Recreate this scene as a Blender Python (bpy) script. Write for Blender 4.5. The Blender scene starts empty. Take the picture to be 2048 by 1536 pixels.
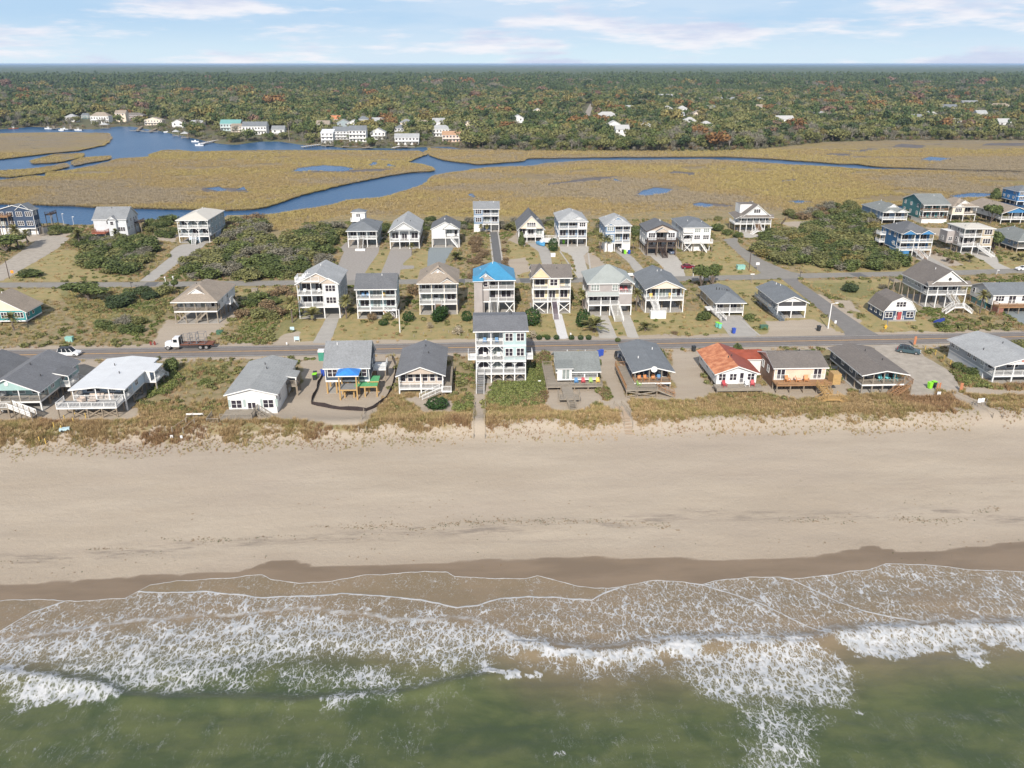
import bpy, math, random
import numpy as np
from mathutils import Vector, Matrix
R = math.radians
random.seed(7); rng = np.random.default_rng(7)
sc = bpy.context.scene
COL = sc.collection
# ------------------------------------------------------------------ camera
F = 1600.0; PITCH = math.atan(641/1600); YAW = R(2.46); CH = 60.0
cam = bpy.data.cameras.new('camera'); co = bpy.data.objects.new('camera', cam); COL.objects.link(co)
cam.sensor_width = 36; cam.lens = F/2048*36; cam.clip_end = 90000; cam.clip_start = .5
co.location = (0, 0, CH); co.rotation_euler = (math.pi/2-PITCH, 0, -YAW); sc.camera = co
MR = Matrix.Rotation(-YAW, 3, 'Z') @ Matrix.Rotation(math.pi/2-PITCH, 3, 'X')
# ------------------------------------------------------------------ sun, sky, exposure
SUN_EL = R(35)
sl = bpy.data.lights.new('sun', 'SUN'); so = bpy.data.objects.new('sun', sl); COL.objects.link(so)
sl.energy = 5.0; sl.angle = R(.53); sl.color = (1, .93, .84)
so.rotation_euler = Vector((.17, 1, -1.014*math.tan(SUN_EL))).to_track_quat('-Z', 'Y').to_euler(); so.location = (0, -50, 90)
sc.view_settings.view_transform = 'Standard'; sc.view_settings.look = 'None'; sc.view_settings.gamma = 1
sc.view_settings.exposure = 0.14
sc.render.engine = 'CYCLES'
sc.cycles.use_denoising = True; sc.cycles.max_bounces = 5; sc.cycles.diffuse_bounces = 2; sc.cycles.glossy_bounces = 2
sc.cycles.transmission_bounces = 2; sc.cycles.volume_bounces = 0; sc.cycles.transparent_max_bounces = 8
sc.cycles.use_adaptive_sampling = True; sc.cycles.adaptive_threshold = .02
W = bpy.data.worlds.new('World'); sc.world = W; W.use_nodes = True
def sky_world():
    nt = W.node_tree; N = nt.nodes; L = nt.links; N.clear()
    out = N.new('ShaderNodeOutputWorld'); bg = N.new('ShaderNodeBackground'); L.new(bg.outputs[0], out.inputs[0])
    sk = N.new('ShaderNodeTexSky'); sk.sky_type = 'NISHITA'; sk.sun_disc = False
    sk.sun_elevation = SUN_EL; sk.sun_rotation = R(180+9.6); sk.air_density = 1.0; sk.dust_density = .8; sk.ozone_density = 1.5
    bg.inputs[1].default_value = .082
    tc = N.new('ShaderNodeTexCoord'); sp = N.new('ShaderNodeSeparateXYZ'); L.new(tc.outputs['Generated'], sp.inputs[0])
    ml = N.new('ShaderNodeVectorMath'); ml.operation = 'MULTIPLY'; ml.inputs[1].default_value = (1, 1, 6.5); L.new(tc.outputs['Generated'], ml.inputs[0])
    def noise(scale, det, rough, off):
        m = N.new('ShaderNodeVectorMath'); m.operation = 'ADD'; m.inputs[1].default_value = off; L.new(ml.outputs[0], m.inputs[0])
        n = N.new('ShaderNodeTexNoise'); n.inputs['Scale'].default_value = scale; n.inputs['Detail'].default_value = det
        n.inputs['Roughness'].default_value = rough; L.new(m.outputs[0], n.inputs['Vector']); return n
    def ramp(src, a, b, lo=0., hi=1.):
        r = N.new('ShaderNodeMapRange'); r.interpolation_type = 'SMOOTHSTEP'
        r.inputs[1].default_value = a; r.inputs[2].default_value = b; r.inputs[3].default_value = lo; r.inputs[4].default_value = hi
        L.new(src, r.inputs[0]); return r.outputs[0]
    def mix(f, a, b):
        x = N.new('ShaderNodeMix'); x.data_type = 'RGBA'; L.new(f, x.inputs['Factor'])
        for k, q in (('A', a), ('B', b)):
            if isinstance(q, tuple): x.inputs[k].default_value = (*q, 1)
            else: L.new(q, x.inputs[k])
        return x.outputs['Result']
    low = ramp(sp.outputs[2], .07, .40, .95, 0.)
    base = mix(low, sk.outputs[0], (5.3, 7.6, 10.2))                       # pale blue low sky
    base = mix(ramp(sp.outputs[2], .0, .055, .85, 0), base, (8.1, 9.8, 10.7))   # whiter towards the horizon
    veil = ramp(noise(2.6, 6, .6, (9.3, 1.2, 0)).outputs[0], .42, .66, 0., .6); base = mix(veil, base, (7.6, 8.9, 10.4))
    n1 = noise(5.2, 9, .58, (3.1, 7.7, .4)).outputs[0]; puff = ramp(n1, .465, .60, 0, .9)
    shade = ramp(noise(5.2, 9, .58, (3.1, 7.7, .34)).outputs[0], .46, .66)
    sky = mix(puff, base, mix(shade, (10.4, 10.3, 10.8), (6.9, 7.6, 9.6)))
    L.new(sky, bg.inputs[0])
sky_world()
# ------------------------------------------------------------------ pixel <-> place (photo pixels, 2048 x 1536)
def ray(px, py): return MR @ Vector(((px-1024)/F, -(py-768)/F, -1))
def at(px, py, z=0.):
    d = ray(px, py); t = (z-CH)/d.z; return (d.x*t, d.y*t)
def onY(px, py, Y):
    d = ray(px, py); t = Y/d.y; return (d.x*t, CH+d.z*t)
MRI = MR.inverted()
def pix(x, y, z=0.):
    v = MRI @ Vector((x, y, z-CH)); return (1024-F*v.x/v.z, 768+F*v.y/v.z)
# ------------------------------------------------------------------ numpy noise and masks
def _h(ix, iy, s):
    n = (ix*374761393 + iy*668265263 + s*974711) & 0x7fffffff
    n = ((n ^ (n >> 13))*1274126177) & 0x7fffffff
    return ((n ^ (n >> 16)) & 0xffff)/65535.
def vnoise(x, y, s=0):
    ix = np.floor(x).astype(np.int64); iy = np.floor(y).astype(np.int64); fx = x-ix; fy = y-iy
    fx = fx*fx*(3-2*fx); fy = fy*fy*(3-2*fy)
    return (_h(ix, iy, s)*(1-fx)+_h(ix+1, iy, s)*fx)*(1-fy)+(_h(ix, iy+1, s)*(1-fx)+_h(ix+1, iy+1, s)*fx)*fy
def fbm(x, y, s=0, o=4):
    a = 0; w = .5; t = 0
    for i in range(o): a = a+w*vnoise(x*2**i, y*2**i, s+i*17); t += w; w *= .5
    return a/t
def sdist(x, y, poly):
    """signed distance, positive inside"""
    P = np.array(poly, float); d = np.full(x.shape, 1e18); ins = np.zeros(x.shape, bool)
    for i in range(len(P)):
        x0, y0 = P[i]; x1, y1 = P[(i+1) % len(P)]; ex, ey = x1-x0, y1-y0; l = ex*ex+ey*ey+1e-12
        t = np.clip(((x-x0)*ex+(y-y0)*ey)/l, 0, 1); d = np.minimum(d, (x-x0-t*ex)**2+(y-y0-t*ey)**2)
        if y0 != y1: ins ^= ((y0 > y) != (y1 > y)) & (x < ex*(y-y0)/(y1-y0)+x0)
    d = np.sqrt(d); return np.where(ins, d, -d)
def px_poly(pts, z=0.): return [at(a, b, z) for a, b in pts]
def sm(a, b, v):
    t = np.clip((v-a)/(b-a), 0, 1); return t*t*(3-2*t)
# ------------------------------------------------------------------ materials
MATS = {}
def nodes(m):
    m.use_nodes = True; nt = m.node_tree; b = nt.nodes['Principled BSDF']; return nt.nodes, nt.links, b
def mat(name, c, rough=.8, var=.12, scale=1.5, metal=0., kind=None, bump=0., c2=None):
    """plain procedural material: colour varied by noise; kind 'shingle' / 'plank' / 'grain' adds its own grain"""
    if name in MATS: return MATS[name]
    m = bpy.data.materials.new(name); N, L, b = nodes(m)
    b.inputs['Roughness'].default_value = rough; b.inputs['Metallic'].default_value = metal
    tc = N.new('ShaderNodeTexCoord'); src = tc.outputs['Object']
    n = N.new('ShaderNodeTexNoise'); n.inputs['Scale'].default_value = scale; n.inputs['Detail'].default_value = 5; n.inputs['Roughness'].default_value = .65
    if kind == 'shingle': n.inputs['Scale'].default_value = 2.6; n.inputs['Roughness'].default_value = .85
    if kind == 'plank':
        mp = N.new('ShaderNodeMapping'); mp.inputs['Scale'].default_value = (.6, 5, 5); L.new(src, mp.inputs[0]); L.new(mp.outputs[0], n.inputs['Vector'])
    else: L.new(src, n.inputs['Vector'])
    r = N.new('ShaderNodeMapRange'); r.inputs[1].default_value = .3; r.inputs[2].default_value = .7; r.inputs[3].default_value = 1-var; r.inputs[4].default_value = 1+var
    L.new(n.outputs[0], r.inputs[0])
    if c2:
        cm = N.new('ShaderNodeMix'); cm.data_type = 'RGBA'; cm.inputs['A'].default_value = (*c, 1); cm.inputs['B'].default_value = (*c2, 1)
        r2 = N.new('ShaderNodeMapRange'); r2.inputs[1].default_value = .42; r2.inputs[2].default_value = .58; L.new(n.outputs[0], r2.inputs[0]); L.new(r2.outputs[0], cm.inputs['Factor'])
        base = cm.outputs['Result']
    else:
        rgb = N.new('ShaderNodeRGB'); rgb.outputs[0].default_value = (*c, 1); base = rgb.outputs[0]
    vm = N.new('ShaderNodeVectorMath'); vm.operation = 'SCALE'; L.new(base, vm.inputs[0]); L.new(r.outputs[0], vm.inputs['Scale'])
    last = vm.outputs[0]
    if kind in ('shingle', 'siding'):
        # courses: fine lines along the height
        sp = N.new('ShaderNodeSeparateXYZ'); L.new(src, sp.inputs[0])
        mm = N.new('ShaderNodeMath'); mm.operation = 'MULTIPLY'; mm.inputs[1].default_value = 9 if kind == 'shingle' else 5.5; L.new(sp.outputs[2], mm.inputs[0])
        fr = N.new('ShaderNodeMath'); fr.operation = 'FRACT'; L.new(mm.outputs[0], fr.inputs[0])
        r3 = N.new('ShaderNodeMapRange'); r3.inputs[1].default_value = 0; r3.inputs[2].default_value = .25; r3.inputs[3].default_value = .86; r3.inputs[4].default_value = 1; L.new(fr.outputs[0], r3.inputs[0])
        v2 = N.new('ShaderNodeVectorMath'); v2.operation = 'SCALE'; L.new(last, v2.inputs[0]); L.new(r3.outputs[0], v2.inputs['Scale']); last = v2.outputs[0]
        # broad weathering
        n2 = N.new('ShaderNodeTexNoise'); n2.inputs['Scale'].default_value = .35; n2.inputs['Detail'].default_value = 3; L.new(src, n2.inputs['Vector'])
        r4 = N.new('ShaderNodeMapRange'); r4.inputs[1].default_value = .3; r4.inputs[2].default_value = .7; r4.inputs[3].default_value = .9; r4.inputs[4].default_value = 1.08; L.new(n2.outputs[0], r4.inputs[0])
        v3 = N.new('ShaderNodeVectorMath'); v3.operation = 'SCALE'; L.new(last, v3.inputs[0]); L.new(r4.outputs[0], v3.inputs['Scale']); last = v3.outputs[0]
    L.new(last, b.inputs['Base Color'])
    if bump:
        bp = N.new('ShaderNodeBump'); bp.inputs['Strength'].default_value = bump; bp.inputs['Distance'].default_value = .1; L.new(n.outputs[0], bp.inputs['Height']); L.new(bp.outputs[0], b.inputs['Normal'])
    MATS[name] = m; return m
def leafmat(name, c, c2, var=.32, tr=.25):
    if name in MATS: return MATS[name]
    m = bpy.data.materials.new(name); N, L, b = nodes(m)
    b.inputs['Roughness'].default_value = .75; b.inputs['Specular IOR Level'].default_value = .2
    oi = N.new('ShaderNodeObjectInfo'); g = N.new('ShaderNodeNewGeometry'); tc = N.new('ShaderNodeTexCoord')
    n = N.new('ShaderNodeTexNoise'); n.inputs['Scale'].default_value = .9; n.inputs['Detail'].default_value = 2; L.new(tc.outputs['Object'], n.inputs['Vector'])
    a = N.new('ShaderNodeMath'); a.operation = 'MULTIPLY_ADD'; a.inputs[1].default_value = .3; L.new(g.outputs['Random Per Island'], a.inputs[0])
    a2 = N.new('ShaderNodeMath'); a2.operation = 'MULTIPLY_ADD'; a2.inputs[1].default_value = .45; L.new(oi.outputs['Random'], a2.inputs[0])
    mr = N.new('ShaderNodeMapRange'); mr.inputs[1].default_value = .35; mr.inputs[2].default_value = .65; mr.inputs[3].default_value = -.25; mr.inputs[4].default_value = .35; L.new(n.outputs[0], mr.inputs[0])
    L.new(mr.outputs[0], a2.inputs[2]); L.new(a2.outputs[0], a.inputs[2])
    mx = N.new('ShaderNodeMix'); mx.data_type = 'RGBA'; mx.clamp_factor = True; mx.inputs['A'].default_value = (*c, 1); mx.inputs['B'].default_value = (*c2, 1); L.new(a.outputs[0], mx.inputs['Factor'])
    s = N.new('ShaderNodeMapRange'); s.inputs[3].default_value = 1-var; s.inputs[4].default_value = 1+var; L.new(g.outputs['Random Per Island'], s.inputs[0])
    v = N.new('ShaderNodeVectorMath'); v.operation = 'SCALE'; L.new(mx.outputs['Result'], v.inputs[0]); L.new(s.outputs[0], v.inputs['Scale'])
    L.new(v.outputs[0], b.inputs['Base Color'])
    MATS[name] = m; return m
WHITE = mat('white paint', (.74, .74, .73), .55, .05)
GREYW = mat('weathered wood', (.27, .235, .19), .9, .3, 1.2, kind='plank')
NEWW = mat('new treated wood', (.42, .27, .11), .85, .2, 1.2, kind='plank')
BRNW = mat('brown stained wood', (.30, .17, .085), .85, .25, 1.2, kind='plank')
DRKW = mat('dark stained wood', (.07, .045, .035), .8, .2, 1.2, kind='plank')
PILE = mat('piling wood', (.25, .205, .155), .9, .25, 1.0)
GLASS = mat('window glass', (.035, .03, .04), .12, .3, .7)
GLASSL = mat('curtained window glass', (.25, .28, .27), .15, .35, .9)
SCREEN = mat('insect screen', (.05, .05, .055), .7, .2)
DARK = mat('dark recess', (.05, .05, .05), .9)
CONC = mat('concrete', (.36, .34, .31), .9, .1, .5, bump=.2)
DECKG = mat('grey deck boards', (.25, .25, .25), .8, .15, 1, kind='plank')
def wallm(n, c): return mat(n+' siding', c, .7, .05, .8, kind='siding')
def roofm(n, c): return mat(n+' shingle roof', c, .9, .28, kind='shingle')
WL = dict(white=wallm('white', (.72, .72, .71)), seafoam=wallm('seafoam', (.34, .49, .47)), ltblue=wallm('light blue', (.52, .62, .72)), slate=wallm('slate blue', (.055, .075, .105)),
    tan=wallm('tan', (.52, .44, .37)), grey=wallm('grey', (.36, .38, .40)), ltgrey=wallm('light grey', (.58, .60, .62)), pink=wallm('pale pink', (.74, .52, .40)), dkgrey=wallm('charcoal', (.085, .095, .115)),
    teal=wallm('teal', (.04, .28, .30)), aqua=wallm('aqua', (.40, .52, .53)), taupe=wallm('taupe', (.36, .33, .32)), cream=wallm('cream', (.72, .62, .50)), yellow=wallm('yellow', (.66, .54, .35)),
    navy=wallm('navy', (.035, .06, .11)), blue=wallm('blue', (.03, .13, .28)), mblue=wallm('steel blue', (.19, .27, .38)), sage=wallm('sage', (.30, .36, .38)), brown=wallm('brown', (.22, .13, .09)),
    beige=wallm('beige', (.45, .38, .28)), deepteal=wallm('deep teal', (.06, .20, .21)), royal=wallm('royal blue', (.05, .20, .42)))
RF = dict(dark=roofm('charcoal', (.13, .135, .145)), mid=roofm('mid grey', (.165, .17, .182)), grey=roofm('grey', (.23, .24, .25)), ltgrey=roofm('light grey', (.36, .37, .375)), brown=roofm('brown', (.20, .165, .135)), tan=roofm('tan', (.30, .25, .20)),
    blue=mat('blue metal roof', (.055, .25, .43), .45, .1, .5), metal=mat('grey metal roof', (.33, .355, .34), .5, .08, .5), orange=mat('orange metal roof', (.50, .17, .075), .6, .25, .8, c2=(.56, .24, .12)),
    white=mat('white membrane roof', (.62, .64, .66), .6, .06, .5), slate=roofm('slate blue', (.165, .18, .195)), green=roofm('grey green', (.20, .215, .21)), taupe=roofm('taupe', (.17, .15, .135)), cream=mat('pale metal roof', (.56, .53, .47), .6, .05),
    shed=roofm('pale grey', (.30, .31, .31)))
# ------------------------------------------------------------------ mesh builder, tags
class MB:
    def __init__(s): s.v = []; s.f = []; s.m = []; s.ms = []
    def mi(s, m):
        if m not in s.ms: s.ms.append(m)
        return s.ms.index(m)
    def face(s, pts, m):
        k = len(s.v); s.v += [tuple(p) for p in pts]; s.f.append(tuple(range(k, k+len(pts)))); s.m.append(s.mi(m))
    def hexa(s, p, m, top=None):
        """p: 4 bottom + 4 top corners, both counter-clockwise from above"""
        k = len(s.v); s.v += [tuple(q) for q in p]; i = s.mi(m); t = s.mi(top) if top else i
        for f, q in (((3, 2, 1, 0), i), ((4, 5, 6, 7), t), ((0, 1, 5, 4), i), ((1, 2, 6, 5), i), ((2, 3, 7, 6), i), ((3, 0, 4, 7), i)):
            s.f.append(tuple(k+a for a in f)); s.m.append(q)
    def box(s, x0, y0, z0, x1, y1, z1, m, top=None):
        s.hexa([(x0, y0, z0), (x1, y0, z0), (x1, y1, z0), (x0, y1, z0), (x0, y0, z1), (x1, y0, z1), (x1, y1, z1), (x0, y1, z1)], m, top)
    def bar(s, p, q, w, m, h=None):
        p = Vector(p); q = Vector(q); d = (q-p).normalized(); u = Vector((0, 0, 1)) if abs(d.z) < .95 else Vector((0, 1, 0))
        a = d.cross(u).normalized()*(w/2); b = a.normalized().cross(d).normalized()*((h or w)/2)
        k = len(s.v); i = s.mi(m)
        s.v += [tuple(r+e*a+g*b) for r in (p, q) for e, g in ((-1, -1), (1, -1), (1, 1), (-1, 1))]
        for f in ((0, 1, 2, 3), (7, 6, 5, 4), (0, 4, 5, 1), (1, 5, 6, 2), (2, 6, 7, 3), (3, 7, 4, 0)): s.f.append(tuple(k+e for e in f)); s.m.append(i)
    def cyl(s, p, q, r0, r1, m, n=8, caps=True):
        p = Vector(p); q = Vector(q); d = (q-p).normalized(); u = Vector((0, 0, 1)) if abs(d.z) < .95 else Vector((1, 0, 0))
        a = d.cross(u).normalized(); b = d.cross(a).normalized(); k = len(s.v); i = s.mi(m)
        for c, r in ((p, r0), (q, r1)):
            for j in range(n): t = 2*math.pi*j/n; s.v.append(tuple(c+a*math.cos(t)*r+b*math.sin(t)*r))
        for j in range(n): s.f.append((k+j, k+(j+1) % n, k+n+(j+1) % n, k+n+j)); s.m.append(i)
        if caps: s.f.append(tuple(k+n-1-j for j in range(n))); s.f.append(tuple(k+n+j for j in range(n))); s.m += [i, i]
    def mesh(s, name, smooth=False):
        me = bpy.data.meshes.new(name); me.from_pydata(s.v, [], s.f)
        for m in s.ms: me.materials.append(m)
        me.polygons.foreach_set('material_index', s.m)
        if smooth: me.polygons.foreach_set('use_smooth', [True]*len(s.f))
        me.update(); return me
    def build(s, name, parent=None, loc=(0, 0, 0), rz=0, smooth=False):
        return link(name, s.mesh(name, smooth), parent, loc, rz)
def link(name, data, parent=None, loc=(0, 0, 0), rz=0):
    o = bpy.data.objects.new(name, data); COL.objects.link(o)
    if parent: o.parent = parent
    o.location = loc; o.rotation_euler = (0, 0, rz); return o
def tag(o, label, cat, group=None):
    o['label'] = label; o['category'] = cat
    if group: o['group'] = group
    return o
def kind(o, k): o['kind'] = k; return o
def thing(name, label, cat, loc=(0, 0, 0), rz=0, group=None):
    o = bpy.data.objects.new(name, None); COL.objects.link(o); o.empty_display_size = .3
    o.location = loc; o.rotation_euler = (0, 0, rz); return tag(o, label, cat, group)
KIDS = {}
def kids(o):
    return [c for c in bpy.data.objects if c.parent == o]
def dup(root, tree, loc, rz=0, label=None, group=None, sc_=None):
    """copy of a thing with its parts; tree = [(part, [sub-parts])]"""
    r = root.copy(); COL.objects.link(r); r.location = loc; r.rotation_euler = (0, 0, rz)
    if sc_: r.scale = sc_
    if label: r['label'] = label
    if group: r['group'] = group
    for ch, subs in tree:
        c = ch.copy(); COL.objects.link(c); c.parent = r
        for g in subs: d = g.copy(); COL.objects.link(d); d.parent = c
    return r
def tree_of(root):
    ks = kids(root); return [(k, kids(k)) for k in ks]
def npmesh(name, V, Fq, m=None, smooth=False):
    """V (n,3), Fq (k,3|4) numpy"""
    me = bpy.data.meshes.new(name); n = len(V); k, c = Fq.shape
    me.vertices.add(n); me.vertices.foreach_set('co', np.asarray(V, np.float32).ravel())
    me.loops.add(k*c); me.loops.foreach_set('vertex_index', Fq.astype(np.int32).ravel())
    me.polygons.add(k); me.polygons.foreach_set('loop_start', np.arange(0, k*c, c, dtype=np.int32))
    if smooth: me.polygons.foreach_set('use_smooth', np.ones(k, bool))
    if m: me.materials.append(m)
    me.update(calc_edges=True); return me
def fattr(me, name, arr):
    a = me.attributes.new(name, 'FLOAT', 'POINT'); a.data.foreach_set('value', np.asarray(arr, np.float32).ravel())
# ------------------------------------------------------------------ terrain heights
SEA = -3.1; CREEK = -1.15
_bank = [at(a, b, -1) for a, b in [(-400, 470), (-60, 462), (60, 452), (127, 449), (142, 453), (183, 453), (240, 447), (287, 443), (353, 441), (444, 438)]]
BX = [p[0] for p in _bank]; BY = [p[1] for p in _bank]
_land = [at(a, b, 0) for a, b in [(430, 445), (480, 470), (560, 460), (690, 428), (930, 432), (1200, 430), (1450, 412), (1600, 425), (1700, 402), (1800, 390), (1950, 388), (2300, 380)]]
LX = [p[0] for p in _land]; LY = [p[1] for p in _land]
def zt(x, y):
    x = np.asarray(x, float); y = np.asarray(y, float)
    w = (vnoise(x*.05, x*0+3.3, 5)-.5)*3
    beach = -.9+(y-127)*.055+(fbm(x*.12, y*.3, 9, 3)-.5)*.25*sm(86, 95, y)
    dune = .75*np.exp(-((y-w-131.5)/3.2)**2)*(.5+fbm(x*.16, y*.2, 11, 3))
    flat = (fbm(x*.08, y*.08, 12, 3)-.5)*.0
    z = np.where(y < 127, beach, beach+(flat-beach)*sm(127, 131+w*.3, y)) + dune
    # creek bank on the left, marsh edge on the right
    by = np.interp(x, BX, BY); left = x < BX[-1]
    z = np.where(left, z+(-2.2-z)*sm(by-1.5, by+2.5, y), z)
    ly = np.interp(x, LX, LY)
    z = np.where(~left, z+(-.62-z)*sm(ly-4, ly+8, y), z)
    return z
def zt1(x, y): return float(zt(np.array([x]), np.array([y]))[0])
def ground_at(px, py):
    z = 0.
    for _ in range(4): x, y = at(px, py, z); z = zt1(x, y)
    return x, y, z
def axis(lo, hi, step, far, n=14):
    mid = np.arange(lo, hi+step, step); g = np.geomspace(1, far, n)
    return mid, g
def grid_xy(xs, ys):
    X, Y = np.meshgrid(xs, ys); nx, ny = len(xs), len(ys)
    i = np.arange(nx-1)[None, :]+np.arange(ny-1)[:, None]*nx
    Q = np.stack([i, i+1, i+nx+1, i+nx], -1).reshape(-1, 4); return X, Y, Q
# ------------------------------------------------------------------ roads as polylines (centre, half width)
RD = px_poly([(-700, 722), (-300, 716), (0, 710.8), (328, 705.3), (780, 698), (1150, 691), (1390, 686), (1640, 681.6), (1900, 677), (2048, 673.5), (2400, 667), (2900, 659)])
UR = px_poly([(-500, 573), (0, 570.5), (260, 569.5), (480, 567), (780, 564), (1100, 561), (1400, 557), (1640, 551), (1900, 546), (2048, 541.5), (2500, 533)])
def offset(line, d):
    out = []
    for i, p in enumerate(line):
        a = line[max(i-1, 0)]; b = line[min(i+1, len(line)-1)]; t = Vector((b[0]-a[0], b[1]-a[1])).normalized()
        out.append((p[0]-t.y*d, p[1]+t.x*d))
    return out
def resample(line, step=3.):
    P = np.array(line); s = np.r_[0, np.cumsum(np.hypot(*np.diff(P, axis=0).T))]; t = np.linspace(0, s[-1], max(2, int(s[-1]/step)))
    return list(zip(np.interp(t, s, P[:, 0]), np.interp(t, s, P[:, 1])))
SIDE_N = px_poly([(1446, 479), (1478, 474), (1474, 482), (1480, 492), (1525, 520), (1578, 543), (1620, 551), (1500, 556), (1522, 546), (1490, 520)])
SIDE_S = px_poly([(1560, 556), (1612, 553), (1591, 559), (1630, 585), (1690, 628), (1749, 667), (1775, 676), (1670, 680), (1693, 668), (1680, 655), (1640, 620), (1585, 575)])
DRIVES = [  # (points, material key, label)
    ([(279, 563), (343, 512), (340, 504), (352, 494), (363, 489), (416, 482), (405, 495), (391, 502), (307, 563)], 'c'),
    ([(677, 528), (688, 504), (681, 496), (698, 478), (761, 482), (757, 506), (740, 530), (728, 549), (716, 563), (663, 563)], 'p'),
    ([(763, 544), (782, 497), (824, 499), (824, 511), (806, 527), (806, 531), (829, 531), (828, 537), (801, 539), (797, 563), (757, 563)], 'p'),
    ([(857, 495), (907, 495), (897, 512), (886, 535), (884, 562), (852, 562)], 'b'),
    ([(980, 463), (998, 463), (1003, 500), (1010, 561), (990, 561)], 'a'),
    ([(1052, 486), (1075, 484), (1088, 490), (1100, 501), (1104, 528), (1106, 560), (1085, 560), (1084, 528), (1077, 503)], 'c'),
    ([(1119, 492), (1177, 492), (1177, 503), (1167, 511), (1180, 559), (1156, 559), (1144, 513), (1131, 505), (1121, 503)], 'w'),
    ([(1231, 503), (1250, 503), (1267, 515), (1304, 557), (1280, 557), (1254, 522)], 'c'),
    ([(1297, 509), (1350, 509), (1363, 525), (1372, 556), (1340, 556), (1321, 530)], 'w'),
    ([(625, 686), (640, 660), (655, 630), (681, 626), (674, 649), (660, 686)], 'c'),
    ([(1181, 620), (1212, 622), (1235, 677), (1200, 677)], 'w'),
    ([(1236, 624), (1260, 630), (1278, 676), (1256, 676)], 'w'),
    ([(1105, 627), (1123, 627), (1137, 678), (1117, 678)], 'W'),
    ([(1435, 630), (1481, 630), (1517, 673), (1461, 674), (1442, 650)], 'c'),
    ([(1483, 462), (1512, 468), (1527, 474), (1490, 476)], 'w'),
    ([(1525, 462), (1545, 462), (1563, 474), (1548, 475)], 'w'),
    ([(1831, 516), (1850, 508), (1913, 543), (1880, 543)], 'c'),
    ([(1935, 508), (1987, 508), (1998, 519), (1996, 526), (2030, 541), (1994, 541), (1968, 522)], 'w'),
    ([(2003, 622), (2110, 618), (2110, 668), (2048, 650)], 'b'),
    ([(1744, 692), (1819, 687), (1832, 697), (1855, 716), (1889, 735), (1905, 749), (1922, 782), (1895, 786), (1873, 779), (1865, 795), (1819, 793), (1815, 749), (1759, 710)], 'g'),
    ([(-120, 565), (-60, 545), (0, 532), (84, 474), (101, 470), (140, 476), (114, 498), (60, 530), (5, 562)], 'g'),
    ([(1655, 640), (1690, 662), (1660, 668), (1560, 668), (1600, 640)], 'g0')]
SAND = [[(-160, 850), (60, 842), (200, 847), (275, 842), (290, 828), (262, 815), (320, 770), (340, 735), (250, 722), (0, 726), (-160, 735)],
    [(445, 840), (540, 845), (620, 852), (700, 857), (742, 850), (775, 800), (792, 760), (795, 722), (760, 712), (640, 715), (600, 724), (610, 760), (560, 800), (545, 828)],
    [(800, 795), (895, 795), (918, 815), (915, 825), (850, 828), (830, 815)],
    [(951, 778), (976, 770), (990, 755), (1000, 765), (985, 785), (970, 800), (968, 890), (952, 890), (949, 800)],
    [(1095, 757), (1200, 760), (1210, 800), (1160, 822), (1120, 824), (1090, 812), (1097, 795)],
    [(1195, 705), (1230, 700), (1240, 760), (1255, 790), (1272, 830), (1264, 885), (1250, 885), (1240, 822), (1215, 818), (1200, 812), (1225, 795), (1200, 750)],
    [(1345, 706), (1405, 700), (1402, 770), (1520, 785), (1600, 798), (1670, 795), (1700, 790), (1700, 765), (1530, 770), (1420, 790), (1380, 802), (1300, 797), (1255, 795), (1350, 775), (1340, 740)],
    [(1905, 775), (1932, 788), (1968, 803), (1990, 825), (2010, 840), (1945, 856), (1960, 835), (1938, 812), (1905, 795)],
    [(1925, 772), (2100, 783), (2100, 797), (1930, 785)],
    [(335, 640), (440, 640), (470, 608), (484, 590), (478, 630), (435, 662), (390, 690), (305, 690), (318, 660)],
    [(1530, 642), (1625, 640), (1690, 668), (1545, 670)],
    [(1618, 586), (1642, 588), (1728, 643), (1717, 648)],
    [(1863, 501), (1932, 531), (1895, 532), (1845, 508)],
    [(570, 670), (600, 660), (590, 690), (545, 690)],
    [(1560, 445), (1640, 440), (1660, 452), (1590, 458)], [(-60, 455), (105, 455), (160, 462), (120, 480), (-60, 490)], [(300, 455), (360, 470), (350, 485), (315, 480)],
    [(1010, 520), (1050, 515), (1065, 540), (1030, 555)], [(1160, 510), (1185, 506), (1225, 540), (1190, 545)], [(1040, 465), (1015, 480), (1050, 495), (1060, 480)],
    [(1950, 500), (1900, 490), (1850, 455), (1960, 460)], [(1700, 600), (1720, 625), (1690, 615), (1670, 600)]]
def outline_noise(x, y, a=1.2, f=.25): return (fbm(x*f, y*f, 31, 4)-.5)*2*a
# ------------------------------------------------------------------ ground sheet, painted by what grows or lies there
xs = np.r_[-np.geomspace(3000, 262, 12), np.arange(-250, 275.1, .75), np.geomspace(285, 3000, 12)]
ys = np.r_[np.arange(66, 352.1, .75)]
GX, GY, GQ = grid_xy(xs, ys); GZ = zt(GX, GY)
def mask(polys, soft=.8, a=1.2, f=.25):
    v = np.zeros(GX.shape); nz = outline_noise(GX, GY, a, f)
    for p in polys:
        w = np.array(px_poly(p)); x0, y0 = w.min(0)-6; x1, y1 = w.max(0)+6
        s = (GX > x0) & (GX < x1) & (GY > y0) & (GY < y1)
        if s.any(): v[s] = np.maximum(v[s], sm(-soft, soft, sdist(GX[s], GY[s], w)+nz[s]))
    return v
_de = [at(a, b, -.9) for a, b in [(-400, 925), (0, 912), (200, 905), (350, 905), (600, 893), (720, 890), (950, 882), (1250, 875), (1500, 868), (1800, 860), (1930, 850), (2048, 846), (2400, 840)]]
DEX = [p[0] for p in _de]; DEY = [p[1] for p in _de]
def dune_edge(x): return np.interp(x, DEX, DEY)
sand = mask(SAND, .8)
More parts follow.
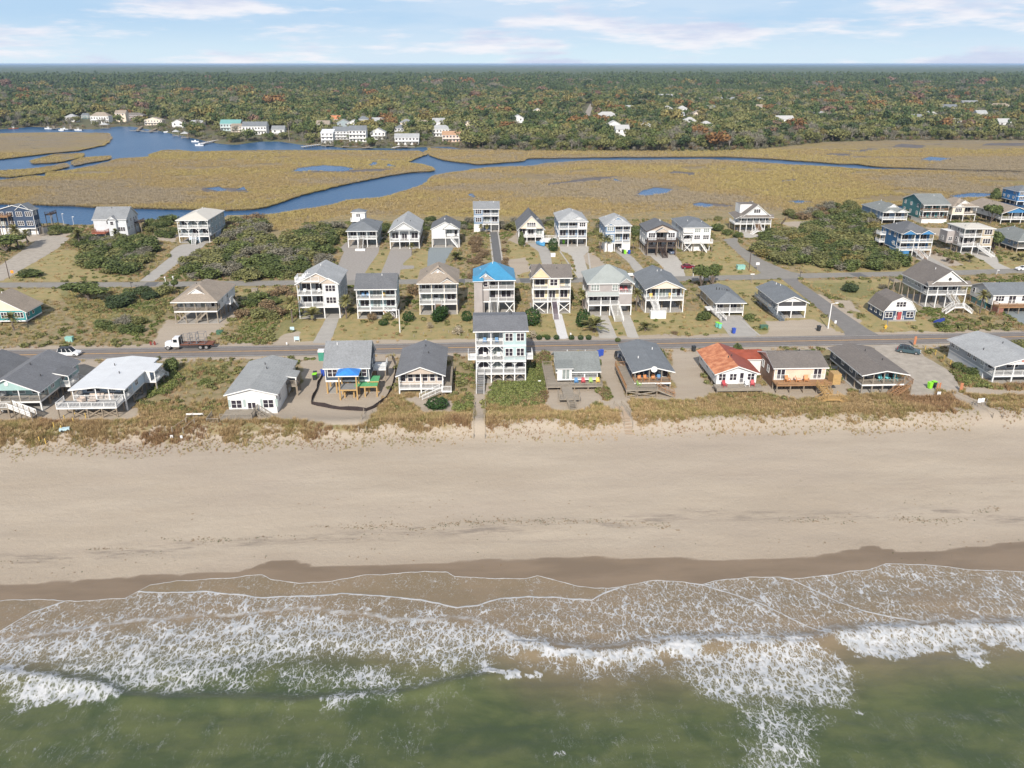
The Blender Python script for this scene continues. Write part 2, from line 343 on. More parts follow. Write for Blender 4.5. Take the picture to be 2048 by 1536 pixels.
beach = 1-sm(-2.0, 3.0, GY-dune_edge(GX)-5.0+outline_noise(GX, GY, 4.5, .3))
roadY = np.interp(GX, [p[0] for p in RD], [p[1] for p in RD]); upY = np.interp(GX, [p[0] for p in UR], [p[1] for p in UR])
should = 1-sm(5.0, 7.2, np.abs(GY-roadY)+outline_noise(GX, GY, 1.6, .2))
sand = np.maximum(np.maximum(sand, beach), should*.9)
lawn = mask([[(560, 640), (700, 625), (1500, 620), (1560, 665), (1560, 690), (560, 690)], [(1360, 500), (1440, 482), (1522, 546), (1500, 552), (1370, 552)],
    [(1425, 562), (1565, 560), (1660, 640), (1690, 668), (1440, 668)], [(0, 545), (90, 500), (160, 500), (180, 540), (300, 562), (-60, 564)], [(1600, 560), (1900, 556), (1850, 600), (1730, 610)],
    [(1730, 600), (1860, 640), (1900, 680), (1700, 672), (1690, 650)], [(1880, 545), (1930, 520), (2100, 490), (2100, 540)], [(730, 500), (860, 500), (880, 560), (700, 560)], [(1020, 480), (1120, 480), (1160, 556), (1010, 556)],
    [(1400, 440), (1470, 450), (1460, 480), (1430, 470)], [(1560, 440), (1650, 440), (1660, 455), (1580, 460)], [(0, 578), (150, 578), (120, 600), (0, 600)], [(470, 575), (600, 575), (590, 600), (480, 605)], [(1540, 470), (1620, 545), (1850, 548), (1850, 535), (1700, 530), (1560, 480)]], 1.5)
green = mask([[(980, 760), (1095, 700), (1095, 800), (1060, 815), (985, 812)], [(1090, 700), (1050, 720), (1060, 760), (1090, 770)], [(305, 775), (360, 748), (370, 765), (330, 790)], [(640, 600), (560, 620), (580, 680), (600, 650)],
    [(1600, 565), (1740, 565), (1760, 600), (1650, 590)], [(350, 735), (450, 720), (470, 760), (400, 780)], [(480, 590), (590, 575), (590, 640), (540, 690), (470, 690)], [(120, 580), (340, 575), (330, 640), (150, 640)], [(600, 717), (640, 717), (640, 735), (610, 750)]], 1.5)
ly = np.interp(GX, LX, LY)
marsh = np.where(GX > BX[-1], sm(-6, 5, GY-ly+outline_noise(GX, GY, 5, .1)), 0)
marsh = np.maximum(marsh, mask([[(540, 425), (620, 430), (560, 470), (570, 485), (545, 485), (530, 455)]], 1.5))
marsh = marsh*(1-mask([[(1300, 450), (1560, 430), (1580, 470), (1300, 470)]], 2))
mud = np.where(GX < BX[-1], sm(-2.5, 1.5, GY-np.interp(GX, BX, BY)), 0)
wl_ = [at(a, b, -2.6) for a, b in [(-300, 1170), (0, 1165), (120, 1160), (250, 1150), (350, 1145), (500, 1135), (540, 1120), (590, 1119), (640, 1130), (800, 1127), (950, 1118), (1100, 1115), (1200, 1112), (1330, 1113), (1440, 1118), (1600, 1112), (1690, 1100), (1740, 1090), (1800, 1100), (1900, 1097), (2048, 1082), (2400, 1080)]]
wety = np.interp(GX, [p[0] for p in wl_], [p[1] for p in wl_])+(fbm(GX*.3, GX*0, 77, 3)-.5)*.8
wet = 1-sm(-.25, .35, GY-wety)
wrack = [at(a, b, -1.8) for a, b in [(-200, 1120), (0, 1108), (300, 1085), (620, 1060), (1100, 1040), (1400, 1035), (1700, 1030), (2048, 1020), (2400, 1010)]]
wr = np.exp(-((GY-np.interp(GX, [p[0] for p in wrack], [p[1] for p in wrack])+(fbm(GX*.06, GX*0, 55, 4)-.5)*5)/1.3)**2)
def groundmat():
    m = bpy.data.materials.new('ground'); N, L, b = nodes(m)
    tc = N.new('ShaderNodeTexCoord')
    def att(n):
        a = N.new('ShaderNodeAttribute'); a.attribute_name = n; return a.outputs['Fac']
    def noise(s, d=5, r=.6, scl=(1, 1, 1)):
        mp = N.new('ShaderNodeMapping'); mp.inputs['Scale'].default_value = scl; L.new(tc.outputs['Object'], mp.inputs[0])
        n = N.new('ShaderNodeTexNoise'); n.inputs['Scale'].default_value = s; n.inputs['Detail'].default_value = d; n.inputs['Roughness'].default_value = r; L.new(mp.outputs[0], n.inputs[0]); return n.outputs[0]
    def rmp(v, a, c, lo=0., hi=1.):
        r = N.new('ShaderNodeMapRange'); r.inputs[1].default_value = a; r.inputs[2].default_value = c; r.inputs[3].default_value = lo; r.inputs[4].default_value = hi; L.new(v, r.inputs[0]); return r.outputs[0]
    def mth(op, a, c):
        r = N.new('ShaderNodeMath'); r.operation = op
        for i, q in enumerate((a, c)):
            if isinstance(q, (int, float)): r.inputs[i].default_value = q
            else: L.new(q, r.inputs[i])
        return r.outputs[0]
    def mix(f, a, c):
        r = N.new('ShaderNodeMix'); r.data_type = 'RGBA'
        if isinstance(f, float): r.inputs['Factor'].default_value = f
        else: L.new(f, r.inputs['Factor'])
        for k, q in (('A', a), ('B', c)):
            if isinstance(q, tuple): r.inputs[k].default_value = (*q, 1)
            else: L.new(q, r.inputs[k])
        return r.outputs['Result']
    nf = noise(1.1, 8, .72); nl = noise(.07, 5, .6); nm = noise(.35, 6, .65)
    def sharp(a, w=.5):     # an attribute with its border broken up by noise
        return rmp(mth('ADD', a, mth('MULTIPLY', mth('SUBTRACT', nf, .5), w*2)), .36, .64)
    scrub = mix(rmp(nm, .38, .62), (.31, .235, .135), (.20, .175, .08))
    scrub = mix(rmp(nf, .56, .68, 0, .7), scrub, (.33, .27, .19))
    lawnc = mix(rmp(nm, .38, .62), (.35, .265, .12), (.235, .22, .085)); lawnc = mix(rmp(nf, .45, .7, 0, .5), lawnc, (.34, .26, .14))
    greenc = mix(rmp(nf, .4, .6), (.15, .16, .055), (.24, .21, .085))
    marshc = mix(rmp(nm, .35, .62), (.34, .255, .11), (.26, .215, .125)); marshc = mix(rmp(nf, .45, .7, 0, .6), marshc, (.14, .12, .06))
    ns = noise(.09, 6, .6, (.35, 1.6, 1)); nss = noise(5, 5, .8); nr = noise(.5, 6, .65, (.25, 1.5, 1))
    sandc = mix(rmp(ns, .35, .65), (.375, .315, .245), (.44, .378, .30)); sandc = mix(rmp(nss, .35, .7, 0, .45), sandc, (.31, .25, .185))
    sandc = mix(rmp(nr, .50, .66, 0, .4), sandc, (.33, .275, .215)); sandc = mix(rmp(noise(.045, 5, .6, (.5, 1, 1)), .46, .62, 0, .55), sandc, (.37, .31, .25)); sandc = mix(rmp(noise(.16, 7, .7, (.12, 1.6, 1)), .56, .70, 0, .5), sandc, (.30, .25, .20)); sandc = mix(rmp(noise(2.2, 6, .8, (1, .5, 1)), .60, .72, 0, .5), sandc, (.28, .235, .185))
    wk = mth('MULTIPLY', att('wrack'), rmp(noise(.7, 8, .75, (.22, 1.3, 1)), .46, .62))
    sandc = mix(wk, sandc, (.22, .185, .15))
    c = mix(sharp(att('lawn')), scrub, lawnc)
    c = mix(mth('MULTIPLY', sharp(att('green')), .85), c, greenc)
    c = mix(sharp(att('marsh')), c, marshc)
    c = mix(sharp(att('sand')), c, sandc)
    c = mix(sharp(att('mud'), .3), c, (.10, .085, .06))
    wetf = rmp(mth('ADD', att('wet'), mth('MULTIPLY', mth('SUBTRACT', noise(.8, 6, .7, (.4, 1, 1)), .5), .5)), .3, .7)
    wc = mix(rmp(noise(.2, 4, .6, (.3, 1.4, 1)), .4, .6), (.215, .16, .108), (.175, .13, .087))
    c = mix(wetf, c, wc); c = mix(mth('MULTIPLY', att('damp'), .5), c, (.27, .215, .16)); L.new(c, b.inputs['Base Color'])
    L.new(rmp(wetf, 0, 1, .95, .42), b.inputs['Roughness'])
    bp = N.new('ShaderNodeBump'); bp.inputs['Distance'].default_value = .25; L.new(rmp(wetf, 0, 1, .55, .05), bp.inputs['Strength']); L.new(mth('ADD', nf, mth('MULTIPLY', nss, .3)), bp.inputs['Height']); L.new(bp.outputs[0], b.inputs['Normal'])
    return m
me = npmesh('ground', np.stack([GX, GY, GZ], -1).reshape(-1, 3), GQ, groundmat(), True)
for n, a in (('sand', sand), ('lawn', lawn), ('green', green), ('marsh', marsh), ('mud', mud), ('wet', wet), ('damp', (1-wet)*np.exp(-np.maximum(GY-wety, 0)/2.0)), ('wrack', wr)): fattr(me, n, a)
kind(link('ground', me), 'structure')
# ------------------------------------------------------------------ roads, drives, marks
def sheet(name, pts, z, m, step=4., jit=0., kn='structure'):
    pts = resample(list(pts)+[pts[0]], step)[:-1] if step else pts
    if jit: pts = [(x+float(outline_noise(np.array([x]), np.array([y]), jit, .6)[0]), y+float(outline_noise(np.array([x+50]), np.array([y]), jit, .6)[0])) for x, y in pts]
    from mathutils.geometry import tessellate_polygon
    t = tessellate_polygon([[Vector((x, y, 0)) for x, y in pts]])
    V = [(x, y, z) for x, y in pts]; me = bpy.data.meshes.new(name)
    F_ = []
    for a, b_, c_ in t:
        A, B, C_ = (Vector(V[i]) for i in (a, b_, c_)); F_.append((a, b_, c_) if (B-A).cross(C_-A).z > 0 else (a, c_, b_))
    me.from_pydata(V, [], F_); me.materials.append(m); me.update(); return kind(link(name, me), kn)
def band(name, line, d0, d1, z, m, kn='structure'):
    line = resample(line, 4); a = offset(line, d0); b = offset(line, d1); n = len(a)
    me = bpy.data.meshes.new(name); me.from_pydata([(*p, z) for p in a]+[(*p, z) for p in b], [], [(i, i+1, n+i+1, n+i) for i in range(n-1)] if d1 > d0 else [(i+1, i, n+i, n+i+1) for i in range(n-1)])
    me.materials.append(m); me.update(); return kind(link(name, me), kn)
ASPH = mat('asphalt', (.165, .15, .14), .9, .14, .5, bump=.2); ASPH2 = mat('old grey asphalt', (.24, .225, .20), .9, .12, .5, bump=.2); ASPHD = mat('asphalt patch', (.13, .13, .13), .9, .1, .5)
PAVER = mat('brown paver drive', (.30, .275, .25), .9, .15, 1.5, bump=.2); BLUEG = mat('blue grey gravel', (.22, .25, .26), .95, .15, 2, bump=.3); GRAV = mat('pale gravel', (.36, .32, .27), .95, .2, .6, bump=.3)
CONCL = mat('pale concrete', (.43, .405, .365), .85, .08, .6); CONCW = mat('white concrete walk', (.62, .61, .60), .8, .05, .6)
YEL = mat('worn yellow paint', (.55, .31, .09), .8, .2, 1.5); WPT = mat('worn white paint', (.50, .49, .47), .8, .25, 1.5)
band('road', RD, -3.55, 3.55, .05, ASPH)
for d in (-3.0, 3.0): band('road_edge_line', RD, d-.07, d+.07, .054, WPT)
for d in (-.13, .13): band('road_centre_line', RD, d-.08, d+.08, .054, YEL)
for d in (-1.55, 1.55): band('wheel_track', RD, d-.55, d+.55, .052, mat('worn wheel track', (.195, .172, .158), .9, .14, .5))
band('side_road', UR, -2.9, 2.9, .046, ASPH2)
for a, b_ in (((1040, 561), 60), ((890, 563), 40), ((1705, 551), 24), ((290, 569), 25)):
    x, y = at(*a); band('asphalt_patch', [(x, y), at(a[0]+b_, a[1]-1)], -2.5, 2.3, .0505, ASPHD)
sheet('side_street', SIDE_N, .042, ASPH2); sheet('side_street', SIDE_S, .042, mat('grey asphalt', (.19, .18, .17), .9, .12, .5))
DM = {'c': CONC, 'p': PAVER, 'b': BLUEG, 'a': ASPHD, 'w': CONCL, 'W': CONCW, 'g': GRAV}
for i, (p, k) in enumerate(DRIVES):
    if k == 'g0': continue
    sheet('parking_lot' if len(p) == 13 else 'driveway' if k != 'W' else 'front_walk', px_poly(p), .02+.0003*i, DM[k], 1.5, .5 if k == 'g' else .12)
# pale kerb borders along two of the drives
for a, b_ in (((996, 464), (1010, 556)), ((979, 466), (990, 555)), ((1120, 503), (1158, 557)), ((1176, 502), (1183, 557)), ((1482, 640), (1520, 672))):
    band('drive_border', [at(*a), at(*b_)], -.25, .25, .07, CONCL)
# ------------------------------------------------------------------ creek, marsh islands, far shore land
def watermat(name, c, rough, bs, scale, strch=(1, 1, 1)):
    m = bpy.data.materials.new(name); N, L, b = nodes(m); b.inputs['Base Color'].default_value = (*c, 1); b.inputs['Roughness'].default_value = rough; b.inputs['IOR'].default_value = 1.33
    tc = N.new('ShaderNodeTexCoord'); mp = N.new('ShaderNodeMapping'); mp.inputs['Scale'].default_value = strch; L.new(tc.outputs['Object'], mp.inputs[0])
    n = N.new('ShaderNodeTexNoise'); n.inputs['Scale'].default_value = scale; n.inputs['Detail'].default_value = 4; L.new(mp.outputs[0], n.inputs[0])
    n2 = N.new('ShaderNodeTexNoise'); n2.inputs['Scale'].default_value = .02; n2.inputs['Detail'].default_value = 5; L.new(mp.outputs[0], n2.inputs[0])
    mr = N.new('ShaderNodeMapRange'); mr.inputs[1].default_value = .35; mr.inputs[2].default_value = .65; mr.inputs[3].default_value = bs*.5; mr.inputs[4].default_value = bs*1.3; L.new(n2.outputs[0], mr.inputs[0])
    bp = N.new('ShaderNodeBump'); bp.inputs['Distance'].default_value = .3; L.new(mr.outputs[0], bp.inputs['Strength']); L.new(n.outputs[0], bp.inputs['Height']); L.new(bp.outputs[0], b.inputs['Normal'])
    return m
CW = watermat('creek water', (.010, .075, .185), .3, 1.0, .8, (1, .5, 1))
mb = MB(); mb.face([(-1500, 300, CREEK), (1800, 300, CREEK), (1800, 1000, CREEK), (-1500, 1000, CREEK)], CW); kind(mb.build('creek_water'), 'structure')
def marshmat():
    m = bpy.data.materials.new('marsh grass'); N, L, b = nodes(m); b.inputs['Roughness'].default_value = 1; b.inputs['Specular IOR Level'].default_value = .1
    tc = N.new('ShaderNodeTexCoord')
    def noise(s, d, r, scl):
        mp = N.new('ShaderNodeMapping'); mp.inputs['Scale'].default_value = scl; L.new(tc.outputs['Object'], mp.inputs[0])
        n = N.new('ShaderNodeTexNoise'); n.inputs['Scale'].default_value = s; n.inputs['Detail'].default_value = d; n.inputs['Roughness'].default_value = r; n.inputs['Distortion'].default_value = .6; L.new(mp.outputs[0], n.inputs[0]); return n.outputs[0]
    def mix(n, a0, a1, A, B, k=1.):
        r = N.new('ShaderNodeMapRange'); r.inputs[1].default_value = a0; r.inputs[2].default_value = a1; r.inputs[4].default_value = k; L.new(n, r.inputs[0])
        x = N.new('ShaderNodeMix'); x.data_type = 'RGBA'; L.new(r.outputs[0], x.inputs['Factor'])
        for kk, q in (('A', A), ('B', B)):
            if isinstance(q, tuple): x.inputs[kk].default_value = (*q, 1)
            else: L.new(q, x.inputs[kk])
        return x.outputs['Result']
    c = mix(noise(.012, 6, .6, (1, 1.6, 1)), .36, .62, (.285, .23, .155), (.33, .255, .125))
    c = mix(noise(.022, 6, .65, (.8, 1.8, 1)), .50, .64, c, (.27, .235, .185), .9)
    c = mix(noise(.017, 6, .6, (1, 2, 1)), .56, .66, c, (.31, .26, .085), .7)
    c = mix(noise(.6, 6, .75, (1, 1, 1)), .42, .72, c, (.16, .125, .075), .6)
    a = N.new('ShaderNodeAttribute'); a.attribute_name = 'mud'
    mm = N.new('ShaderNodeMath'); mm.operation = 'MULTIPLY_ADD'; nn = noise(.09, 6, .7, (1, 1.4, 1)); L.new(nn, mm.inputs[0]); mm.inputs[1].default_value = 1.2; L.new(a.outputs['Fac'], mm.inputs[2])
    c = mix(mm.outputs[0], .71, .79, c, (.115, .10, .095), .8)
    L.new(c, b.inputs['Base Color'])
    bp = N.new('ShaderNodeBump'); bp.inputs['Strength'].default_value = .9; bp.inputs['Distance'].default_value = .8; L.new(noise(.8, 6, .8, (1, 1, 1)), bp.inputs['Height']); L.new(bp.outputs[0], b.inputs['Normal'])
    return m
MARSH = marshmat(); BANK = mat('marsh bank', (.085, .065, .04), 1, .3, .5)
def rough_outline(pts, step, amp, f=.08):
    p = np.array(resample(list(pts)+[pts[0]], step)[:-1]); x, y = p[:, 0], p[:, 1]
    dx = (fbm(x*f, y*f, 3, 4)-.5)*2*amp+(fbm(x*.5, y*.5, 5, 2)-.5)*2*amp*.3; dy = (fbm(x*f+40, y*f, 8, 4)-.5)*2*amp+(fbm(x*.5, y*.5+9, 6, 2)-.5)*2*amp*.3
    return list(zip(x+dx, y+dy))
MARSHES = []
def plateau(name, label, pts, ztop, zbot, step=4., amp=2.2, top=None, side=None):
    o = rough_outline(px_poly(pts, ztop), step, amp); MARSHES.append(o)
    from mathutils.geometry import tessellate_polygon
    t = tessellate_polygon([[Vector((x, y, 0)) for x, y in o]]); n = len(o)
    A = sum(o[i][0]*o[(i+1) % n][1]-o[(i+1) % n][0]*o[i][1] for i in range(n)); ccw = A > 0
    V = [(x, y, ztop) for x, y in o]+[(x*1.0, y, zbot) for x, y in o]; Fc = []
    for a, b_, c_ in t:
        P, Q, S = (Vector(V[i]) for i in (a, b_, c_)); Fc.append((a, b_, c_) if (Q-P).cross(S-P).z > 0 else (a, c_, b_))
    nt_ = len(Fc)
    for i in range(n):
        j = (i+1) % n; Fc.append((i, i+n, j+n, j) if ccw else (j, j+n, i+n, i))
    me = bpy.data.meshes.new(name); me.from_pydata(V, [], Fc); me.materials.append(top or MARSH); me.materials.append(side or BANK)
    me.polygons.foreach_set('material_index', [0]*nt_+[1]*n); me.update(); return kind(link(name, me), 'structure')
P2 = [(304, 309), (325, 301), (355, 301), (386, 304), (478, 302), (600, 301), (700, 301), (839, 302.5), (852, 309), (839, 313.6), (818, 321), (812, 327), (839, 329), (868, 336), (866, 341), (819, 344), (747, 356), (668, 373), (600, 390), (560, 404), (530, 414), (500, 418), (461, 419), (342, 417), (205, 413.5), (68, 408), (-40, 406), (-500, 400), (-500, 366), (0, 362), (68, 352), (89, 355), (99, 345), (147, 340), (191, 331.5), (239, 318), (304, 314)]
P1 = [(-600, 268), (0, 266), (150, 264), (217, 267), (223, 277), (208, 290), (154, 301), (102, 306), (0, 318), (-300, 335), (-600, 350)]
P3 = [(445, 441), (470, 439), (500, 436), (560, 428), (600, 421), (634, 416), (706, 401), (764, 396), (819, 380), (856, 366.6), (867, 353), (907, 344), (976, 334), (1061, 331), (1095, 325.6), (1181, 320), (1300, 319), (1407, 317.5), (1490, 322), (1573, 328), (1676, 333), (1701, 336), (1755, 338), (1900, 342), (2048, 346), (2700, 356), (2700, 440), (2040, 400), (1900, 405), (1720, 415), (1500, 430), (1250, 440), (950, 440), (690, 440), (560, 470), (470, 470), (445, 460)]
P3 = [(a, b+(1.8 if 900 < a < 1900 and b < 350 else 0)) for a, b in P3]
P4 = [(860, 296), (905, 299), (1000, 300), (1200, 298), (1600, 285), (1700, 270), (2700, 270), (2700, 350), (2048, 342), (1900, 338), (1751, 332.5), (1709, 327), (1676, 327), (1544, 317.5), (1448, 313), (1200, 314), (1147, 315.5), (1078, 315.5), (1054, 316.5), (1044, 322), (959, 328), (928, 325), (890, 320), (866, 312), (852, 305)]
plateau('marsh', '', P2, -.45, -2.2); plateau('marsh', '', P1, -.45, -2.2); plateau('marsh', '', P3, -.5, -2.2); plateau('marsh', '', P4, -.45, -2.2)
plateau('marsh', '', [(65, 321), (113, 309), (164, 307), (164, 314), (113, 325), (68, 327)], -.45, -2.2, 3, 1.5)
plateau('marsh', '', [(147, 323), (164, 316), (219, 312), (220, 318), (178, 325), (150, 331)], -.45, -2.2, 3, 1.5)
plateau('marsh', '', [(-300, 348), (0, 342), (79, 337), (133, 327), (135, 334), (85, 346), (17, 354), (0, 352), (-300, 362)], -.45, -2.2, 3, 1.5)
POND = watermat('pond water', (.02, .10, .24), .25, .7, 1.2)
MUD = mat('pond mud', (.12, .105, .10), .7, .3, .2)
PONDS = []
MUDS = [[(1718, 304), (1763, 299), (1740, 297), (1722, 300)], [(1784, 293), (1846, 297), (1850, 291), (1800, 287)], [(1962, 291), (2048, 292), (2060, 286), (1980, 286)], [(1337, 347), (1390, 351), (1392, 346), (1345, 342)], [(1560, 365), (1593, 362), (1590, 358), (1565, 361)], [(1380, 412), (1460, 417), (1470, 412), (1400, 405)], [(1090, 372), (1180, 364), (1245, 352), (1180, 355), (1110, 366)], [(1420, 395), (1450, 399), (1445, 394)], [(400, 383), (495, 386), (500, 378), (405, 376)], [(1650, 310), (1700, 313), (1710, 308), (1660, 307)], [(560, 347), (760, 344), (800, 336), (720, 340), (600, 345)]]
for i, p in enumerate(MUDS):
    q = rough_outline(px_poly(p, -.5), 1.5, 2.6, .12); PONDS.append(q); kind(sheet('marsh_mud', q, -.425+.001*i, MUD, 0), 'structure')
for i, p in enumerate([[(585, 343), (600, 336), (650, 331), (690, 334), (712, 338), (690, 343), (640, 342)], [(735, 331), (745, 325), (756, 325), (752, 331)], [(771, 335), (775, 327), (792, 333)], [(408, 377), (440, 374), (456, 380), (440, 383)], [(474, 379), (490, 373), (492, 380)],
    [(1270, 391), (1285, 381), (1310, 376), (1350, 380), (1330, 388), (1285, 393)], [(1382, 410), (1400, 406), (1425, 410), (1420, 417), (1395, 415)], [(1840, 320), (1860, 314), (1900, 317), (1880, 323)], [(1900, 392), (1940, 386), (1990, 388), (2000, 392), (1960, 396), (1910, 397)],
    [(934, 390), (946, 387), (953, 393), (942, 396)], [(1575, 403), (1600, 401), (1620, 404), (1600, 408)], [(1290, 365), (1240, 362), (1230, 357), (1225, 362)]]):
    q = rough_outline(px_poly(p, -.5), 2, 1.2, .15); c = np.mean(q, 0)
    kind(sheet('pond_mud', [tuple(c+(np.array(a)-c)*1.22) for a in q], -.41+.002*i, MUD, 0), 'structure')
    PONDS.append(q); kind(sheet('pond', q, -.40+.03+.002*i, POND, 0), 'structure')
SHORE = [(-900, 258), (-300, 258), (0, 256.5), (60, 252), (120, 254.5), (190, 257), (230, 251), (260, 251), (300, 257), (350, 266), (400, 278), (430, 284), (470, 287), (520, 281), (560, 281), (600, 287), (640, 289), (700, 294), (760, 294), (800, 294), (860, 290.5), (900, 291), (930, 297), (1000, 300), (1100, 302), (1250, 302), (1400, 302), (1500, 300), (1600, 290), (1660, 283), (1800, 280), (2048, 280), (2400, 279), (3200, 276)]
NW = [at(a, b, 0) for a, b in SHORE]; NX = [p[0] for p in NW]; NY = [p[1] for p in NW]
def shoreY(x): return np.interp(x, NX, NY)
FLOOR = mat('forest floor', (.15, .12, .065), 1, .35, .03, c2=(.085, .09, .04)); SHG = mat('shore grass bank', (.20, .165, .06), 1, .3, .08)
fx = np.r_[-np.geomspace(42000, 1000, 14), np.arange(-950, 1200, 4.), np.geomspace(1250, 42000, 14)]
fr = np.r_[0, 1.5, 4, 10, 30, 100, 300, 1000, 4000, 12000, 41000]
FX, FR, FQ = grid_xy(fx, fr); FY = shoreY(FX)+(fbm(FX*.05, FX*0, 4, 4)-.5)*10*np.exp(-FR/30)+FR
FZ = np.where(FR < 1, -1.9, np.where(FR < 3, -1.2, np.where(FR < 8, -.5, np.where(FR < 20, .1, .6))))
kind(link('far_shore_land', npmesh('far_shore_land', np.stack([FX, FY, FZ], -1).reshape(-1, 3), FQ, FLOOR, True)), 'structure')
x0, y0 = at(1172, 250); x1, y1 = at(1157, 250); x2, y2 = at(1177, 209); x3, y3 = at(1186, 209)
STREET = [at(1157, 250, .6), at(1174, 250, .6), at(1187, 208, .6), at(1180, 208, .6)]
sheet('far_street', STREET, .9, mat('far street asphalt', (.32, .28, .24), .9), 0)
# ------------------------------------------------------------------ sea
def curve(pts, seed=0, a=.35):
    q = [at(u, v, SEA+.1) for u, v in pts]; return np.array([p[0] for p in q]), np.array([p[1] for p in q]), seed, a
def cy(c, X, big=None):
    y = np.interp(X, c[0], c[1])+(fbm(X*.45, X*0+c[2], 40+c[2], 4)-.5)*2*c[3]
    if big is not None: y = np.where((X < c[0][0]) | (X > c[0][-1]), big, y)
    return y
F0 = curve([(-900, 1205), (0, 1200), (70, 1196), (125, 1201), (250, 1194), (300, 1170), (350, 1163), (430, 1158), (525, 1151), (540, 1158), (600, 1165), (660, 1162), (725, 1151), (850, 1144), (895, 1146), (908, 1154), (1050, 1157), (1075, 1151), (1110, 1160), (1150, 1170), (1190, 1174), (1215, 1176), (1240, 1171), (1290, 1163), (1315, 1160), (1370, 1162), (1405, 1168), (1430, 1160), (1500, 1153), (1560, 1153), (1585, 1157), (1620, 1152), (1700, 1142), (1740, 1138), (1772, 1127), (1820, 1128), (1870, 1132), (1950, 1138), (2048, 1143), (3000, 1150)], 0, .25)
F2 = curve([(-900, 1310), (0, 1262), (60, 1225), (130, 1200), (160, 1185), (205, 1179), (280, 1183), (320, 1186), (400, 1182), (460, 1187), (530, 1195), (620, 1190), (680, 1186), (760, 1190), (840, 1197), (915, 1215), (960, 1210), (1000, 1195), (1060, 1192), (1130, 1195), (1185, 1198), (1205, 1186), (1240, 1172)], 1, .25)
F3 = curve([(1370, 1163), (1405, 1169), (1460, 1185), (1530, 1210), (1590, 1240), (1640, 1262), (1668, 1274)], 2, .1)
F5 = curve([(1560, 1154), (1585, 1158), (1620, 1175), (1680, 1205), (1730, 1222), (1780, 1232), (1840, 1243)], 3, .1)
FB = curve([(-900, 1310), (0, 1285), (60, 1270), (150, 1255), (250, 1243), (350, 1235), (450, 1228), (560, 1218), (620, 1212), (700, 1222), (780, 1235), (880, 1240), (940, 1232), (975, 1250), (1000, 1262), (1050, 1280), (1120, 1292), (1200, 1293), (1280, 1280), (1350, 1278), (1440, 1275), (1560, 1280), (1640, 1272), (1665, 1258), (1700, 1256), (1830, 1245), (1920, 1245), (2048, 1238), (3000, 1230)], 4, .5)
FC = curve([(-900, 1300), (0, 1338), (60, 1345), (130, 1352), (200, 1362), (250, 1385), (330, 1394), (450, 1391), (600, 1395), (660, 1390), (720, 1383), (800, 1378), (880, 1362), (960, 1345), (1030, 1338), (1085, 1350)], 5, .15)
xs = np.r_[-np.geomspace(4000, 95, 14), np.arange(-88, 96, .21), np.geomspace(103, 4000, 14)]
t = np.r_[np.linspace(0, 1, 245), 1+np.geomspace(.02, 90, 16)]
TX, TT = np.meshgrid(xs, t); nx, ny = len(xs), len(t)
e = cy(F0, TX[0])
SX = TX; SY = e[None, :]+(48-e[None, :])*TT
i = np.arange(nx-1)[None, :]+np.arange(ny-1)[:, None]*nx; SQ = np.stack([i, i+nx, i+nx+1, i+1], -1).reshape(-1, 4)
dens = np.zeros(SX.shape); wn = outline_noise(SX, SY, 2.0, .3)+outline_noise(SX, SY, 1.2, 1.2)
def blob(pts, v, soft=1.8, wob=1.):
    global dens
    d = sdist(SX, SY, [at(a, b, SEA) for a, b in pts])+wn*wob; dens = np.maximum(dens, v*sm(-soft, soft*1.3, d))
f2y = cy(F2, SX, -999); fby = cy(FB, SX); f0y = cy(F0, SX)
blob([(-300, 1290), (0, 1285), (150, 1257), (350, 1237), (560, 1219), (620, 1213), (700, 1224), (880, 1241), (940, 1233), (975, 1252), (1000, 1290), (1015, 1330), (960, 1345), (900, 1352), (760, 1320), (640, 1310), (560, 1325), (470, 1350), (440, 1385), (330, 1394), (250, 1385), (130, 1350), (0, 1318), (-300, 1320)], .60)
blob([(-200, 1325), (0, 1335), (100, 1348), (250, 1386), (240, 1398), (160, 1408), (60, 1425), (20, 1405), (50, 1372), (0, 1352), (-200, 1350)], .84, 1)
blob([(690, 1325), (790, 1325), (800, 1365), (735, 1385), (680, 1360)], .7, 1.5); blob([(940, 1235), (1020, 1262), (1080, 1300), (1060, 1330), (980, 1320)], .62)
blob([(1000, 1264), (1060, 1285), (1130, 1294), (1200, 1295), (1280, 1282), (1440, 1277), (1640, 1276), (1650, 1286), (1440, 1300), (1330, 1330), (1280, 1340), (1180, 1335), (1100, 1325), (1040, 1310)], .88, .8)
blob([(430, 1330), (700, 1320), (900, 1345), (1000, 1335), (900, 1380), (700, 1385), (520, 1392), (430, 1390)], .30, 2)
blob([(1050, 1290), (1340, 1300), (1340, 1345), (1200, 1360), (1080, 1340)], .45, 2)
blob([(1330, 1290), (1640, 1285), (1690, 1340), (1700, 1420), (1660, 1430), (1560, 1425), (1420, 1395), (1340, 1345)], .62)
blob([(1470, 1410), (1600, 1420), (1700, 1425), (1650, 1470), (1620, 1560), (1480, 1560), (1500, 1480)], .5)
blob([(1650, 1262), (1700, 1258), (1830, 1247), (1920, 1247), (2100, 1238), (2100, 1296), (1900, 1300), (1780, 1312), (1720, 1300), (1680, 1288)], .78, .8)
blob([(1650, 1265), (1720, 1262), (1830, 1282), (1800, 1305), (1740, 1308), (1700, 1295)], .86, .8); blob([(1880, 1298), (2100, 1288), (2100, 1302), (2000, 1310), (1960, 1325)], .85, .8)
blob([(975, 1342), (1030, 1338), (1085, 1350), (1078, 1358), (1010, 1352)], .97, .3); blob([(1130, 1522), (1220, 1520), (1220, 1528), (1130, 1530)], .8, .3)
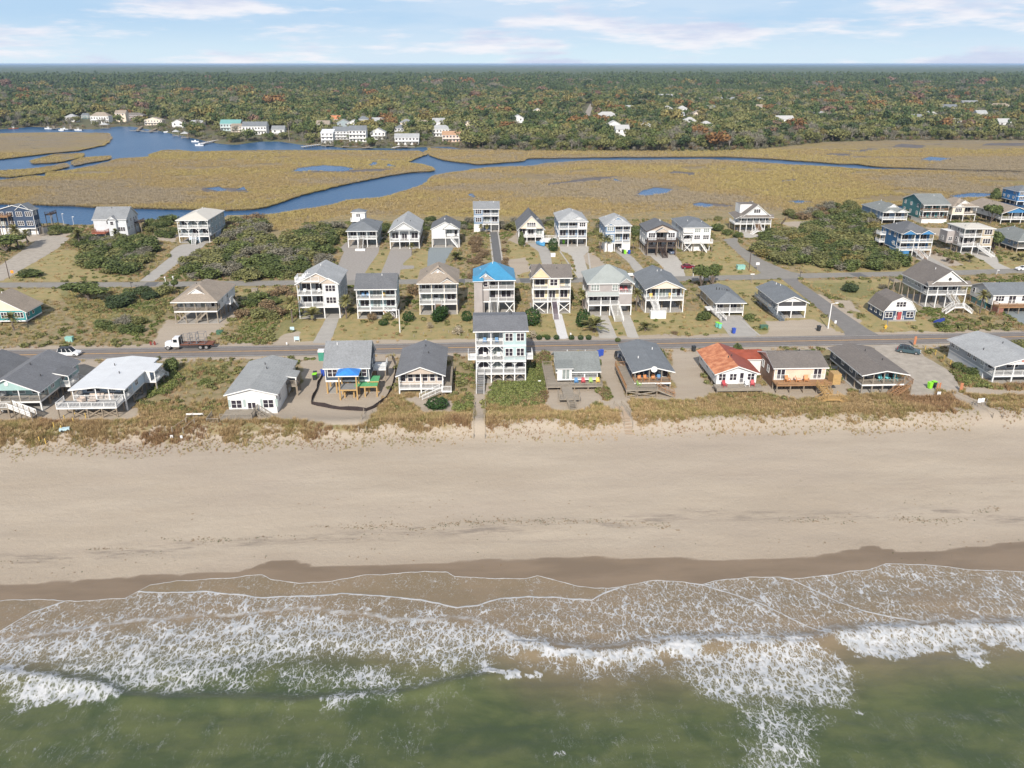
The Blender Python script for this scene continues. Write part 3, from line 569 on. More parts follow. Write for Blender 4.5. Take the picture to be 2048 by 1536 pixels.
blob([(640, 1388), (760, 1372), (860, 1350), (900, 1358), (800, 1392), (660, 1412)], .5, .8); blob([(1640, 1418), (1710, 1422), (1700, 1430), (1650, 1428)], .9, .3)
streak = np.zeros(SX.shape)
for p, v in (([(-50, 1420), (330, 1400), (400, 1440), (300, 1560), (-50, 1560)], .8), ([(600, 1410), (900, 1390), (860, 1560), (600, 1560)], .9), ([(1080, 1380), (1320, 1330), (1500, 1420), (1480, 1560), (1100, 1560)], .5), ([(300, 1420), (600, 1420), (560, 1560), (300, 1560)], .4), ([(1650, 1430), (2100, 1330), (2100, 1560), (1650, 1560)], .4), ([(1000, 1170), (1240, 1175), (1640, 1262), (1640, 1275), (1300, 1280), (1000, 1260)], 0)):
    streak = np.maximum(streak, v*sm(-3, 3, sdist(SX, SY, [at(a, b, SEA) for a, b in p])+wn*2))
# swash lace between the fronts
sw = (SY > fby) & (SY < f0y)
lo = np.where(SY < f2y, .33, .13); lo = np.where(SX > at(1200, 1200, SEA)[0], .36, lo)
k = fbm(SX*.12, SY*.25, 91, 3); lace = lo*(.55+.9*k)
dens = np.maximum(dens, np.where(sw, lace, 0))
brown = sm(-13, 0, SY-fby)          # turbid and shallow near the shore
crest = np.exp(-((SY-cy(FC, SX, -99)+.9)/1.1)**2)+.8*np.exp(-((SY-cy(FC, SX, -99)+3.2)/2.2)**2)*.35
brk = np.exp(-((SY-fby+1.2)/1.6)**2)*sm(at(960, 1300, SEA)[0], at(1080, 1300, SEA)[0], SX)
xl_ = at(1085, 1350, SEA)[0]; crest = crest*(1-sm(xl_-6, xl_-.5, SX)); base = zt(SX, SY)+.035
swell = (fbm(SX*.06, SY*.22, 66, 3)-.5)*.7*sm(86, 76, SY)+(fbm(SX*.5, SY*.9, 67, 3)-.5)*.12*sm(88, 82, SY)
lump = (fbm(SX*1.3, SY*1.5, 68, 3)-.5)*.55*sm(.75, .97, dens)+(fbm(SX*2.5, SY*2.5, 69, 2)-.5)*.1*sm(.3, .7, dens)
SZ = np.maximum(base, SEA+swell+crest*.5+brk*.55+lump); SZ = np.where(SY < 46, SEA, SZ)
def seamat():
    m = bpy.data.materials.new('sea water'); N, L, b = nodes(m); b.inputs['IOR'].default_value = 1.33
    tc = N.new('ShaderNodeTexCoord'); src = tc.outputs['Object']
    def att(n): a = N.new('ShaderNodeAttribute'); a.attribute_name = n; return a.outputs['Fac']
    def mth(op, a, c=0., d=0.):
        r = N.new('ShaderNodeMath'); r.operation = op
        for i, q in enumerate((a, c, d)):
            if isinstance(q, (int, float)): r.inputs[i].default_value = q
            else: L.new(q, r.inputs[i])
        return r.outputs[0]
    def rmp(v, a, c, lo=0., hi=1.):
        r = N.new('ShaderNodeMapRange'); r.interpolation_type = 'SMOOTHSTEP'
        for i, q in ((0, v), (1, a), (2, c), (3, lo), (4, hi)):
            if isinstance(q, (int, float)): r.inputs[i].default_value = q
            else: L.new(q, r.inputs[i])
        return r.outputs[0]
    def vec(scl, rot=0.):
        mp = N.new('ShaderNodeMapping'); mp.inputs['Scale'].default_value = scl; mp.inputs['Rotation'].default_value = (0, 0, rot); L.new(src, mp.inputs[0]); return mp.outputs[0]
    def noise(v, s, d=5, r=.6, dist=0., col=False):
        n = N.new('ShaderNodeTexNoise'); n.inputs['Scale'].default_value = s; n.inputs['Detail'].default_value = d; n.inputs['Roughness'].default_value = r; n.inputs['Distortion'].default_value = dist; L.new(v, n.inputs['Vector']); return n.outputs[1 if col else 0]
    def mix(f, a, c):
        r = N.new('ShaderNodeMix'); r.data_type = 'RGBA'; L.new(f, r.inputs['Factor'])
        for k, q in (('A', a), ('B', c)):
            if isinstance(q, tuple): r.inputs[k].default_value = (*q, 1)
            else: L.new(q, r.inputs[k])
        return r.outputs['Result']
    def warp(v, s, amt):
        s1 = N.new('ShaderNodeVectorMath'); s1.operation = 'SUBTRACT'; L.new(noise(v, s, 4, .6, col=True), s1.inputs[0]); s1.inputs[1].default_value = (.5, .5, .5)
        s2 = N.new('ShaderNodeVectorMath'); s2.operation = 'MULTIPLY_ADD'; L.new(s1.outputs[0], s2.inputs[0]); s2.inputs[1].default_value = (amt, amt, 0); L.new(v, s2.inputs[2]); return s2.outputs[0]
    def voro(v, s):
        n = N.new('ShaderNodeTexVoronoi'); n.feature = 'DISTANCE_TO_EDGE'; n.inputs['Scale'].default_value = s; L.new(v, n.inputs['Vector']); return n.outputs['Distance']
    D = att('dens'); B = att('brown')
    w1 = warp(warp(vec((1, .48, 1), .3), .8, 1.6), 3.0, .35); w2 = warp(vec((1, .5, 1), .2), 2.0, .8)
    v1 = voro(w1, 1.25); v2 = voro(w2, 3.1)
    big = noise(vec((1, .7, 1)), .5, 4, .6)
    dd = mth('ADD', D, mth('MULTIPLY', mth('SUBTRACT', big, .5), .95))
    dd = mth('MULTIPLY', dd, rmp(D, .02, .12))
    fine = noise(vec((1, .8, 1)), 3.2, 5, .7)
    th1 = mth('MULTIPLY', mth('POWER', mth('MAXIMUM', dd, 0), 1.5), .19); th2 = mth('MULTIPLY', mth('POWER', mth('MAXIMUM', dd, 0), 1.6), .22)
    e1 = mth('SUBTRACT', th1, mth('ADD', v1, mth('MULTIPLY', mth('SUBTRACT', fine, .5), .16)))
    e2 = mth('SUBTRACT', th2, mth('ADD', v2, mth('MULTIPLY', mth('SUBTRACT', fine, .5), .35)))
    foam = mth('MAXIMUM', rmp(e1, -.01, .04), mth('MULTIPLY', rmp(e2, -.02, .06), .75))
    foam = mth('MULTIPLY', foam, rmp(mth('ADD', D, mth('MULTIPLY', mth('SUBTRACT', big, .5), .2)), .03, .2)); foam = mth('MAXIMUM', foam, rmp(mth('ADD', mth('MULTIPLY', D, 1.0), mth('MULTIPLY', mth('SUBTRACT', noise(warp(vec((1, .6, 1), .2), 1.5, .9), 1.7, 7, .72), .5), 1.3)), .80, 1.15))
    # drifting thin streaks on the green water
    iso = lambda n_, w_: rmp(mth('ABSOLUTE', mth('SUBTRACT', n_, .5)), w_, w_*.25)
    sv = vec((1, .33, 1), -.45); vs1 = mth('MAXIMUM', iso(noise(sv, .55, 6, .62, .5), .006), iso(noise(warp(sv, .7, 1.5), .9, 5, .6, .3), .006))
    st = mth('MULTIPLY', mth('MULTIPLY', vs1, rmp(noise(vec((1, 1, 1)), .35, 5, .7), .44, .62)), mth('MULTIPLY', att('streak'), rmp(fine, .2, .5)))
    foam = mth('MAXIMUM', foam, mth('MULTIPLY', st, .7))
    # swash edges
    wn_ = noise(src, .8, 3, .6)
    for n, wd in (('e0', .13), ('e2', .15), ('e3', .16), ('e5', .14)):
        a = mth('ABSOLUTE', att(n)); ln = rmp(a, mth('MULTIPLY', wn_, wd*2.4), mth('MULTIPLY', wn_, wd*.9))
        foam = mth('MAXIMUM', foam, mth('MULTIPLY', ln, .95))
    eb = mth('MULTIPLY', rmp(mth('ABSOLUTE', mth('ADD', att('eb'), mth('MULTIPLY', mth('SUBTRACT', fine, .5), 1.6))), .55, .1), rmp(noise(src, .35, 5, .7), .38, .6))
    foam = mth('MAXIMUM', foam, mth('MULTIPLY', eb, .75))
    wc = mix(B, (.092, .108, .046), (.225, .172, .112)); wc = mix(rmp(noise(vec((1, 1.15, 1)), .13, 6, .6, .4), .4, .62), wc, mix(B, (.056, .076, .034), (.20, .155, .098)))
    wc = mix(mth('MULTIPLY', rmp(D, .2, .9), .35), wc, (.20, .20, .15))
    c = mix(foam, wc, mix(rmp(noise(src, .9, 5, .7), .35, .65), (.38, .40, .42), (.52, .525, .53))); L.new(c, b.inputs['Base Color'])
    L.new(rmp(foam, 0, 1, .28, .9), b.inputs['Roughness'])
    bp = N.new('ShaderNodeBump'); bp.inputs['Strength'].default_value = .35; bp.inputs['Distance'].default_value = .12
    L.new(mth('ADD', mth('MULTIPLY', foam, .8), mth('ADD', mth('MULTIPLY', fine, .7), noise(vec((1, 1.5, 1)), 1.3, 4, .6))), bp.inputs['Height']); L.new(bp.outputs[0], b.inputs['Normal'])
    return m
me = npmesh('sea', np.stack([SX, SY, SZ], -1).reshape(-1, 3), SQ, seamat(), True)
fattr(me, 'dens', dens); fattr(me, 'brown', brown); fattr(me, 'streak', streak); fattr(me, 'e0', SY-f0y)
fattr(me, 'e2', np.clip(SY-f2y, -9, 9)); fattr(me, 'e3', np.clip(SY-cy(F3, SX, 999), -9, 9)); fattr(me, 'e5', np.clip(SY-cy(F5, SX, 999), -9, 9)); fattr(me, 'eb', np.clip(SY-fby, -9, 9))
kind(link('sea', me), 'structure')
# ------------------------------------------------------------------ house parts
WC = {}
def win_mesh(w, h, sash, frame, glass):
    k = (round(w, 1), round(h, 1), sash, frame.name, glass.name)
    if k in WC: return WC[k]
    w, h = k[0], k[1]; t = .11; mb = MB()
    mb.box(-w/2-t, -.07, -t, -w/2, 0, h+t, frame); mb.box(w/2, -.07, -t, w/2+t, 0, h+t, frame)
    mb.box(-w/2, -.07, h, w/2, 0, h+t, frame); mb.box(-w/2, -.09, -t, w/2, 0, 0, frame)
    n = max(1, round(w/sash)) if sash else 1
    for i in range(1, n): x = -w/2+w*i/n; mb.box(x-.06, -.06, 0, x+.06, -.005, h, frame)
    if h < 1.9: mb.box(-w/2, -.05, h*.5-.025, w/2, -.012, h*.5+.025, frame)
    p = MB(); p.face([(-w/2, -.02, 0), (w/2, -.02, 0), (w/2, -.02, h), (-w/2, -.02, h)], glass)
    WC[k] = (mb.mesh('window'), p.mesh('pane')); return WC[k]
FACE = {'f': 0, 'l': -math.pi/2, 'r': math.pi/2, 'b': math.pi}
def window(root, x, y, z, w=1.4, h=1.3, face='f', sash=.75, frame=None, glass=None, name='window'):
    a, b = win_mesh(w, h, sash, frame or WHITE, glass or (GLASSL if random.random() < .22 else GLASS))
    o = link(name, a, root, (x, y, z), FACE[face]); link('pane', b, o); return o
RC = {}
def rail_mesh(L, m, h=1.0, solid=False):
    k = (round(L*2)/2, m.name, h, solid)
    if k in RC: return RC[k]
    l = k[0]; mb = MB(); mb.box(0, -.05, h-.06, l, .05, h, m); mb.box(0, -.03, .1, l, .03, .17, m)
    if solid: mb.box(0, -.015, .17, l, .015, h-.06, m)
    else:
        n = max(2, int(l/.24))
        for i in range(n+1): x = .02+(l-.06)*i/n; mb.box(x-.022, -.022, .17, x+.022, .022, h-.06, m)
    n = max(1, round(l/2.2))
    for i in range(n+1): x = .05+(l-.1)*i/n; mb.box(x-.05, -.05, 0, x+.05, .05, h+.06, m)
    RC[k] = (mb.mesh('railing'), l); return RC[k]
def railing(root, p, q, z, m=None, h=1.0, solid=False, name='railing'):
    L = math.hypot(q[0]-p[0], q[1]-p[1])
    if L < .3: return
    me, l = rail_mesh(L, m or WHITE, h, solid); o = link(name, me, root, (p[0], p[1], z), math.atan2(q[1]-p[1], q[0]-p[0])); o.scale = (L/l, 1, 1); return o
BXC = {}
def boxpart(name, root, x0, y0, z0, x1, y1, z1, m, top=None):
    """one box part; alike sizes share a mesh"""
    k = (name, round(x1-x0, 2), round(y1-y0, 2), round(z1-z0, 2), m.name, top and top.name)
    if k not in BXC: mb = MB(); mb.box(0, 0, 0, k[1], k[2], k[3], m, top); BXC[k] = mb.mesh(name)
    return link(name, BXC[k], root, (x0, y0, z0))
def stairs(root, p, q, w, m, rail=None, tread=None, name='staircase'):
    """flight from p (top) to q (bottom); direction in plan from p to q"""
    p = Vector(p); q = Vector(q); d = Vector((q.x-p.x, q.y-p.y, 0)); L = d.length; d.normalize(); s = Vector((-d.y, d.x, 0)); H = p.z-q.z
    n = max(3, round(H/.19)); mb = MB(); tr = MB()
    for e in (-w/2, w/2-.06):
        mb.bar(p+s*(e+.03)-Vector((0, 0, .2)), q+s*(e+.03)-Vector((0, 0, .02)), .07, m, .28)
    o = mb.build(name, root)
    for i in range(n):
        c = p+d*(L*(i+.5)/n)-Vector((0, 0, H*(i+.6)/n)); a = c-s*w/2; b = c+s*w/2
        tr.bar(a, b, L/n*.9, tread or m, .05)
    tr.build('treads', o)
    rl = MB(); rm = rail or m
    for e in (-w/2, w/2):
        for hh in (.95, .15): rl.bar(p+s*e+Vector((0, 0, hh)), q+s*e+Vector((0, 0, hh)), .07, rm)
        k = max(2, int(L/.25))
        for i in range(k+1):
            c = p+s*e+(q-p)*(i/k); t = .09 if i % 6 == 0 or i == k else .035
            rl.bar(c+Vector((0, 0, 0 if t > .05 else .15)), c+Vector((0, 0, 1.02 if t > .05 else .95)), t, rm)
    rl.build('handrail', o); return o
def braces(root, x0, x1, y, z0, z1, m, name='cross_brace'):
    mb = MB(); mb.bar((x0, y, z0), (x1, y, z1), .1, m, .18); mb.bar((x1, y+.1, z0), (x0, y+.1, z1), .1, m, .18); mb.build(name, root)
def slab(mb, pts, t, mt, me_):
    """thick roof plane from 3-4 points (counter-clockwise from above), underside t lower, edges in trim"""
    k = len(pts); lo = [(p[0], p[1], p[2]-t) for p in pts]; mb.face(pts, mt); mb.face(lo[::-1], me_)
    for i in range(k): j = (i+1) % k; mb.face([pts[i], lo[i], lo[j], pts[j]], me_)
def vent_pipes(root, pts, m):
    for x, y, z in pts:
        mb = MB(); mb.cyl((0, 0, -.3), (0, 0, .45), .09, .09, m, 6); mb.build('vent_pipe', root, (x, y, z))
def roof_at(kind_, x, y, W_, D, ev, rise, fr):
    """height of the roof surface over plan point (front gable / side gable / hip)"""
    if kind_ == 'gy': return ev+rise*(1-abs(x)/(W_/2))
    if kind_ == 'gx': return ev+rise*(1-abs(y-D/2)/(D/2))
    if kind_ in ('hy', 'hx'):
        h = min(W_, D)/2; return ev+rise*min(1, min(W_/2-abs(x), D/2-abs(y-D/2))/h)
    return ev
def add_roof(root, kd, W_, D, ev, rise, m, trim, ov=.5, ribs=False, frontov=None):
    mb = MB(); t = .22; x0, x1 = -W_/2-ov, W_/2+ov; fo = ov if frontov is None else frontov; y0, y1 = -fo, D+ov; s = rise/(W_/2); e = ev-s*ov if kd == 'gy' else ev
    if kd == 'gy':
        r = ev+rise; A = lambda x, y, z: (x, y, z)
        slab(mb, [(x0, y1, e), (x0, y0, e), (0, y0, r), (0, y1, r)], t, m, trim); slab(mb, [(0, y1, r+.003), (0, y0, r+.003), (x1, y0, e), (x1, y1, e)], t, m, trim)
        if ribs:
            for i in range(int(D/.6)+1):
                y = y0+.2+i*.6
                if y > y1-.1: break
                for sx, xx in ((-1, x0), (1, x1)): mb.bar((xx, y, e+.03), (0, y, r+.03), .05, m, .06)
    elif kd == 'gx':
        s = rise/(D/2); ef = ev-s*fo; eb = ev-s*ov; r = ev+rise; c = D/2
        slab(mb, [(x0, c, r), (x0, y0, ef), (x1, y0, ef), (x1, c, r)], t, m, trim); slab(mb, [(x0, y1, eb), (x0, c, r+.003), (x1, c, r+.003), (x1, y1, eb)], t, m, trim)
    elif kd in ('hy', 'hx'):
        r = ev+rise; h = (min(x1-x0, y1-y0))/2
        if y1-y0 >= x1-x0 if kd == 'hy' else False:
            a, b = (0, y0+h, r), (0, y1-h, r)
            P = [[(x0, y0, ev), (x1, y0, ev), a], [(x1, y1, ev), (x0, y1, ev), b], [(x0, y1, ev), (x0, y0, ev), a, b], [(x1, y0, ev), (x1, y1, ev), b, a]]
        else:
            k = min(h, (x1-x0)/2-.4); c = (y0+y1)/2; a, b = (x0+k, c, r), (x1-k, c, r)
            P = [[(x0, y0, ev), (x1, y0, ev), b, a], [(x1, y1, ev), (x0, y1, ev), a, b], [(x0, y1, ev), (x0, y0, ev), a], [(x1, y0, ev), (x1, y1, ev), b]]
        for p in P: mb.face(p, m)
        mb.box(x0, y0, ev-t, x1, y1, ev-.004, trim)
        if ribs:
            for i in range(int((x1-x0)/.7)):
                x = x0+.35+i*.7; q = min(1, (x-x0)/h, (x1-x)/h); c = (y0+y1)/2
                mb.bar((x, y0, ev+.03), (x, y0+(c-y0)*q, ev+.03+rise*q), .05, m, .06)
    elif kd == 'gam':
        r = ev+rise; z1 = ev+rise*.68; xx = W_/2*.62
        for sg in (-1, 1):
            P = [(sg*x1, y1, ev-.2), (sg*x1, y0, ev-.2), (sg*xx, y0, z1), (sg*xx, y1, z1)]; Q = [(sg*xx, y1, z1), (sg*xx, y0, z1), (0, y0, r), (0, y1, r)]
            for p in (P, Q): slab(mb, p if sg < 0 else p[::-1], t, m, trim)
    elif kd == 'shed':
        slab(mb, [(x0, y1, ev+rise), (x0, y0, ev), (x1, y0, ev), (x1, y1, ev+rise)], t, m, trim)
    return mb.build('roof', root)
def gable(root, kd, W_, D, ev, rise, m, y=0., back=True):
    if kd == 'gy':
        for yy, f in ((y, 1), (D, -1)):
            mb = MB(); z = ev-.02; P = [(-W_/2, yy, z), (W_/2, yy, z), (0, yy, ev+rise-.26)]; Q = [(a, yy+.12*f, c) for a, _, c in P]
            mb.face(P if f > 0 else P[::-1], m); mb.face(Q[::-1] if f > 0 else Q, m); mb.build('gable', root)
    elif kd == 'gx':
        for sg in (-1, 1):
            mb = MB(); xx = sg*(W_/2-.003); P = [(xx, 0, ev-.02), (xx, D, ev-.02), (xx, D/2, ev+rise-.26)]; mb.face(P if sg > 0 else P[::-1], m); mb.build('gable', root)
    elif kd == 'gam':
        for yy, f in ((-.02, 1), (D+.02, -1)):
            mb = MB(); z1 = ev+rise*.68-.2; xx = W_/2*.62; P = [(-W_/2, yy, ev-.02), (W_/2, yy, ev-.02), (xx, yy, z1), (0, yy, ev+rise-.25), (-xx, yy, z1)]; mb.face(P if f > 0 else P[::-1], m); mb.build('gable', root)
def dormer(root, x, y, z, w, h, dep, rm, wm, trim=None):
    """small front gable that dies into the roof behind it; z = its eave height, y = its face"""
    mb = MB(); o = .25; t = .16; tr = trim or WHITE
    slab(mb, [(x-w/2-o, y+dep, z-h*o*2/w), (x-w/2-o, y-o, z-h*o*2/w), (x, y-o, z+h), (x, y+dep, z+h)], t, rm, tr)
    slab(mb, [(x, y+dep, z+h+.003), (x, y-o, z+h+.003), (x+w/2+o, y-o, z-h*o*2/w), (x+w/2+o, y+dep, z-h*o*2/w)], t, rm, tr)
    d = mb.build('dormer', root)
    g = MB(); g.hexa([(x-w/2, y, z-.3), (x+w/2, y, z-.3), (x+w/2, y+dep*.8, z-.3), (x-w/2, y+dep*.8, z-.3), (x-.02, y, z+h-.2), (x+.02, y, z+h-.2), (x+.02, y+dep*.8, z+h-.2), (x-.02, y+dep*.8, z+h-.2)], wm); g.build('dormer_wall', d)
HOUSES = []; FOOT = []
def house(label, xl, xr, yr, yg, fl, ev, kd, ridge, dep, wall, roof, lv, pd=2.2, widths=None, gnd=None, trim=None, post=None, pile=None, rail=None, rsolid=False, gab=None, ov=.5,
          side=3, ribs=False, z0=0., bw=None, name='beach_house', closed=False, pier=3.1, doors=(), glass=None, floorm=None, cat='house', brace=False, lattice=None):
    trim = trim or WHITE; post = post or WHITE; pile = pile or PILE; rail = rail or WHITE; wm = WL[wall]; rm = RF[roof]; gm = WL[gab] if gab else wm; bwm = WL[bw] if bw else wm
    Yf = at((xl+xr)/2, yg, z0)[1]; X0 = onY(xl, yr, Yf)[0]; X1 = onY(xr, yr, Yf)[0]; xc = (X0+X1)/2; Wd = X1-X0
    zz = lambda py, Y=None: onY((xl+xr)/2, py, Y or Yf)[1]-z0
    E = zz(ev); Z = [zz(q) for q in fl]
    if isinstance(dep, tuple):
        if len(dep) == 2: rz = zz(ridge)+z0; D = at(dep[0], dep[1], rz)[1]-Yf
        else: D = at(dep[0], dep[1], E+z0)[1]-Yf
    else: D = dep
    if ridge > 60: rise = (zz(ridge)-E) if kd in ('gy', 'gam') else (zz(ridge, Yf+D/2)-E)
    else: rise = ridge
    rise = max(rise, .3); D = max(D, 4.)
    root = thing(name, label, cat, (xc, Yf, z0)); h = Wd/2
    FOOT.append((X0-1, Yf-1.2, X1+1, Yf+D+1.5))
    nb = len(lv[0]); widths = widths or [1]*nb; cs = np.cumsum([0]+list(widths))/sum(widths)*Wd-h
    wz0 = 0. if closed else Z[0]
    # walls of the closed body, one part; flush front cells add boxes
    boxpart('wall', root, -h, pd, wz0, h, D, E, bwm) if pd > .05 else boxpart('wall', root, -h, 0, wz0, h, D, E, bwm)
    tops = Z[1:]+[E]
    for L in range(len(Z)):
        z, zt_ = Z[L], tops[L]; H = zt_-z; wh = min(1.5, H*.55)
        row = lv[L]
        if any(c not in 'Ww' for c in row) or not closed:
            if pd > .05: boxpart('porch_floor', root, -h-.02, -.08, z-.32, h+.02, pd-.003, z, trim, floorm or DECKG)
        runs = None
        for i, c in enumerate(row):
            a, b = cs[i], cs[i+1]; w = b-a; m_ = (a+b)/2
            if c in 'Ww' and pd > .05: boxpart('wall', root, a, 0, z+.003, b, pd-.003, zt_-(.32 if L < len(Z)-1 else .0), wm)
            yy = 0 if c in 'Ww' else pd
            if c == 'W': window(root, m_, -.003 if pd > .05 else 0, z+H*.28, min(w*.62, 2.7), wh, glass=glass)
            elif c == 'o': window(root, m_, yy, z+.35, min(w*.62, 2.4), min(2.0, H*.72), sash=1.0, glass=glass, name='window')
            elif c == 'd': window(root, m_-w*.05, yy, z+.03, min(w*.5, 1.8), 2.1, sash=.9, name='door'); 
            elif c == 'e':
                window(root, m_-w*.22, yy, z+.9, min(w*.35, 1.6), 1.3); window(root, m_+w*.25, yy, z+.03, .9, 2.1, name='door', sash=0)
            elif c == 'b':
                n = max(2, int(w/1.1))
                for j in range(n): window(root, a+w*(j+.5)/n, yy, z+.75, w/n*.66, 1.35, sash=0)
            elif c == 's':
                boxpart('screen', root, a+.08, .05, z+.9, b-.08, .08, zt_-.1, SCREEN); boxpart('screen_panel', root, a+.08, .0, z+.003, b-.08, .1, z+.9, trim)
            elif c == 'a':
                window(root, m_, yy, z+.35, min(w*.62, 2.4), min(2.0, H*.72), sash=1.0, glass=glass)
            if c in 'odeab': railing(root, (a+.05, .0), (b-.05, .0), z, rail, solid=rsolid)
            if c in 'as':
                mb = MB(); g = min(.8, w*.28)
                for xx, sg in ((a+.1, 1), (b-.1, -1)): mb.bar((xx, .04, zt_-.35-g), (xx+sg*g, .04, zt_-.32), .12, post)
                if c == 'a': mb.build('corner_bracket', root)
        if pd > .8:
            if row[0] in 'odeabs': railing(root, (-h+.03, .08), (-h+.03, pd-.1), z, rail, solid=rsolid)
            if row[-1] in 'odeabs': railing(root, (h-.03, .08), (h-.03, pd-.1), z, rail, solid=rsolid)
        # windows along both sides
        n = side; ws = min(1.1, D*.1)
        for j in range(n):
            y = pd+(D-pd)*(j+.5)/n+(random.random()-.5)*.8
            for sx, f in ((-h, 'l'), (h, 'r')):
                if random.random() < .85: window(root, sx, y, z+H*.35, ws, min(1.3, H*.45), f, sash=0 if ws < 1 else .7)
    # posts carrying the porch, and pilings
    if pd > .05:
        for i in range(nb+1):
            x = cs[i]+(.08 if i == 0 else -.08 if i == nb else 0)
            if not closed: boxpart('post', root, x-.12, -.02, -.4, x+.12, .22, Z[0]-.32, post if post is WHITE or True else post)
            for L in range(len(Z)):
                l_ = lv[L][max(i-1, 0)] if i else 'W'; r_ = lv[L][i] if i < nb else 'W'
                if not (l_ in 'Ww' and r_ in 'Ww') or (i in (0, nb) and lv[L][0 if i == 0 else -1] not in 'Ww'):
                    zc = tops[L]-(.32 if L < len(Z)-1 else 0); boxpart('post', root, x-.08, .0, Z[L], x+.08, .16, zc, post)
    if not closed:
        ny = max(2, int((D-pd)/pier)+1); nx = 3 if Wd > 6 else 2
        for j in range(ny):
            y = pd+.2+(D-pd-.5)*j/(ny-1)
            for i in range(nx):
                x = -h+.2+(Wd-.4)*i/(nx-1); boxpart('piling', root, x-.14, y-.14, -.4, x+.14, y+.14, Z[0], pile)
        if brace:
            for j in range(ny-1):
                y = pd+.2+(D-pd-.5)*j/(ny-1); y2 = y+(D-pd-.5)/(ny-1)
                for x in (-h+.2, h-.2):
                    if j % 2 == 0:
                        mb = MB(); mb.bar((x, y, .4), (x, y2, Z[0]-.4), .1, pile, .18); mb.bar((x, y2, .4), (x, y, Z[0]-.4), .1, pile, .18); mb.build('cross_brace', root)
        boxpart('floor_beam', root, -h+.03, pd+.03, Z[0]-.33, h-.03, D-.03, Z[0]-.003, trim)
        g = gnd or ''
        for i, c in enumerate(g):
            a = -h+Wd*i/len(g); b = -h+Wd*(i+1)/len(g)
            if c == 'w': boxpart('store_wall', root, a+.05, .15, 0, b-.05, D*.5, Z[0]-.34, wm)
            if c == 'W': boxpart('store_wall', root, a+.05, .15, 0, b-.05, D*.5, Z[0]-.34, trim)
            if c == 'g': boxpart('store_wall', root, a+.05, D*.45, 0, b-.05, D*.8, Z[0]-.34, wm); boxpart('garage_door', root, a+.4, D*.45-.06, .05, b-.4, D*.45-.005, min(2.3, Z[0]-.5), trim)
            if c == 'd': boxpart('store_wall', root, a+.05, D*.35, 0, b-.05, D*.8, Z[0]-.34, wm)
            if c == 'x': braces(root, a+.1, b-.1, .1, .3, Z[0]-.5, post)
        if g or Z[0] > 1.8: boxpart('ground_slab', root, -h-.2, -.1, .0, h+.2, D, .075, CONC)
    # corner boards
    for x in (-h-.02, h-.1):
        boxpart('corner_board', root, x, pd-.03 if pd > .05 else -.03, wz0, x+.12, (pd if pd > .05 else 0)+.1, E, trim)
    rf = add_roof(root, kd, Wd, D, E, rise, rm, trim, ov, ribs)
    gable(root, kd, Wd, D, E, rise, gm, y=.02)
    vp = []
    for _ in range(2):
        x = random.uniform(-h*.7, h*.7); y = random.uniform(D*.3, D*.8); vp.append((x, y, roof_at(kd, x, y, Wd, D, E, rise, 0)))
    vent_pipes(root, vp, WHITE if random.random() < .5 else DARK)
    # condenser unit on a bracket at the side
    info = dict(root=root, X0=X0, X1=X1, Y=Yf, D=D, h=h, W=Wd, Z=Z, E=E, rise=rise, cs=cs, pd=pd, xc=xc, z0=z0, kd=kd)
    info['px'] = lambda px, py: onY(px, py, Yf)[0]-xc
    return info
def deck(H, x0, x1, y0, y1, z, m, rail=None, fl=None, sides='fl r', rh=1.0, solid=False, posts=True, fm=None, nm='deck'):
    root = H['root']; rail = rail or m
    d = boxpart(nm, root, x0, y0, z-.3, x1, y1, z, m, fm or m)
    if 'f' in sides: railing(root, (x0+.05, y0+.05), (x1-.05, y0+.05), z, rail, rh, solid)
    if 'l' in sides: railing(root, (x0+.05, y0+.05), (x0+.05, y1-.05), z, rail, rh, solid)
    if 'r' in sides: railing(root, (x1-.05, y0+.05), (x1-.05, y1-.05), z, rail, rh, solid)
    if 'b' in sides: railing(root, (x0+.05, y1-.05), (x1-.05, y1-.05), z, rail, rh, solid)
    if posts:
        n = max(2, int((x1-x0)/2.6)+1)
        for i in range(n):
            x = x0+.15+(x1-x0-.3)*i/(n-1)
            for y in ((y0+.15, y1-.2) if y1-y0 > 2.5 else (y0+.15,)): boxpart('post', root, x-.1, y-.1, -.5, x+.1, y+.1, z-.3, PILE)
    return d
def disc(root, x, y, z, r, m, name='round_vent'):
    mb = MB(); mb.cyl((0, 0, 0), (0, -.06, 0), r, r, m, 14); mb.build(name, root, (x, y, z))
# ------------------------------------------------------------------ first row: houses on the dune
A1 = house('seafoam oceanfront house, charcoal gable roof, long white ramp down its front', -45, 76, 781, 824, [803], 781, 'gy', 757, (100, 700), 'seafoam', 'mid', ['ooo'], pd=3.2, gab='seafoam', post=WHITE, rail=GREYW, brace=True)
r = A1; disc(r['root'], 0, -.02, r['E']+r['rise']*.55, .38, WHITE)
x = r['h']; z = r['Z'][0]
add_x = MB(); slab(add_x, [(x-1, 11.5, r['E']+.5), (x-1, 7.5, r['E']+.5), (x+1.9, 7.5, r['E']-.15), (x+1.9, 11.5, r['E']-.15)], .2, RF['dark'], WHITE); add_x.build('side_porch_roof', r['root'])
deck(r, x+.02, x+1.9, 7.6, 11.4, z, WHITE, WHITE, sides='fr'); boxpart('post', r['root'], x+1.7, 7.7, z, x+1.85, 7.85, r['E']-.3, WHITE)
stairs(r['root'], (x+1.1, 11.5, z), (x+1.1, 15, .1), 1.1, GREYW, WHITE)
deck(r, -2.2, 1.1, -3.0, -.1, z-.1, GREYW, WHITE, sides='fl')
mbr = MB(); p0 = Vector((1.1, -2.3, z-.15)); p1 = Vector((6.2, -4.4, 1.0)); mbr.bar(p0, p1, 1.3, GREYW, .12); ramp = mbr.build('ramp', r['root'])
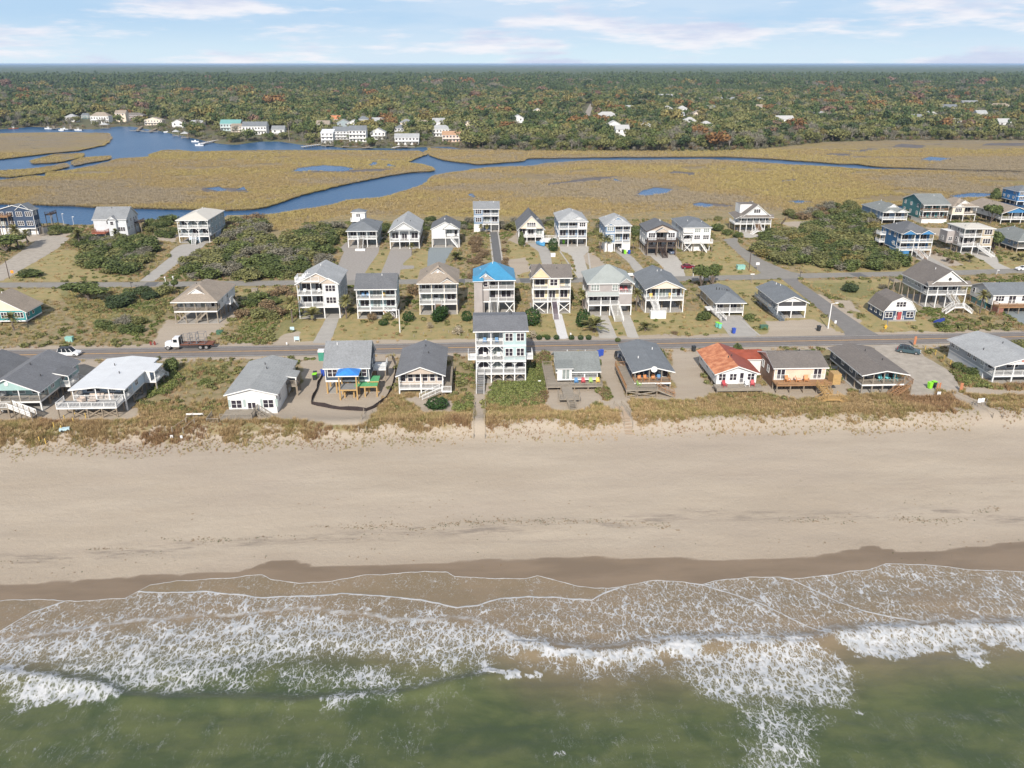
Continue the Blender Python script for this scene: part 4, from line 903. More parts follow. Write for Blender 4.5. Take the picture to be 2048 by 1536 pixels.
for s in (-.65, .65):
    m_ = MB(); d = (p1-p0).normalized(); n = Vector((-d.y, d.x, 0)).normalized()*s
    for hh in (.2, .5, .8, 1.0): m_.bar(p0+n+Vector((0, 0, hh)), p1+n+Vector((0, 0, hh)), .05, WHITE, .2)
    m_.build('handrail', ramp)
for k in range(5):
    q = p0+(p1-p0)*(k/4); boxpart('post', r['root'], q.x-.08, q.y-.75, -.6, q.x+.08, q.y-.6, q.z+1, PILE); boxpart('post', r['root'], q.x-.08, q.y+.6, -.6, q.x+.08, q.y+.75, q.z+1, PILE)

A2 = house('pale blue oceanfront house, wide white low-pitched roof, big white-railed front deck', 142, 247, 776, 822, [800], 777, 'gy', 772, (260, 713), 'ltblue', 'white', ['ood'], pd=3.6, widths=[45, 25, 30], post=WHITE, brace=True, gab='ltblue', ov=.45)
r = A2; z = r['Z'][0]; deck(r, -r['h']-1.6, r['h']-.3, -3.4, -.1, z-.02, WHITE, WHITE, sides='flr', fm=DECKG)
braces(r['root'], -r['h']+.5, -r['h']+3.2, -3.2, .2, z-.6, PILE); braces(r['root'], r['h']-3.3, r['h']-.6, -3.2, .2, z-.6, PILE); braces(r['root'], -1.4, 1.3, -3.2, .2, z-.6, PILE)
x = r['h']; mb = MB(); slab(mb, [(x-.2, 13.5, r['E']+.05), (x-.2, 9, r['E']+.05), (x+2.3, 9, r['E']-.2), (x+2.3, 13.5, r['E']-.2)], .22, RF['white'], WHITE); mb.build('side_porch_roof', r['root'])
boxpart('side_porch_wall', r['root'], x+.02, 9.2, z+.02, x+1.2, 9.35, r['E']-.3, WHITE); deck(r, x+.02, x+2.2, 9.1, 13.4, z, WHITE, WHITE, sides='r'); boxpart('post', r['root'], x+2, 9.2, -.2, x+2.18, 9.4, r['E']-.4, WHITE)
stairs(r['root'], (x+1.1, 13.5, z), (x+1.1, 17, .1), 1.1, GREYW, WHITE)

A3 = house('white oceanfront house standing on the ground, pale grey gable roof, weathered front deck', 456, 552, 800, 828, [826.5], 786, 'gy', 775, (547, 712), 'white', 'shed', ['WdW'], pd=.0, closed=True, ov=.55, gab='white')
r = A3; x = -r['h']
for sx in (-.32, .35):
    for d_ in (-1, 1): boxpart('shutter', r['root'], sx*r['W']+d_*1.35-.22, -.06, 1.45, sx*r['W']+d_*1.35+.22, -.005, 2.95, mat('grey green shutter', (.35, .42, .40)))
deck(r, x-.4, 1.0, -4.6, -.25, 1.1, GREYW, GREYW, sides='fr', posts=True); deck(r, x-2.6, x-.42, -5.2, -1.8, .55, GREYW, GREYW, sides='fl', nm='low_deck')
stairs(r['root'], (1.05, -1.4, 1.1), (4.0, -3.6, .15), 1.3, GREYW)
x = r['h']; mb = MB(); slab(mb, [(x-.6, 12, r['E']+.1), (x-.6, 8.3, r['E']+.1), (x+2.1, 8.3, r['E']-.3), (x+2.1, 12, r['E']-.3)], .2, RF['shed'], WHITE); mb.build('side_porch_roof', r['root'])
deck(r, x+.02, x+2, 8.4, 11.8, 2.2, GREYW, GREYW, sides='fr'); boxpart('post', r['root'], x+1.8, 8.5, 2.2, x+2, 8.7, r['E']-.5, WHITE); boxpart('post', r['root'], x+1.9, 8.4, -.2, x+2.1, 8.6, 2, PILE)

A4 = house('slate blue house under construction on new timber pilings with a blue pavilion', 650, 738, 745, 786, [760], 733, 'gx', 681, 10, 'slate', 'grey', ['WwW'], pd=0., pile=NEWW, ov=.35, pier=3.3)
r = A4; z = r['Z'][0]; xx = r['px'](676, 745); x2 = r['px'](714, 745)
boxpart('band_board', r['root'], -r['h']-.03, -.04, z-.35, r['h']+.03, .06, z-.002, WHITE)
for a, b, c in ((-r['h']+.2, 0, 0), (-r['h']+2, 0, 0), (-r['h']+3.8, 0, 0), (r['h']-.3, 0, 0)): boxpart('piling', r['root'], a-.14, -.2, -.3, a+.14, .08, z-.36, NEWW)
d = boxpart('landing', r['root'], xx+.6, -3.6, 1.9, x2+.4, -.4, 2.2, NEWW, DECKG)
boxpart('landing', r['root'], x2-.4, -2.2, 1.95, x2+4.0, .5, 2.22, NEWW, mat('green tarp', (.10, .38, .16), .6))
boxpart('landing', r['root'], r['h']+.1, -.4, 2.3, r['h']+1.8, 2.6, 2.55, NEWW, mat('green tarp', (.10, .38, .16), .6))
for (a, b) in ((xx+.7, -3.5), (x2+.3, -3.5), (xx+.7, -.6), (x2+.3, -.6)): boxpart('landing_post', r['root'], a-.13, b-.13, -.4, a+.13, b+.13, 5.1, NEWW)
for (a, b) in ((x2+1.6, -2.1), (x2+3.9, -2.1), (x2+3.9, .4), (x2+1.6, .4), (xx+1.4, -2.4), (x2-.5, -2.4)): boxpart('landing_post', r['root'], a-.13, b-.13, -.4, a+.13, b+.13, 1.92, NEWW)
mb = MB(); cx, cyy = (xx+x2)/2+.5, -2; hw = (x2-xx)/2+.35; TARP = mat('blue roof tarp', (.04, .22, .62), .5, .25, .8)
for p in ([(cx-hw, -3.9, 5.1), (cx+hw, -3.9, 5.1), (cx, -2, 6.0)], [(cx+hw, -3.9, 5.1), (cx+hw, -.1, 5.1), (cx, -2, 6.0)], [(cx+hw, -.1, 5.1), (cx-hw, -.1, 5.1), (cx, -2, 6.0)], [(cx-hw, -.1, 5.1), (cx-hw, -3.9, 5.1), (cx, -2, 6.0)]): mb.face(p, TARP)
mb.box(cx-hw, -3.9, 4.9, cx+hw, -.1, 5.09, WHITE); mb.build('pavilion_roof', r['root'])
deck(r, r['h']+.02, r['h']+2.6, 5.5, 9.5, z+.1, WHITE, WHITE, sides='fr', nm='side_landing')

A5 = house('tan oceanfront house with sunroom window band, charcoal gable roof and white railing', 797, 886, 760, 787, [776], 748, 'gy', 732, (852, 681), 'tan', 'mid', ['bb'], pd=1.9, gab='tan', ov=.55)
r = A5; z = r['Z'][0]; x = r['h']; deck(r, x+.02, x+1.7, -1.2, 12, z-.05, GREYW, GREYW, sides='r', solid=True)
boxpart('landing', r['root'], x-.4, -1.6, z-.35, x+1.7, -.12, z-.08, WHITE, DECKG); railing(r['root'], (x-.3, -1.55), (x+1.65, -1.55), z-.08)
for a in (x-.2, x+1.5): boxpart('post', r['root'], a-.1, -1.5, -.5, a+.1, -1.3, z-.36, PILE)
stairs(r['root'], (x-.4, -1.0, z-.1), (x-4.2, -3.0, .1), 1.2, GREYW, WHITE)

A6 = house('tall three storey oceanfront house with white columns and arches and aqua wall', 951.5, 1052, 700, 766, [746, 720, 690], 660, 'gx', 631, 12, 'aqua', 'mid', ['aaaa', 'aaWW', 'odWW'], pd=2.6, widths=[31, 25, 23, 23], ov=.5, brace=False, gnd='', bw='ltgrey', side=3)
r = A6; z = r['Z'][0]; x = r['h']
for L in (1, 2):
    zb = r['Z'][L]; boxpart('belt_board', r['root'], r['cs'][2], -.04, zb-.32, r['h'], -.003, zb+.02, WHITE)
railing(r['root'], (r['cs'][2]+.1, -.45), (x-.05, -.45), r['Z'][1]); boxpart('balcony_floor', r['root'], r['cs'][2], -.5, r['Z'][1]-.3, x+.02, -.085, r['Z'][1], WHITE)
deck(r, -x-1.6, -x-.03, 1.2, 4.5, r['Z'][1]-.1, WHITE, WHITE, sides='fl', posts=False); deck(r, x+.03, x+1.5, 1.2, 4.5, r['Z'][1]-.1, WHITE, WHITE, sides='fr', posts=False)
stairs(r['root'], (-x+.9, -.3, z), (-x+.75, -5.8, .15), 1.5, WHITE, WHITE, DECKG)
for a in r['cs'][1:]:
    mb = MB()
    for sg in (-1, 1):
        if -x < a+sg*.5 < x: mb.bar((a, .1, z-1.3), (a+sg*.9, .1, z-.35), .14, PILE)
    mb.build('corner_bracket', r['root'])
boxpart('store_wall', r['root'], -1.9, 4.5, 0, 1.2, 7, z-.34, mat('orange brown boards', (.42, .24, .13), .9)); boxpart('ground_bench', r['root'], 1.6, 2.5, .0, x-.3, 3.1, .5, DECKG)

A7 = house('low grey roofed oceanfront house with white bay and long boardwalk in front', 1117, 1196, 740, 770, [757], 739, 'gx', 702, 9.5, 'aqua', 'green', ['Wee'], pd=1.8, widths=[26, 27, 27], ov=.6, bw='seafoam')
r = A7; z = r['Z'][0]; x = r['h']; z2 = r['Z'][0]-.25
boxpart('bay_wall', r['root'], r['cs'][0]-.3, -.9, z, r['cs'][1], -.005, r['E']+.55, WL['white']); mb = MB(); slab(mb, [(-x-.6, 2.4, r['E']+1.25), (-x-.6, -1.3, r['E']+.7), (r['cs'][1]+.3, -1.3, r['E']+.7), (r['cs'][1]+.3, 2.4, r['E']+1.25)], .15, RF['green'], WHITE); mb.build('bay_roof', r['root'])
window(r['root'], -x+1.4, -.9, z+.3, 1.4, 2.0, glass=GLASSL)
deck(r, -x-2.6, x+.5, -3.4, -.95, z2, GREYW, GREYW, sides='flr', rh=.55); deck(r, -x-2.6, -x-.5, -.93, 8.5, z2, GREYW, GREYW, sides='lb', rh=.9)
a0 = -x+.2; mb = MB(); mb.box(a0, -9.8, z2-.1, a0+2.1, -3.45, z2+.04, GREYW); bd = mb.build('boardwalk', r['root'])
for yy in (-9.4, -7.4): 
    for xq in (a0-.9, a0+2.9): boxpart('post', r['root'], xq-.1, yy-.1, -.6, xq+.1, yy+.1, z2+.9, GREYW)
boxpart('boardwalk_landing', r['root'], a0-1, -9.9, z2-.2, a0+3, -7.3, z2-.1, GREYW); railing(r['root'], (a0-1, -9.8), (a0-1, -7.4), z2, GREYW); railing(r['root'], (a0+3, -9.8), (a0+3, -7.4), z2, GREYW)
stairs(r['root'], (a0+1.1, -9.9, z2), (a0+1.4, -12.4, 0.1), 1.4, GREYW, GREYW)

A8 = house('dark navy oceanfront house with slate gable roof, round white vent and side deck', 1269, 1342, 760, 782, [765], 741, 'gy', 732.5, (1276, 680), 'navy', 'slate', ['ode'], pd=3.0, gab='slate', ov=.6, rail=BRNW, post=GREYW, floorm=GREYW, widths=[30, 25, 20])
r = A8; z = r['Z'][0]; x = r['h']; disc(r['root'], 0, -.55, r['E']+r['rise']*.52, .62, WHITE)
deck(r, -x-2.2, -x-.05, -3.2, 10, z-.15, GREYW, BRNW, sides='lb'); deck(r, -x-.03, -x+4.0, -3.2, -.12, z-.15, GREYW, GREYW, sides='f', rh=.8)
stairs(r['root'], (-x+4.0, -2.4, z-.15), (-x+7.4, -2.9, .15), 1.4, GREYW, BRNW)
braces(r['root'], -x-2, -x+3.6, -3.1, .2, z-.6, GREYW)

A9 = house('white oceanfront house with bright orange metal roof and grey porch deck', 1434, 1513, 750, 779, [766], 744, 'gy', 730.5, (1438, 687), 'white', 'orange', ['WWdW'], pd=0., gab='white', ov=.6, ribs=False, widths=[22, 22, 14, 22])
r = A9; z = r['Z'][0]; x = r['h']; deck(r, -x-.6, x+.8, -2.6, -.06, z-.15, GREYW, GREYW, sides='', rh=.4); boxpart('fascia_board', r['root'], -x-.6, -2.75, z-.6, x+.8, -2.62, z+.05, GREYW)
mb = MB(); RR = mat('red brown metal roof', (.27, .065, .035), .6, .2, .8)
ew, eh = 4.2, r['rise']*.75; mb = MB(); slab(mb, [(x+ew, 13.2, r['E']-.1), (x*.1, 13.2, r['E']-.1), (x*.1, 10.2, r['E']+eh), (x+ew, 10.2, r['E']+eh)][::-1], .2, RR, WHITE); slab(mb, [(x*.1, 10.2, r['E']+eh+.003), (x*.1, 7.2, r['E']-.1), (x+ew, 7.2, r['E']-.1), (x+ew, 10.2, r['E']+eh+.003)], .2, RR, WHITE); mb.build('wing_roof', r['root'])
boxpart('wing_wall', r['root'], x+.003, 7.6, z-1.5, x+ew-.5, 12.9, r['E']-.1, WL['white'])
mb = MB(); e = r['E']-r['rise']/x*.6; slab(mb, [(.0, r['D']+.6, r['E']+r['rise']+.02), (.0, -.6, r['E']+r['rise']+.02), (x+.62, -.6, e+.02), (x+.62, r['D']+.6, e+.02)], .03, RR, RR); mb.build('roof_slope', r['root'])

A10 = house('pink oceanfront house with brown shingle roof, stained deck and curved wooden stair', 1549, 1651, 745, 776, [758], 733, 'gx', 702, 9.5, 'pink', 'taupe', ['dwd'], pd=.0, ov=.45, bw='pink', widths=[30, 45, 30])
r = A10; z = r['Z'][0]; x = r['h']; deck(r, -x-.3, x+.4, -2.7, -.05, z-.1, BRNW, BRNW, sides='f', rh=.5, solid=True)
boxpart('side_wall', r['root'], -x-.16, .2, -.1, -x-.02, r['D'], r['E'], WL['brown']); window(r['root'], -x-.16, 3, z+.6, 1, 1.3, 'l'); window(r['root'], -x-.16, 6, z+.6, 1, 1.3, 'l')
boxpart('privacy_wall', r['root'], x+.5, -2.6, z-.3, x+2.1, -.4, z+1.9, NEWW)
stairs(r['root'], (x-2.0, -2.7, z-.1), (x-1.6, -6.2, .9), 1.5, NEWW, NEWW); deck(r, x-2.6, x-.2, -8.0, -6.25, .9, NEWW, NEWW, sides='f', posts=False); stairs(r['root'], (x-2.6, -7.1, .9), (x-4.3, -7.3, 0), 1.4, NEWW, NEWW); stairs(r['root'], (x-.2, -7.1, .9), (x+1.3, -7.3, 0), 1.4, NEWW, NEWW)

A11 = house('charcoal oceanfront house with long brown roof and turquoise chairs beside the gravel lot', 1728, 1812, 748, 787, [768], 747, 'gy', 739.5, (1702, 688), 'dkgrey', 'taupe', ['oood'], pd=3.2, gab='dkgrey', ov=.6, rail=GREYW, post=GREYW, floorm=GREYW, closed=False)
r = A11; z = r['Z'][0]; x = r['h']; deck(r, x+.05, x+1.6, -.3, 3.6, z, GREYW, BRNW, sides='rb'); stairs(r['root'], (x+.6, -.2, z), (x-3.6, -2.2, .1), 1.4, BRNW, BRNW)

A12 = house('large grey oceanfront house with pale grey roof, right of the gravel lot', 1992, 2106, 729, 768, [750], 729, 'gy', 713.5, (1953, 663), 'ltgrey', 'ltgrey', ['ooo'], pd=3.4, gab='white', ov=.6, bw='grey', side=6)
r = A12; z = r['Z'][0]; x = r['h']; boxpart('lower_wall', r['root'], -x+.02, r['pd'], 0, x-.02, r['D']-.05, z-.34, WL['ltgrey'])
mb = MB(); mb.box(-.7, -.05, -.18, .7, 0, .18, mat('faded orange sign', (.55, .22, .16))); mb.build('name_board', r['root'], (0, -.02, r['E']+r['rise']*.45))
A0 = house('dark roofed grey house cut off by the left edge beside the seafoam house', -150, -8, 775, 824, [800], 778, 'gy', 752, (-20, 700), 'grey', 'dark', ['ooo'], pd=2.5)
# ------------------------------------------------------------------ second row, between the two roads
B0 = house('teal house with tan roof and white window band, cut by the left edge', -60, 50, 622, 648, [641], 622, 'gy', 592, (52, 576), 'teal', 'tan', ['WWWW'], pd=0., ov=.5, gab='cream', glass=GLASS)
B1 = house('raised white house with tan roof and timber porch on sand behind the flatbed truck', 348, 434, 620, 647, [622], 603, 'hy', 3.0, (465, 569, 'e'), 'ltgrey', 'tan', ['owdw'.replace('w', 'o')], pd=2.8, post=GREYW, rail=GREYW, floorm=GREYW, brace=True, bw='white', ov=.5)
r = B1; dormer(r['root'], 0, 2.2, r['E']+1.0, 5.2, 1.7, 4.5, RF['tan'], WL['white']); stairs(r['root'], (r['h']-2.4, .6, r['Z'][0]), (r['h']-5.8, .6, .1), 1.1, GREYW); braces(r['root'], -r['h']+.2, -r['h']+3, .1, .2, r['Z'][0]-.5, GREYW)
stairs(r['root'], (r['h']+.8, 9, r['Z'][0]), (r['h']+.8, 13, .1), 1.1, GREYW, WHITE); boxpart('side_landing', r['root'], r['h']+.02, 6.5, r['Z'][0]-.3, r['h']+1.5, 9, r['Z'][0], WHITE); boxpart('landing_wall', r['root'], r['h']+1.4, 6.5, r['Z'][0], r['h']+1.5, 9, r['Z'][0]+1.4, WHITE)
B2 = house('white house with pale grey roof, stacked balconies and a railed roof terrace', 597, 679, 610, 637, [613, 589], 566, 'gy', 545, (652, 519.5), 'ltgrey', 'ltgrey', ['ooW', 'ooW'], pd=3.2, widths=[27, 22, 30], gab='tan', ov=.4, bw='grey')
r = B2; x = r['h']; deck(r, -x-.3, r['cs'][2]-.6, -.2, 3.6, r['E']+.55, WHITE, WHITE, sides='flrb', posts=False, nm='roof_terrace'); dormer(r['root'], x-2.2, -.1, r['E']+.15, 4.2, 1.2, 4, RF['ltgrey'], WL['tan'])
B3 = house('aqua two storey house with charcoal roof and white balconies beside the palm', 713, 792, 600, 637, [620, 597], 576, 'gx', 546, 9.5, 'aqua', 'dark', ['odo', 'odo'], pd=2.6, ov=.4, gnd='', bw='aqua')
r = B3; stairs(r['root'], (r['h']-3.2, .4, r['Z'][0]-.1), (r['h']-.8, -.2, .1), 1.1, BRNW, WHITE)
B4 = house('tan two storey house with brown hip roof behind the dark clipped hedge', 838, 914, 590, 629, [607, 585], 566, 'hy', 3.4, 14, 'tan', 'tan', ['oeo', 'ooo'], pd=2.6, post=mat('cream paint', (.62, .56, .46), .6), ov=.5, gnd='', bw='grey')
RF['tan2'] = RF['tan']; r = B4; dormer(r['root'], r['h']*.5, -.3, r['E']+.05, 3.8, 1.1, 3.6, RF['taupe'], WL['tan']); dormer(r['root'], 0, 2.6, r['E']+1.5, 4.6, 1.5, 4.4, RF['taupe'], WL['tan']); disc(r['root'], 0, 2.5, r['E']+2.3, .28, WHITE)
stairs(r['root'], (0, -.1, r['Z'][0]), (0, -2.8, .1), 1.6, BRNW, WHITE)
B5 = house('grey house with bright blue metal roof, tall side tower and crossed braces', 949, 1029, 590, 629.5, [602, 578], 560, 'hx', 3.3, 12, 'taupe', 'blue', ['wwdo', 'wWdo'], pd=2.6, widths=[16, 13, 19, 32], gnd='w  x', ov=.35, ribs=True)
r = B5; dormer(r['root'], r['cs'][2]-.8, -.15, r['E']+.1, 4.6, 1.7, 4.5, RF['blue'], WL['taupe']); boxpart('tower', r['root'], r['cs'][0]-.1, -1.3, 0, r['cs'][1], -.01, r['E']+.2, WL['taupe']); mb = MB(); slab(mb, [(-r['h']-.4, .5, r['E']+.9), (-r['h']-.4, -1.7, r['E']+.1), (r['cs'][1]+.3, -1.7, r['E']+.1), (r['cs'][1]+.3, .5, r['E']+.9)], .15, RF['blue'], WHITE); mb.build('tower_roof', r['root'])
disc(r['root'], r['cs'][2]-.8, -.2, r['E']+1.15, .28, WHITE); stairs(r['root'], ((r['cs'][2]+r['cs'][3])/2, -.2, r['Z'][0]), ((r['cs'][2]+r['cs'][3])/2+.1, -4.6, .2), 1.7, WHITE, WHITE, DECKG)
B6 = house('yellow and white house with brown roof, front gable and stair to white walk', 1066, 1141, 590, 627, [602, 577], 554, 'gx', 528, 10, 'cream', 'taupe', ['odo', 'oWe'], pd=2.4, widths=[29, 22, 22], gnd='x x', gab='yellow', bw='yellow', ov=.4)
r = B6; dormer(r['root'], (r['cs'][0]+r['cs'][1])/2, -.2, r['E']-.1, 5.0, 2.6, 5, RF['taupe'], WL['yellow']); stairs(r['root'], (.6, -.2, r['Z'][0]), (.75, -5.4, .1), 1.5, WHITE, WHITE, mat('purple grey treads', (.20, .15, .19)))
B7 = house('white and grey house with ribbed grey metal roof and wide white front stair', 1177, 1264, 590, 631, [609, 586], 566, 'hx', 3.4, 12, 'taupe', 'metal', ['ooow', 'WwWo'], pd=2.8, widths=[25, 18, 16, 26], gnd='g  g', ov=.5, ribs=True)
r = B7; mb = MB(); slab(mb, [(-r['h']-.3, .3, r['Z'][1]+.6), (-r['h']-.3, -.9, r['Z'][1]-.5), (r['cs'][3], -.9, r['Z'][1]-.5), (r['cs'][3], .3, r['Z'][1]+.6)], .12, RF['metal'], WHITE); mb.build('porch_roof', r['root'])
dormer(r['root'], (r['cs'][3]+r['cs'][4])/2, -.5, r['E']-.0, 3.6, 1.3, 5, RF['metal'], WL['taupe']); stairs(r['root'], ((r['cs'][2]+r['cs'][3])/2, -.2, r['Z'][0]), ((r['cs'][2]+r['cs'][3])/2+.5, -5.6, .1), 2.3, WHITE, WHITE, mat('cream treads', (.62, .60, .55)))
B8 = house('cream gable fronted house with slate roof, white pillars and enclosed stair foot', 1292, 1368, 590, 625, [599], 577, 'gy', 560.5, (1304, 530), 'cream', 'slate', ['ede'], pd=2.6, gab='cream', ov=.4, bw='sage', pier=2.6)
r = B8; stairs(r['root'], (-r['h']+1.8, -.2, r['Z'][0]), (-r['h']+2.2, -3.6, 1.9), 1.5, WHITE, WHITE); boxpart('stair_base', r['root'], -r['h']+.4, -5.4, 0, -r['h']+4.3, -3.65, 1.85, WHITE); railing(r['root'], (-r['h']+.45, -5.35), (-r['h']+4.25, -5.35), 1.85)
B9 = house('small grey roofed house with curved white stair and blue bin on its drive', 1433, 1488, 610, 632, [623], 605, 'hy', 1.9, (1459, 573, 'e'), 'beige', 'slate', ['dd'], pd=2.6, ov=.55)
r = B9; stairs(r['root'], (-r['h']-.2, 2, r['Z'][0]), (-r['h']+.9, -4.2, .1), 1.4, DECKG, WHITE, DECKG); boxpart('stair_landing', r['root'], -r['h']-1.6, 2.0, r['Z'][0]-.25, -r['h']-.02, 5, r['Z'][0], WHITE)
vent_pipes(r['root'], [(-1.5+.5*k, 7.8-.7*k, r['E']+1.6) for k in range(5)], DARK)
B10 = house('house with dark screened porch, long slate roof and long dark side stair', 1556, 1613, 610, 636, [619], 603.5, 'gy', 592, (1543, 561.6), 'grey', 'slate', ['ss'], pd=3.0, gab='white', ov=.55, brace=True)
r = B10; z = r['Z'][0]; stairs(r['root'], (-r['h']-.9, 3.0, z), (-r['h']+.6, -2.6, .1), 1.2, mat('blue grey paint', (.16, .19, .22)), mat('blue grey paint', (.16, .19, .22))); boxpart('side_walk', r['root'], -r['h']-1.6, 3.0, z-.2, -r['h']-.05, 13, z, GREYW); railing(r['root'], (-r['h']-1.55, 3), (-r['h']-1.55, 13), z, mat('blue grey paint', (.16, .19, .22)))
B11 = house('small navy gambrel-roofed cottage with white gable and red front door', 1767, 1830, 630, 640, [639.3], 621, 'gam', 594, (1774, 576.5), 'navy', 'taupe', ['WdW'], pd=0., closed=True, gab='white', ov=.25)
r = B11; window(r['root'], 0, -.03, r['E']+1.0, 2.4, 1.2); boxpart('door_panel', r['root'], -.5, -.09, .1, .5, -.03, 2.1, mat('red door paint', (.35, .06, .06))); boxpart('front_step', r['root'], -3, -1.1, 0, r['h'], -.05, .12, CONC)
B12 = house('large pale grey house with brown roof, white front gable and split white stair', 1856, 1934, 580, 615, [588], 569, 'gy', 541, (1845, 518), 'ltgrey', 'taupe', ['oodo'], pd=3.2, gab='white', ov=.5, bw='grey', side=5)
r = B12; z = r['Z'][0]; mb = MB(); slab(mb, [(-r['h']-.55, .2, r['E']+.9), (-r['h']-.55, -.9, r['E']-.1), (r['h']+.55, -.9, r['E']-.1), (r['h']+.55, .2, r['E']+.9)], .14, RF['taupe'], WHITE); mb.build('porch_roof', r['root']); disc(r['root'], .1, -.02, r['E']+r['rise']*.38, .42, DARK)
stairs(r['root'], (.6, -.2, z), (.9, -3.8, 1.7), 1.5, WHITE, WHITE, GREYW); deck(r, -.4, 2.2, -5.4, -3.85, 1.7, WHITE, WHITE, sides='f', posts=True, fm=GREYW); stairs(r['root'], (-.4, -4.6, 1.7), (-3.0, -5.2, .05), 1.3, WHITE, WHITE, GREYW); stairs(r['root'], (2.2, -4.6, 1.7), (4.4, -5.2, .05), 1.3, WHITE, WHITE, GREYW)
deck(r, -r['h']-2.2, -r['h']-.05, 13.5, 16.5, z, GREYW, GREYW, sides='l')
B13 = house('white house with dark blue low roof and wooden balcony at the right edge', 1987, 2092, 595, 622, [607], 588, 'gx', 564, 10, 'white', 'slate', ['WdWd'], pd=0., ov=.4, gnd='', bw='white')
r = B13; deck(r, -r['h']+.2, r['h'], -2.6, -.05, r['Z'][0]-.1, BRNW, BRNW, sides='fl'); boxpart('lower_wall', r['root'], -r['h']+.1, 2.6, 0, r['h'], 9, r['Z'][0]-.35, WL['deepteal']); boxpart('brick_pier', r['root'], -r['h']+.2, -2.4, 0, -r['h']+1.8, -.3, r['Z'][0]-.45, mat('brick', (.26, .12, .09), .9, .2, 3))
# ------------------------------------------------------------------ third row, by the marsh
C0 = house('three storey navy house with white windows beside the creek at the left edge', -8, 66, 430, 471, [456, 437], 420, 'gy', 410, (101, 408), 'navy', 'slate', ['WWWW', 'WWWW'], pd=0., ov=.4, closed=False, gnd='WgWg', side=5)
r = C0; deck(r, -r['h']-.4, r['cs'][2]-1.2, -2.8, -.05, r['Z'][1]+1.2, BRNW, BRNW, sides='flr'); mb = MB(); dormer(r['root'], r['cs'][3], -.15, r['E']+.2, 5, 2, 5, RF['slate'], WL['navy']); stairs(r['root'], (r['h']+.8, 2.2, r['Z'][0]), (r['h']+2.4, -1.2, .1), 1.2, GREYW, GREYW)
deck(r, r['h']+.02, r['h']+2.2, 8, 13, r['Z'][1], DRKW, DRKW, sides='fr')
C1 = house('pale grey house with charcoal roof and red front deck by the creek', 188, 253, 450, 475, [466, 452], 437.5, 'gx', 413, 11, 'ltgrey', 'grey', ['wwW', 'wWw'], pd=0., ov=.4, closed=True, side=4, bw='ltgrey')
r = C1; deck(r, -r['h']+.2, -.8, -3.4, -.05, 2.3, mat('red stained wood', (.30, .09, .05), .8), mat('red stained wood', (.30, .09, .05), .8), sides='flr'); boxpart('front_bay', r['root'], -.2, -1.2, 0, 2.6, -.005, r['E']-.1, WL['ltgrey']); window(r['root'], 1.2, -1.2, r['Z'][1]+.6, 1.1, 1.2); dormer(r['root'], 1.2, -1.2, r['E']-.1, 3, 1.2, 4, RF['grey'], WL['ltgrey'])
deck(r, r['h']+.02, r['h']+2.4, 7, 11, r['Z'][1], DRKW, DRKW, sides='fr')
C2 = house('white three-storey house with arched double balconies above a long concrete drive', 356, 417, 460, 486, [472, 455.5], 440, 'hy', 2.0, (443, 420.6, 'e'), 'ltblue', 'cream', ['aaa', 'aaa'], pd=2.6, gnd=' wg', ov=.4, bw='sage', side=4)
r = C2; stairs(r['root'], (.2, -.2, r['Z'][0]), (.6, -3.4, .1), 1.4, WHITE, WHITE)
C3 = house('white porch house with grey roof and small rooftop tower above a brown drive', 695, 753, 470, 495, [477], 461.5, 'hy', 2.3, (762, 443, 'e'), 'sage', 'slate', ['odo'], pd=2.6, ov=.5, gnd='  d', bw='sage')
r = C3; boxpart('tower', r['root'], -r['h'], r['D']-4, r['E']-1, -r['h']+4.6, r['D']+.2, r['E']+4.2, WL['white']); window(r['root'], -r['h']+2.2, r['D']-4, r['E']+2.5, 1.4, 1.0); mb = MB(); c = (-r['h']+2.3, r['D']-1.9, r['E']+5.2); P = [(-r['h']-.4, r['D']-4.4), (-r['h']+5, r['D']-4.4), (-r['h']+5, r['D']+.6), (-r['h']-.4, r['D']+.6)]
for i in range(4): mb.face([(*P[i], r['E']+4.22), (*P[(i+1) % 4], r['E']+4.22), c], RF['slate'])
mb.box(P[0][0], P[0][1], r['E']+4.0, P[2][0], P[2][1], r['E']+4.215, WHITE); mb.build('tower_roof', r['root']); deck(r, -r['h']-.3, -r['h']+3, r['D']-6.2, r['D']-4.05, r['E']+1.4, WHITE, WHITE, sides='flr', posts=False); stairs(r['root'], (-.3, -.2, r['Z'][0]), (-.2, -4.4, .5), 1.6, WHITE, WHITE, GREYW)
boxpart('stair_planter', r['root'], -1.9, -5.6, 0, 1.5, -4.4, .6, WHITE)
C4 = house('white gable fronted house with pale roof, left of the black roofed house', 779, 838, 470, 498, [482], 462, 'gy', 443, (814, 422), 'ltgrey', 'ltgrey', ['odo'], pd=2.6, ov=.5, gab='ltgrey', gnd=' g ')
r = C4; dormer(r['root'], 0, -.5, r['E']+.8, 6, 1.9, 3, RF['ltgrey'], WL['ltgrey'])
C5 = house('white house with black shingle roof and zigzag stair above a blue grey drive', 863, 918, 460, 495, [475], 457, 'gy', 443, (893.6, 430), 'white', 'dark', ['we'], pd=2.4, ov=.4, gab='white', gnd='dd')
r = C5; dormer(r['root'], r['h']*.42, -.4, r['E']+.1, 5.5, 1.9, 4, RF['dark'], WL['white']); stairs(r['root'], (r['h']-2.9, -.7, r['Z'][0]-.2), (r['h']-.5, -.7, .1), 1.1, WHITE, WHITE)
C6 = house('narrow three storey steel blue house with flat grey roof at the long drive', 948, 998, 440, 464, [448, 431], 417, 'gx', 402, 10, 'mblue', 'grey', ['Woo', 'Woo'], pd=2.2, widths=[36, 32, 32], gnd='Wdg', ov=.4, bw='mblue')
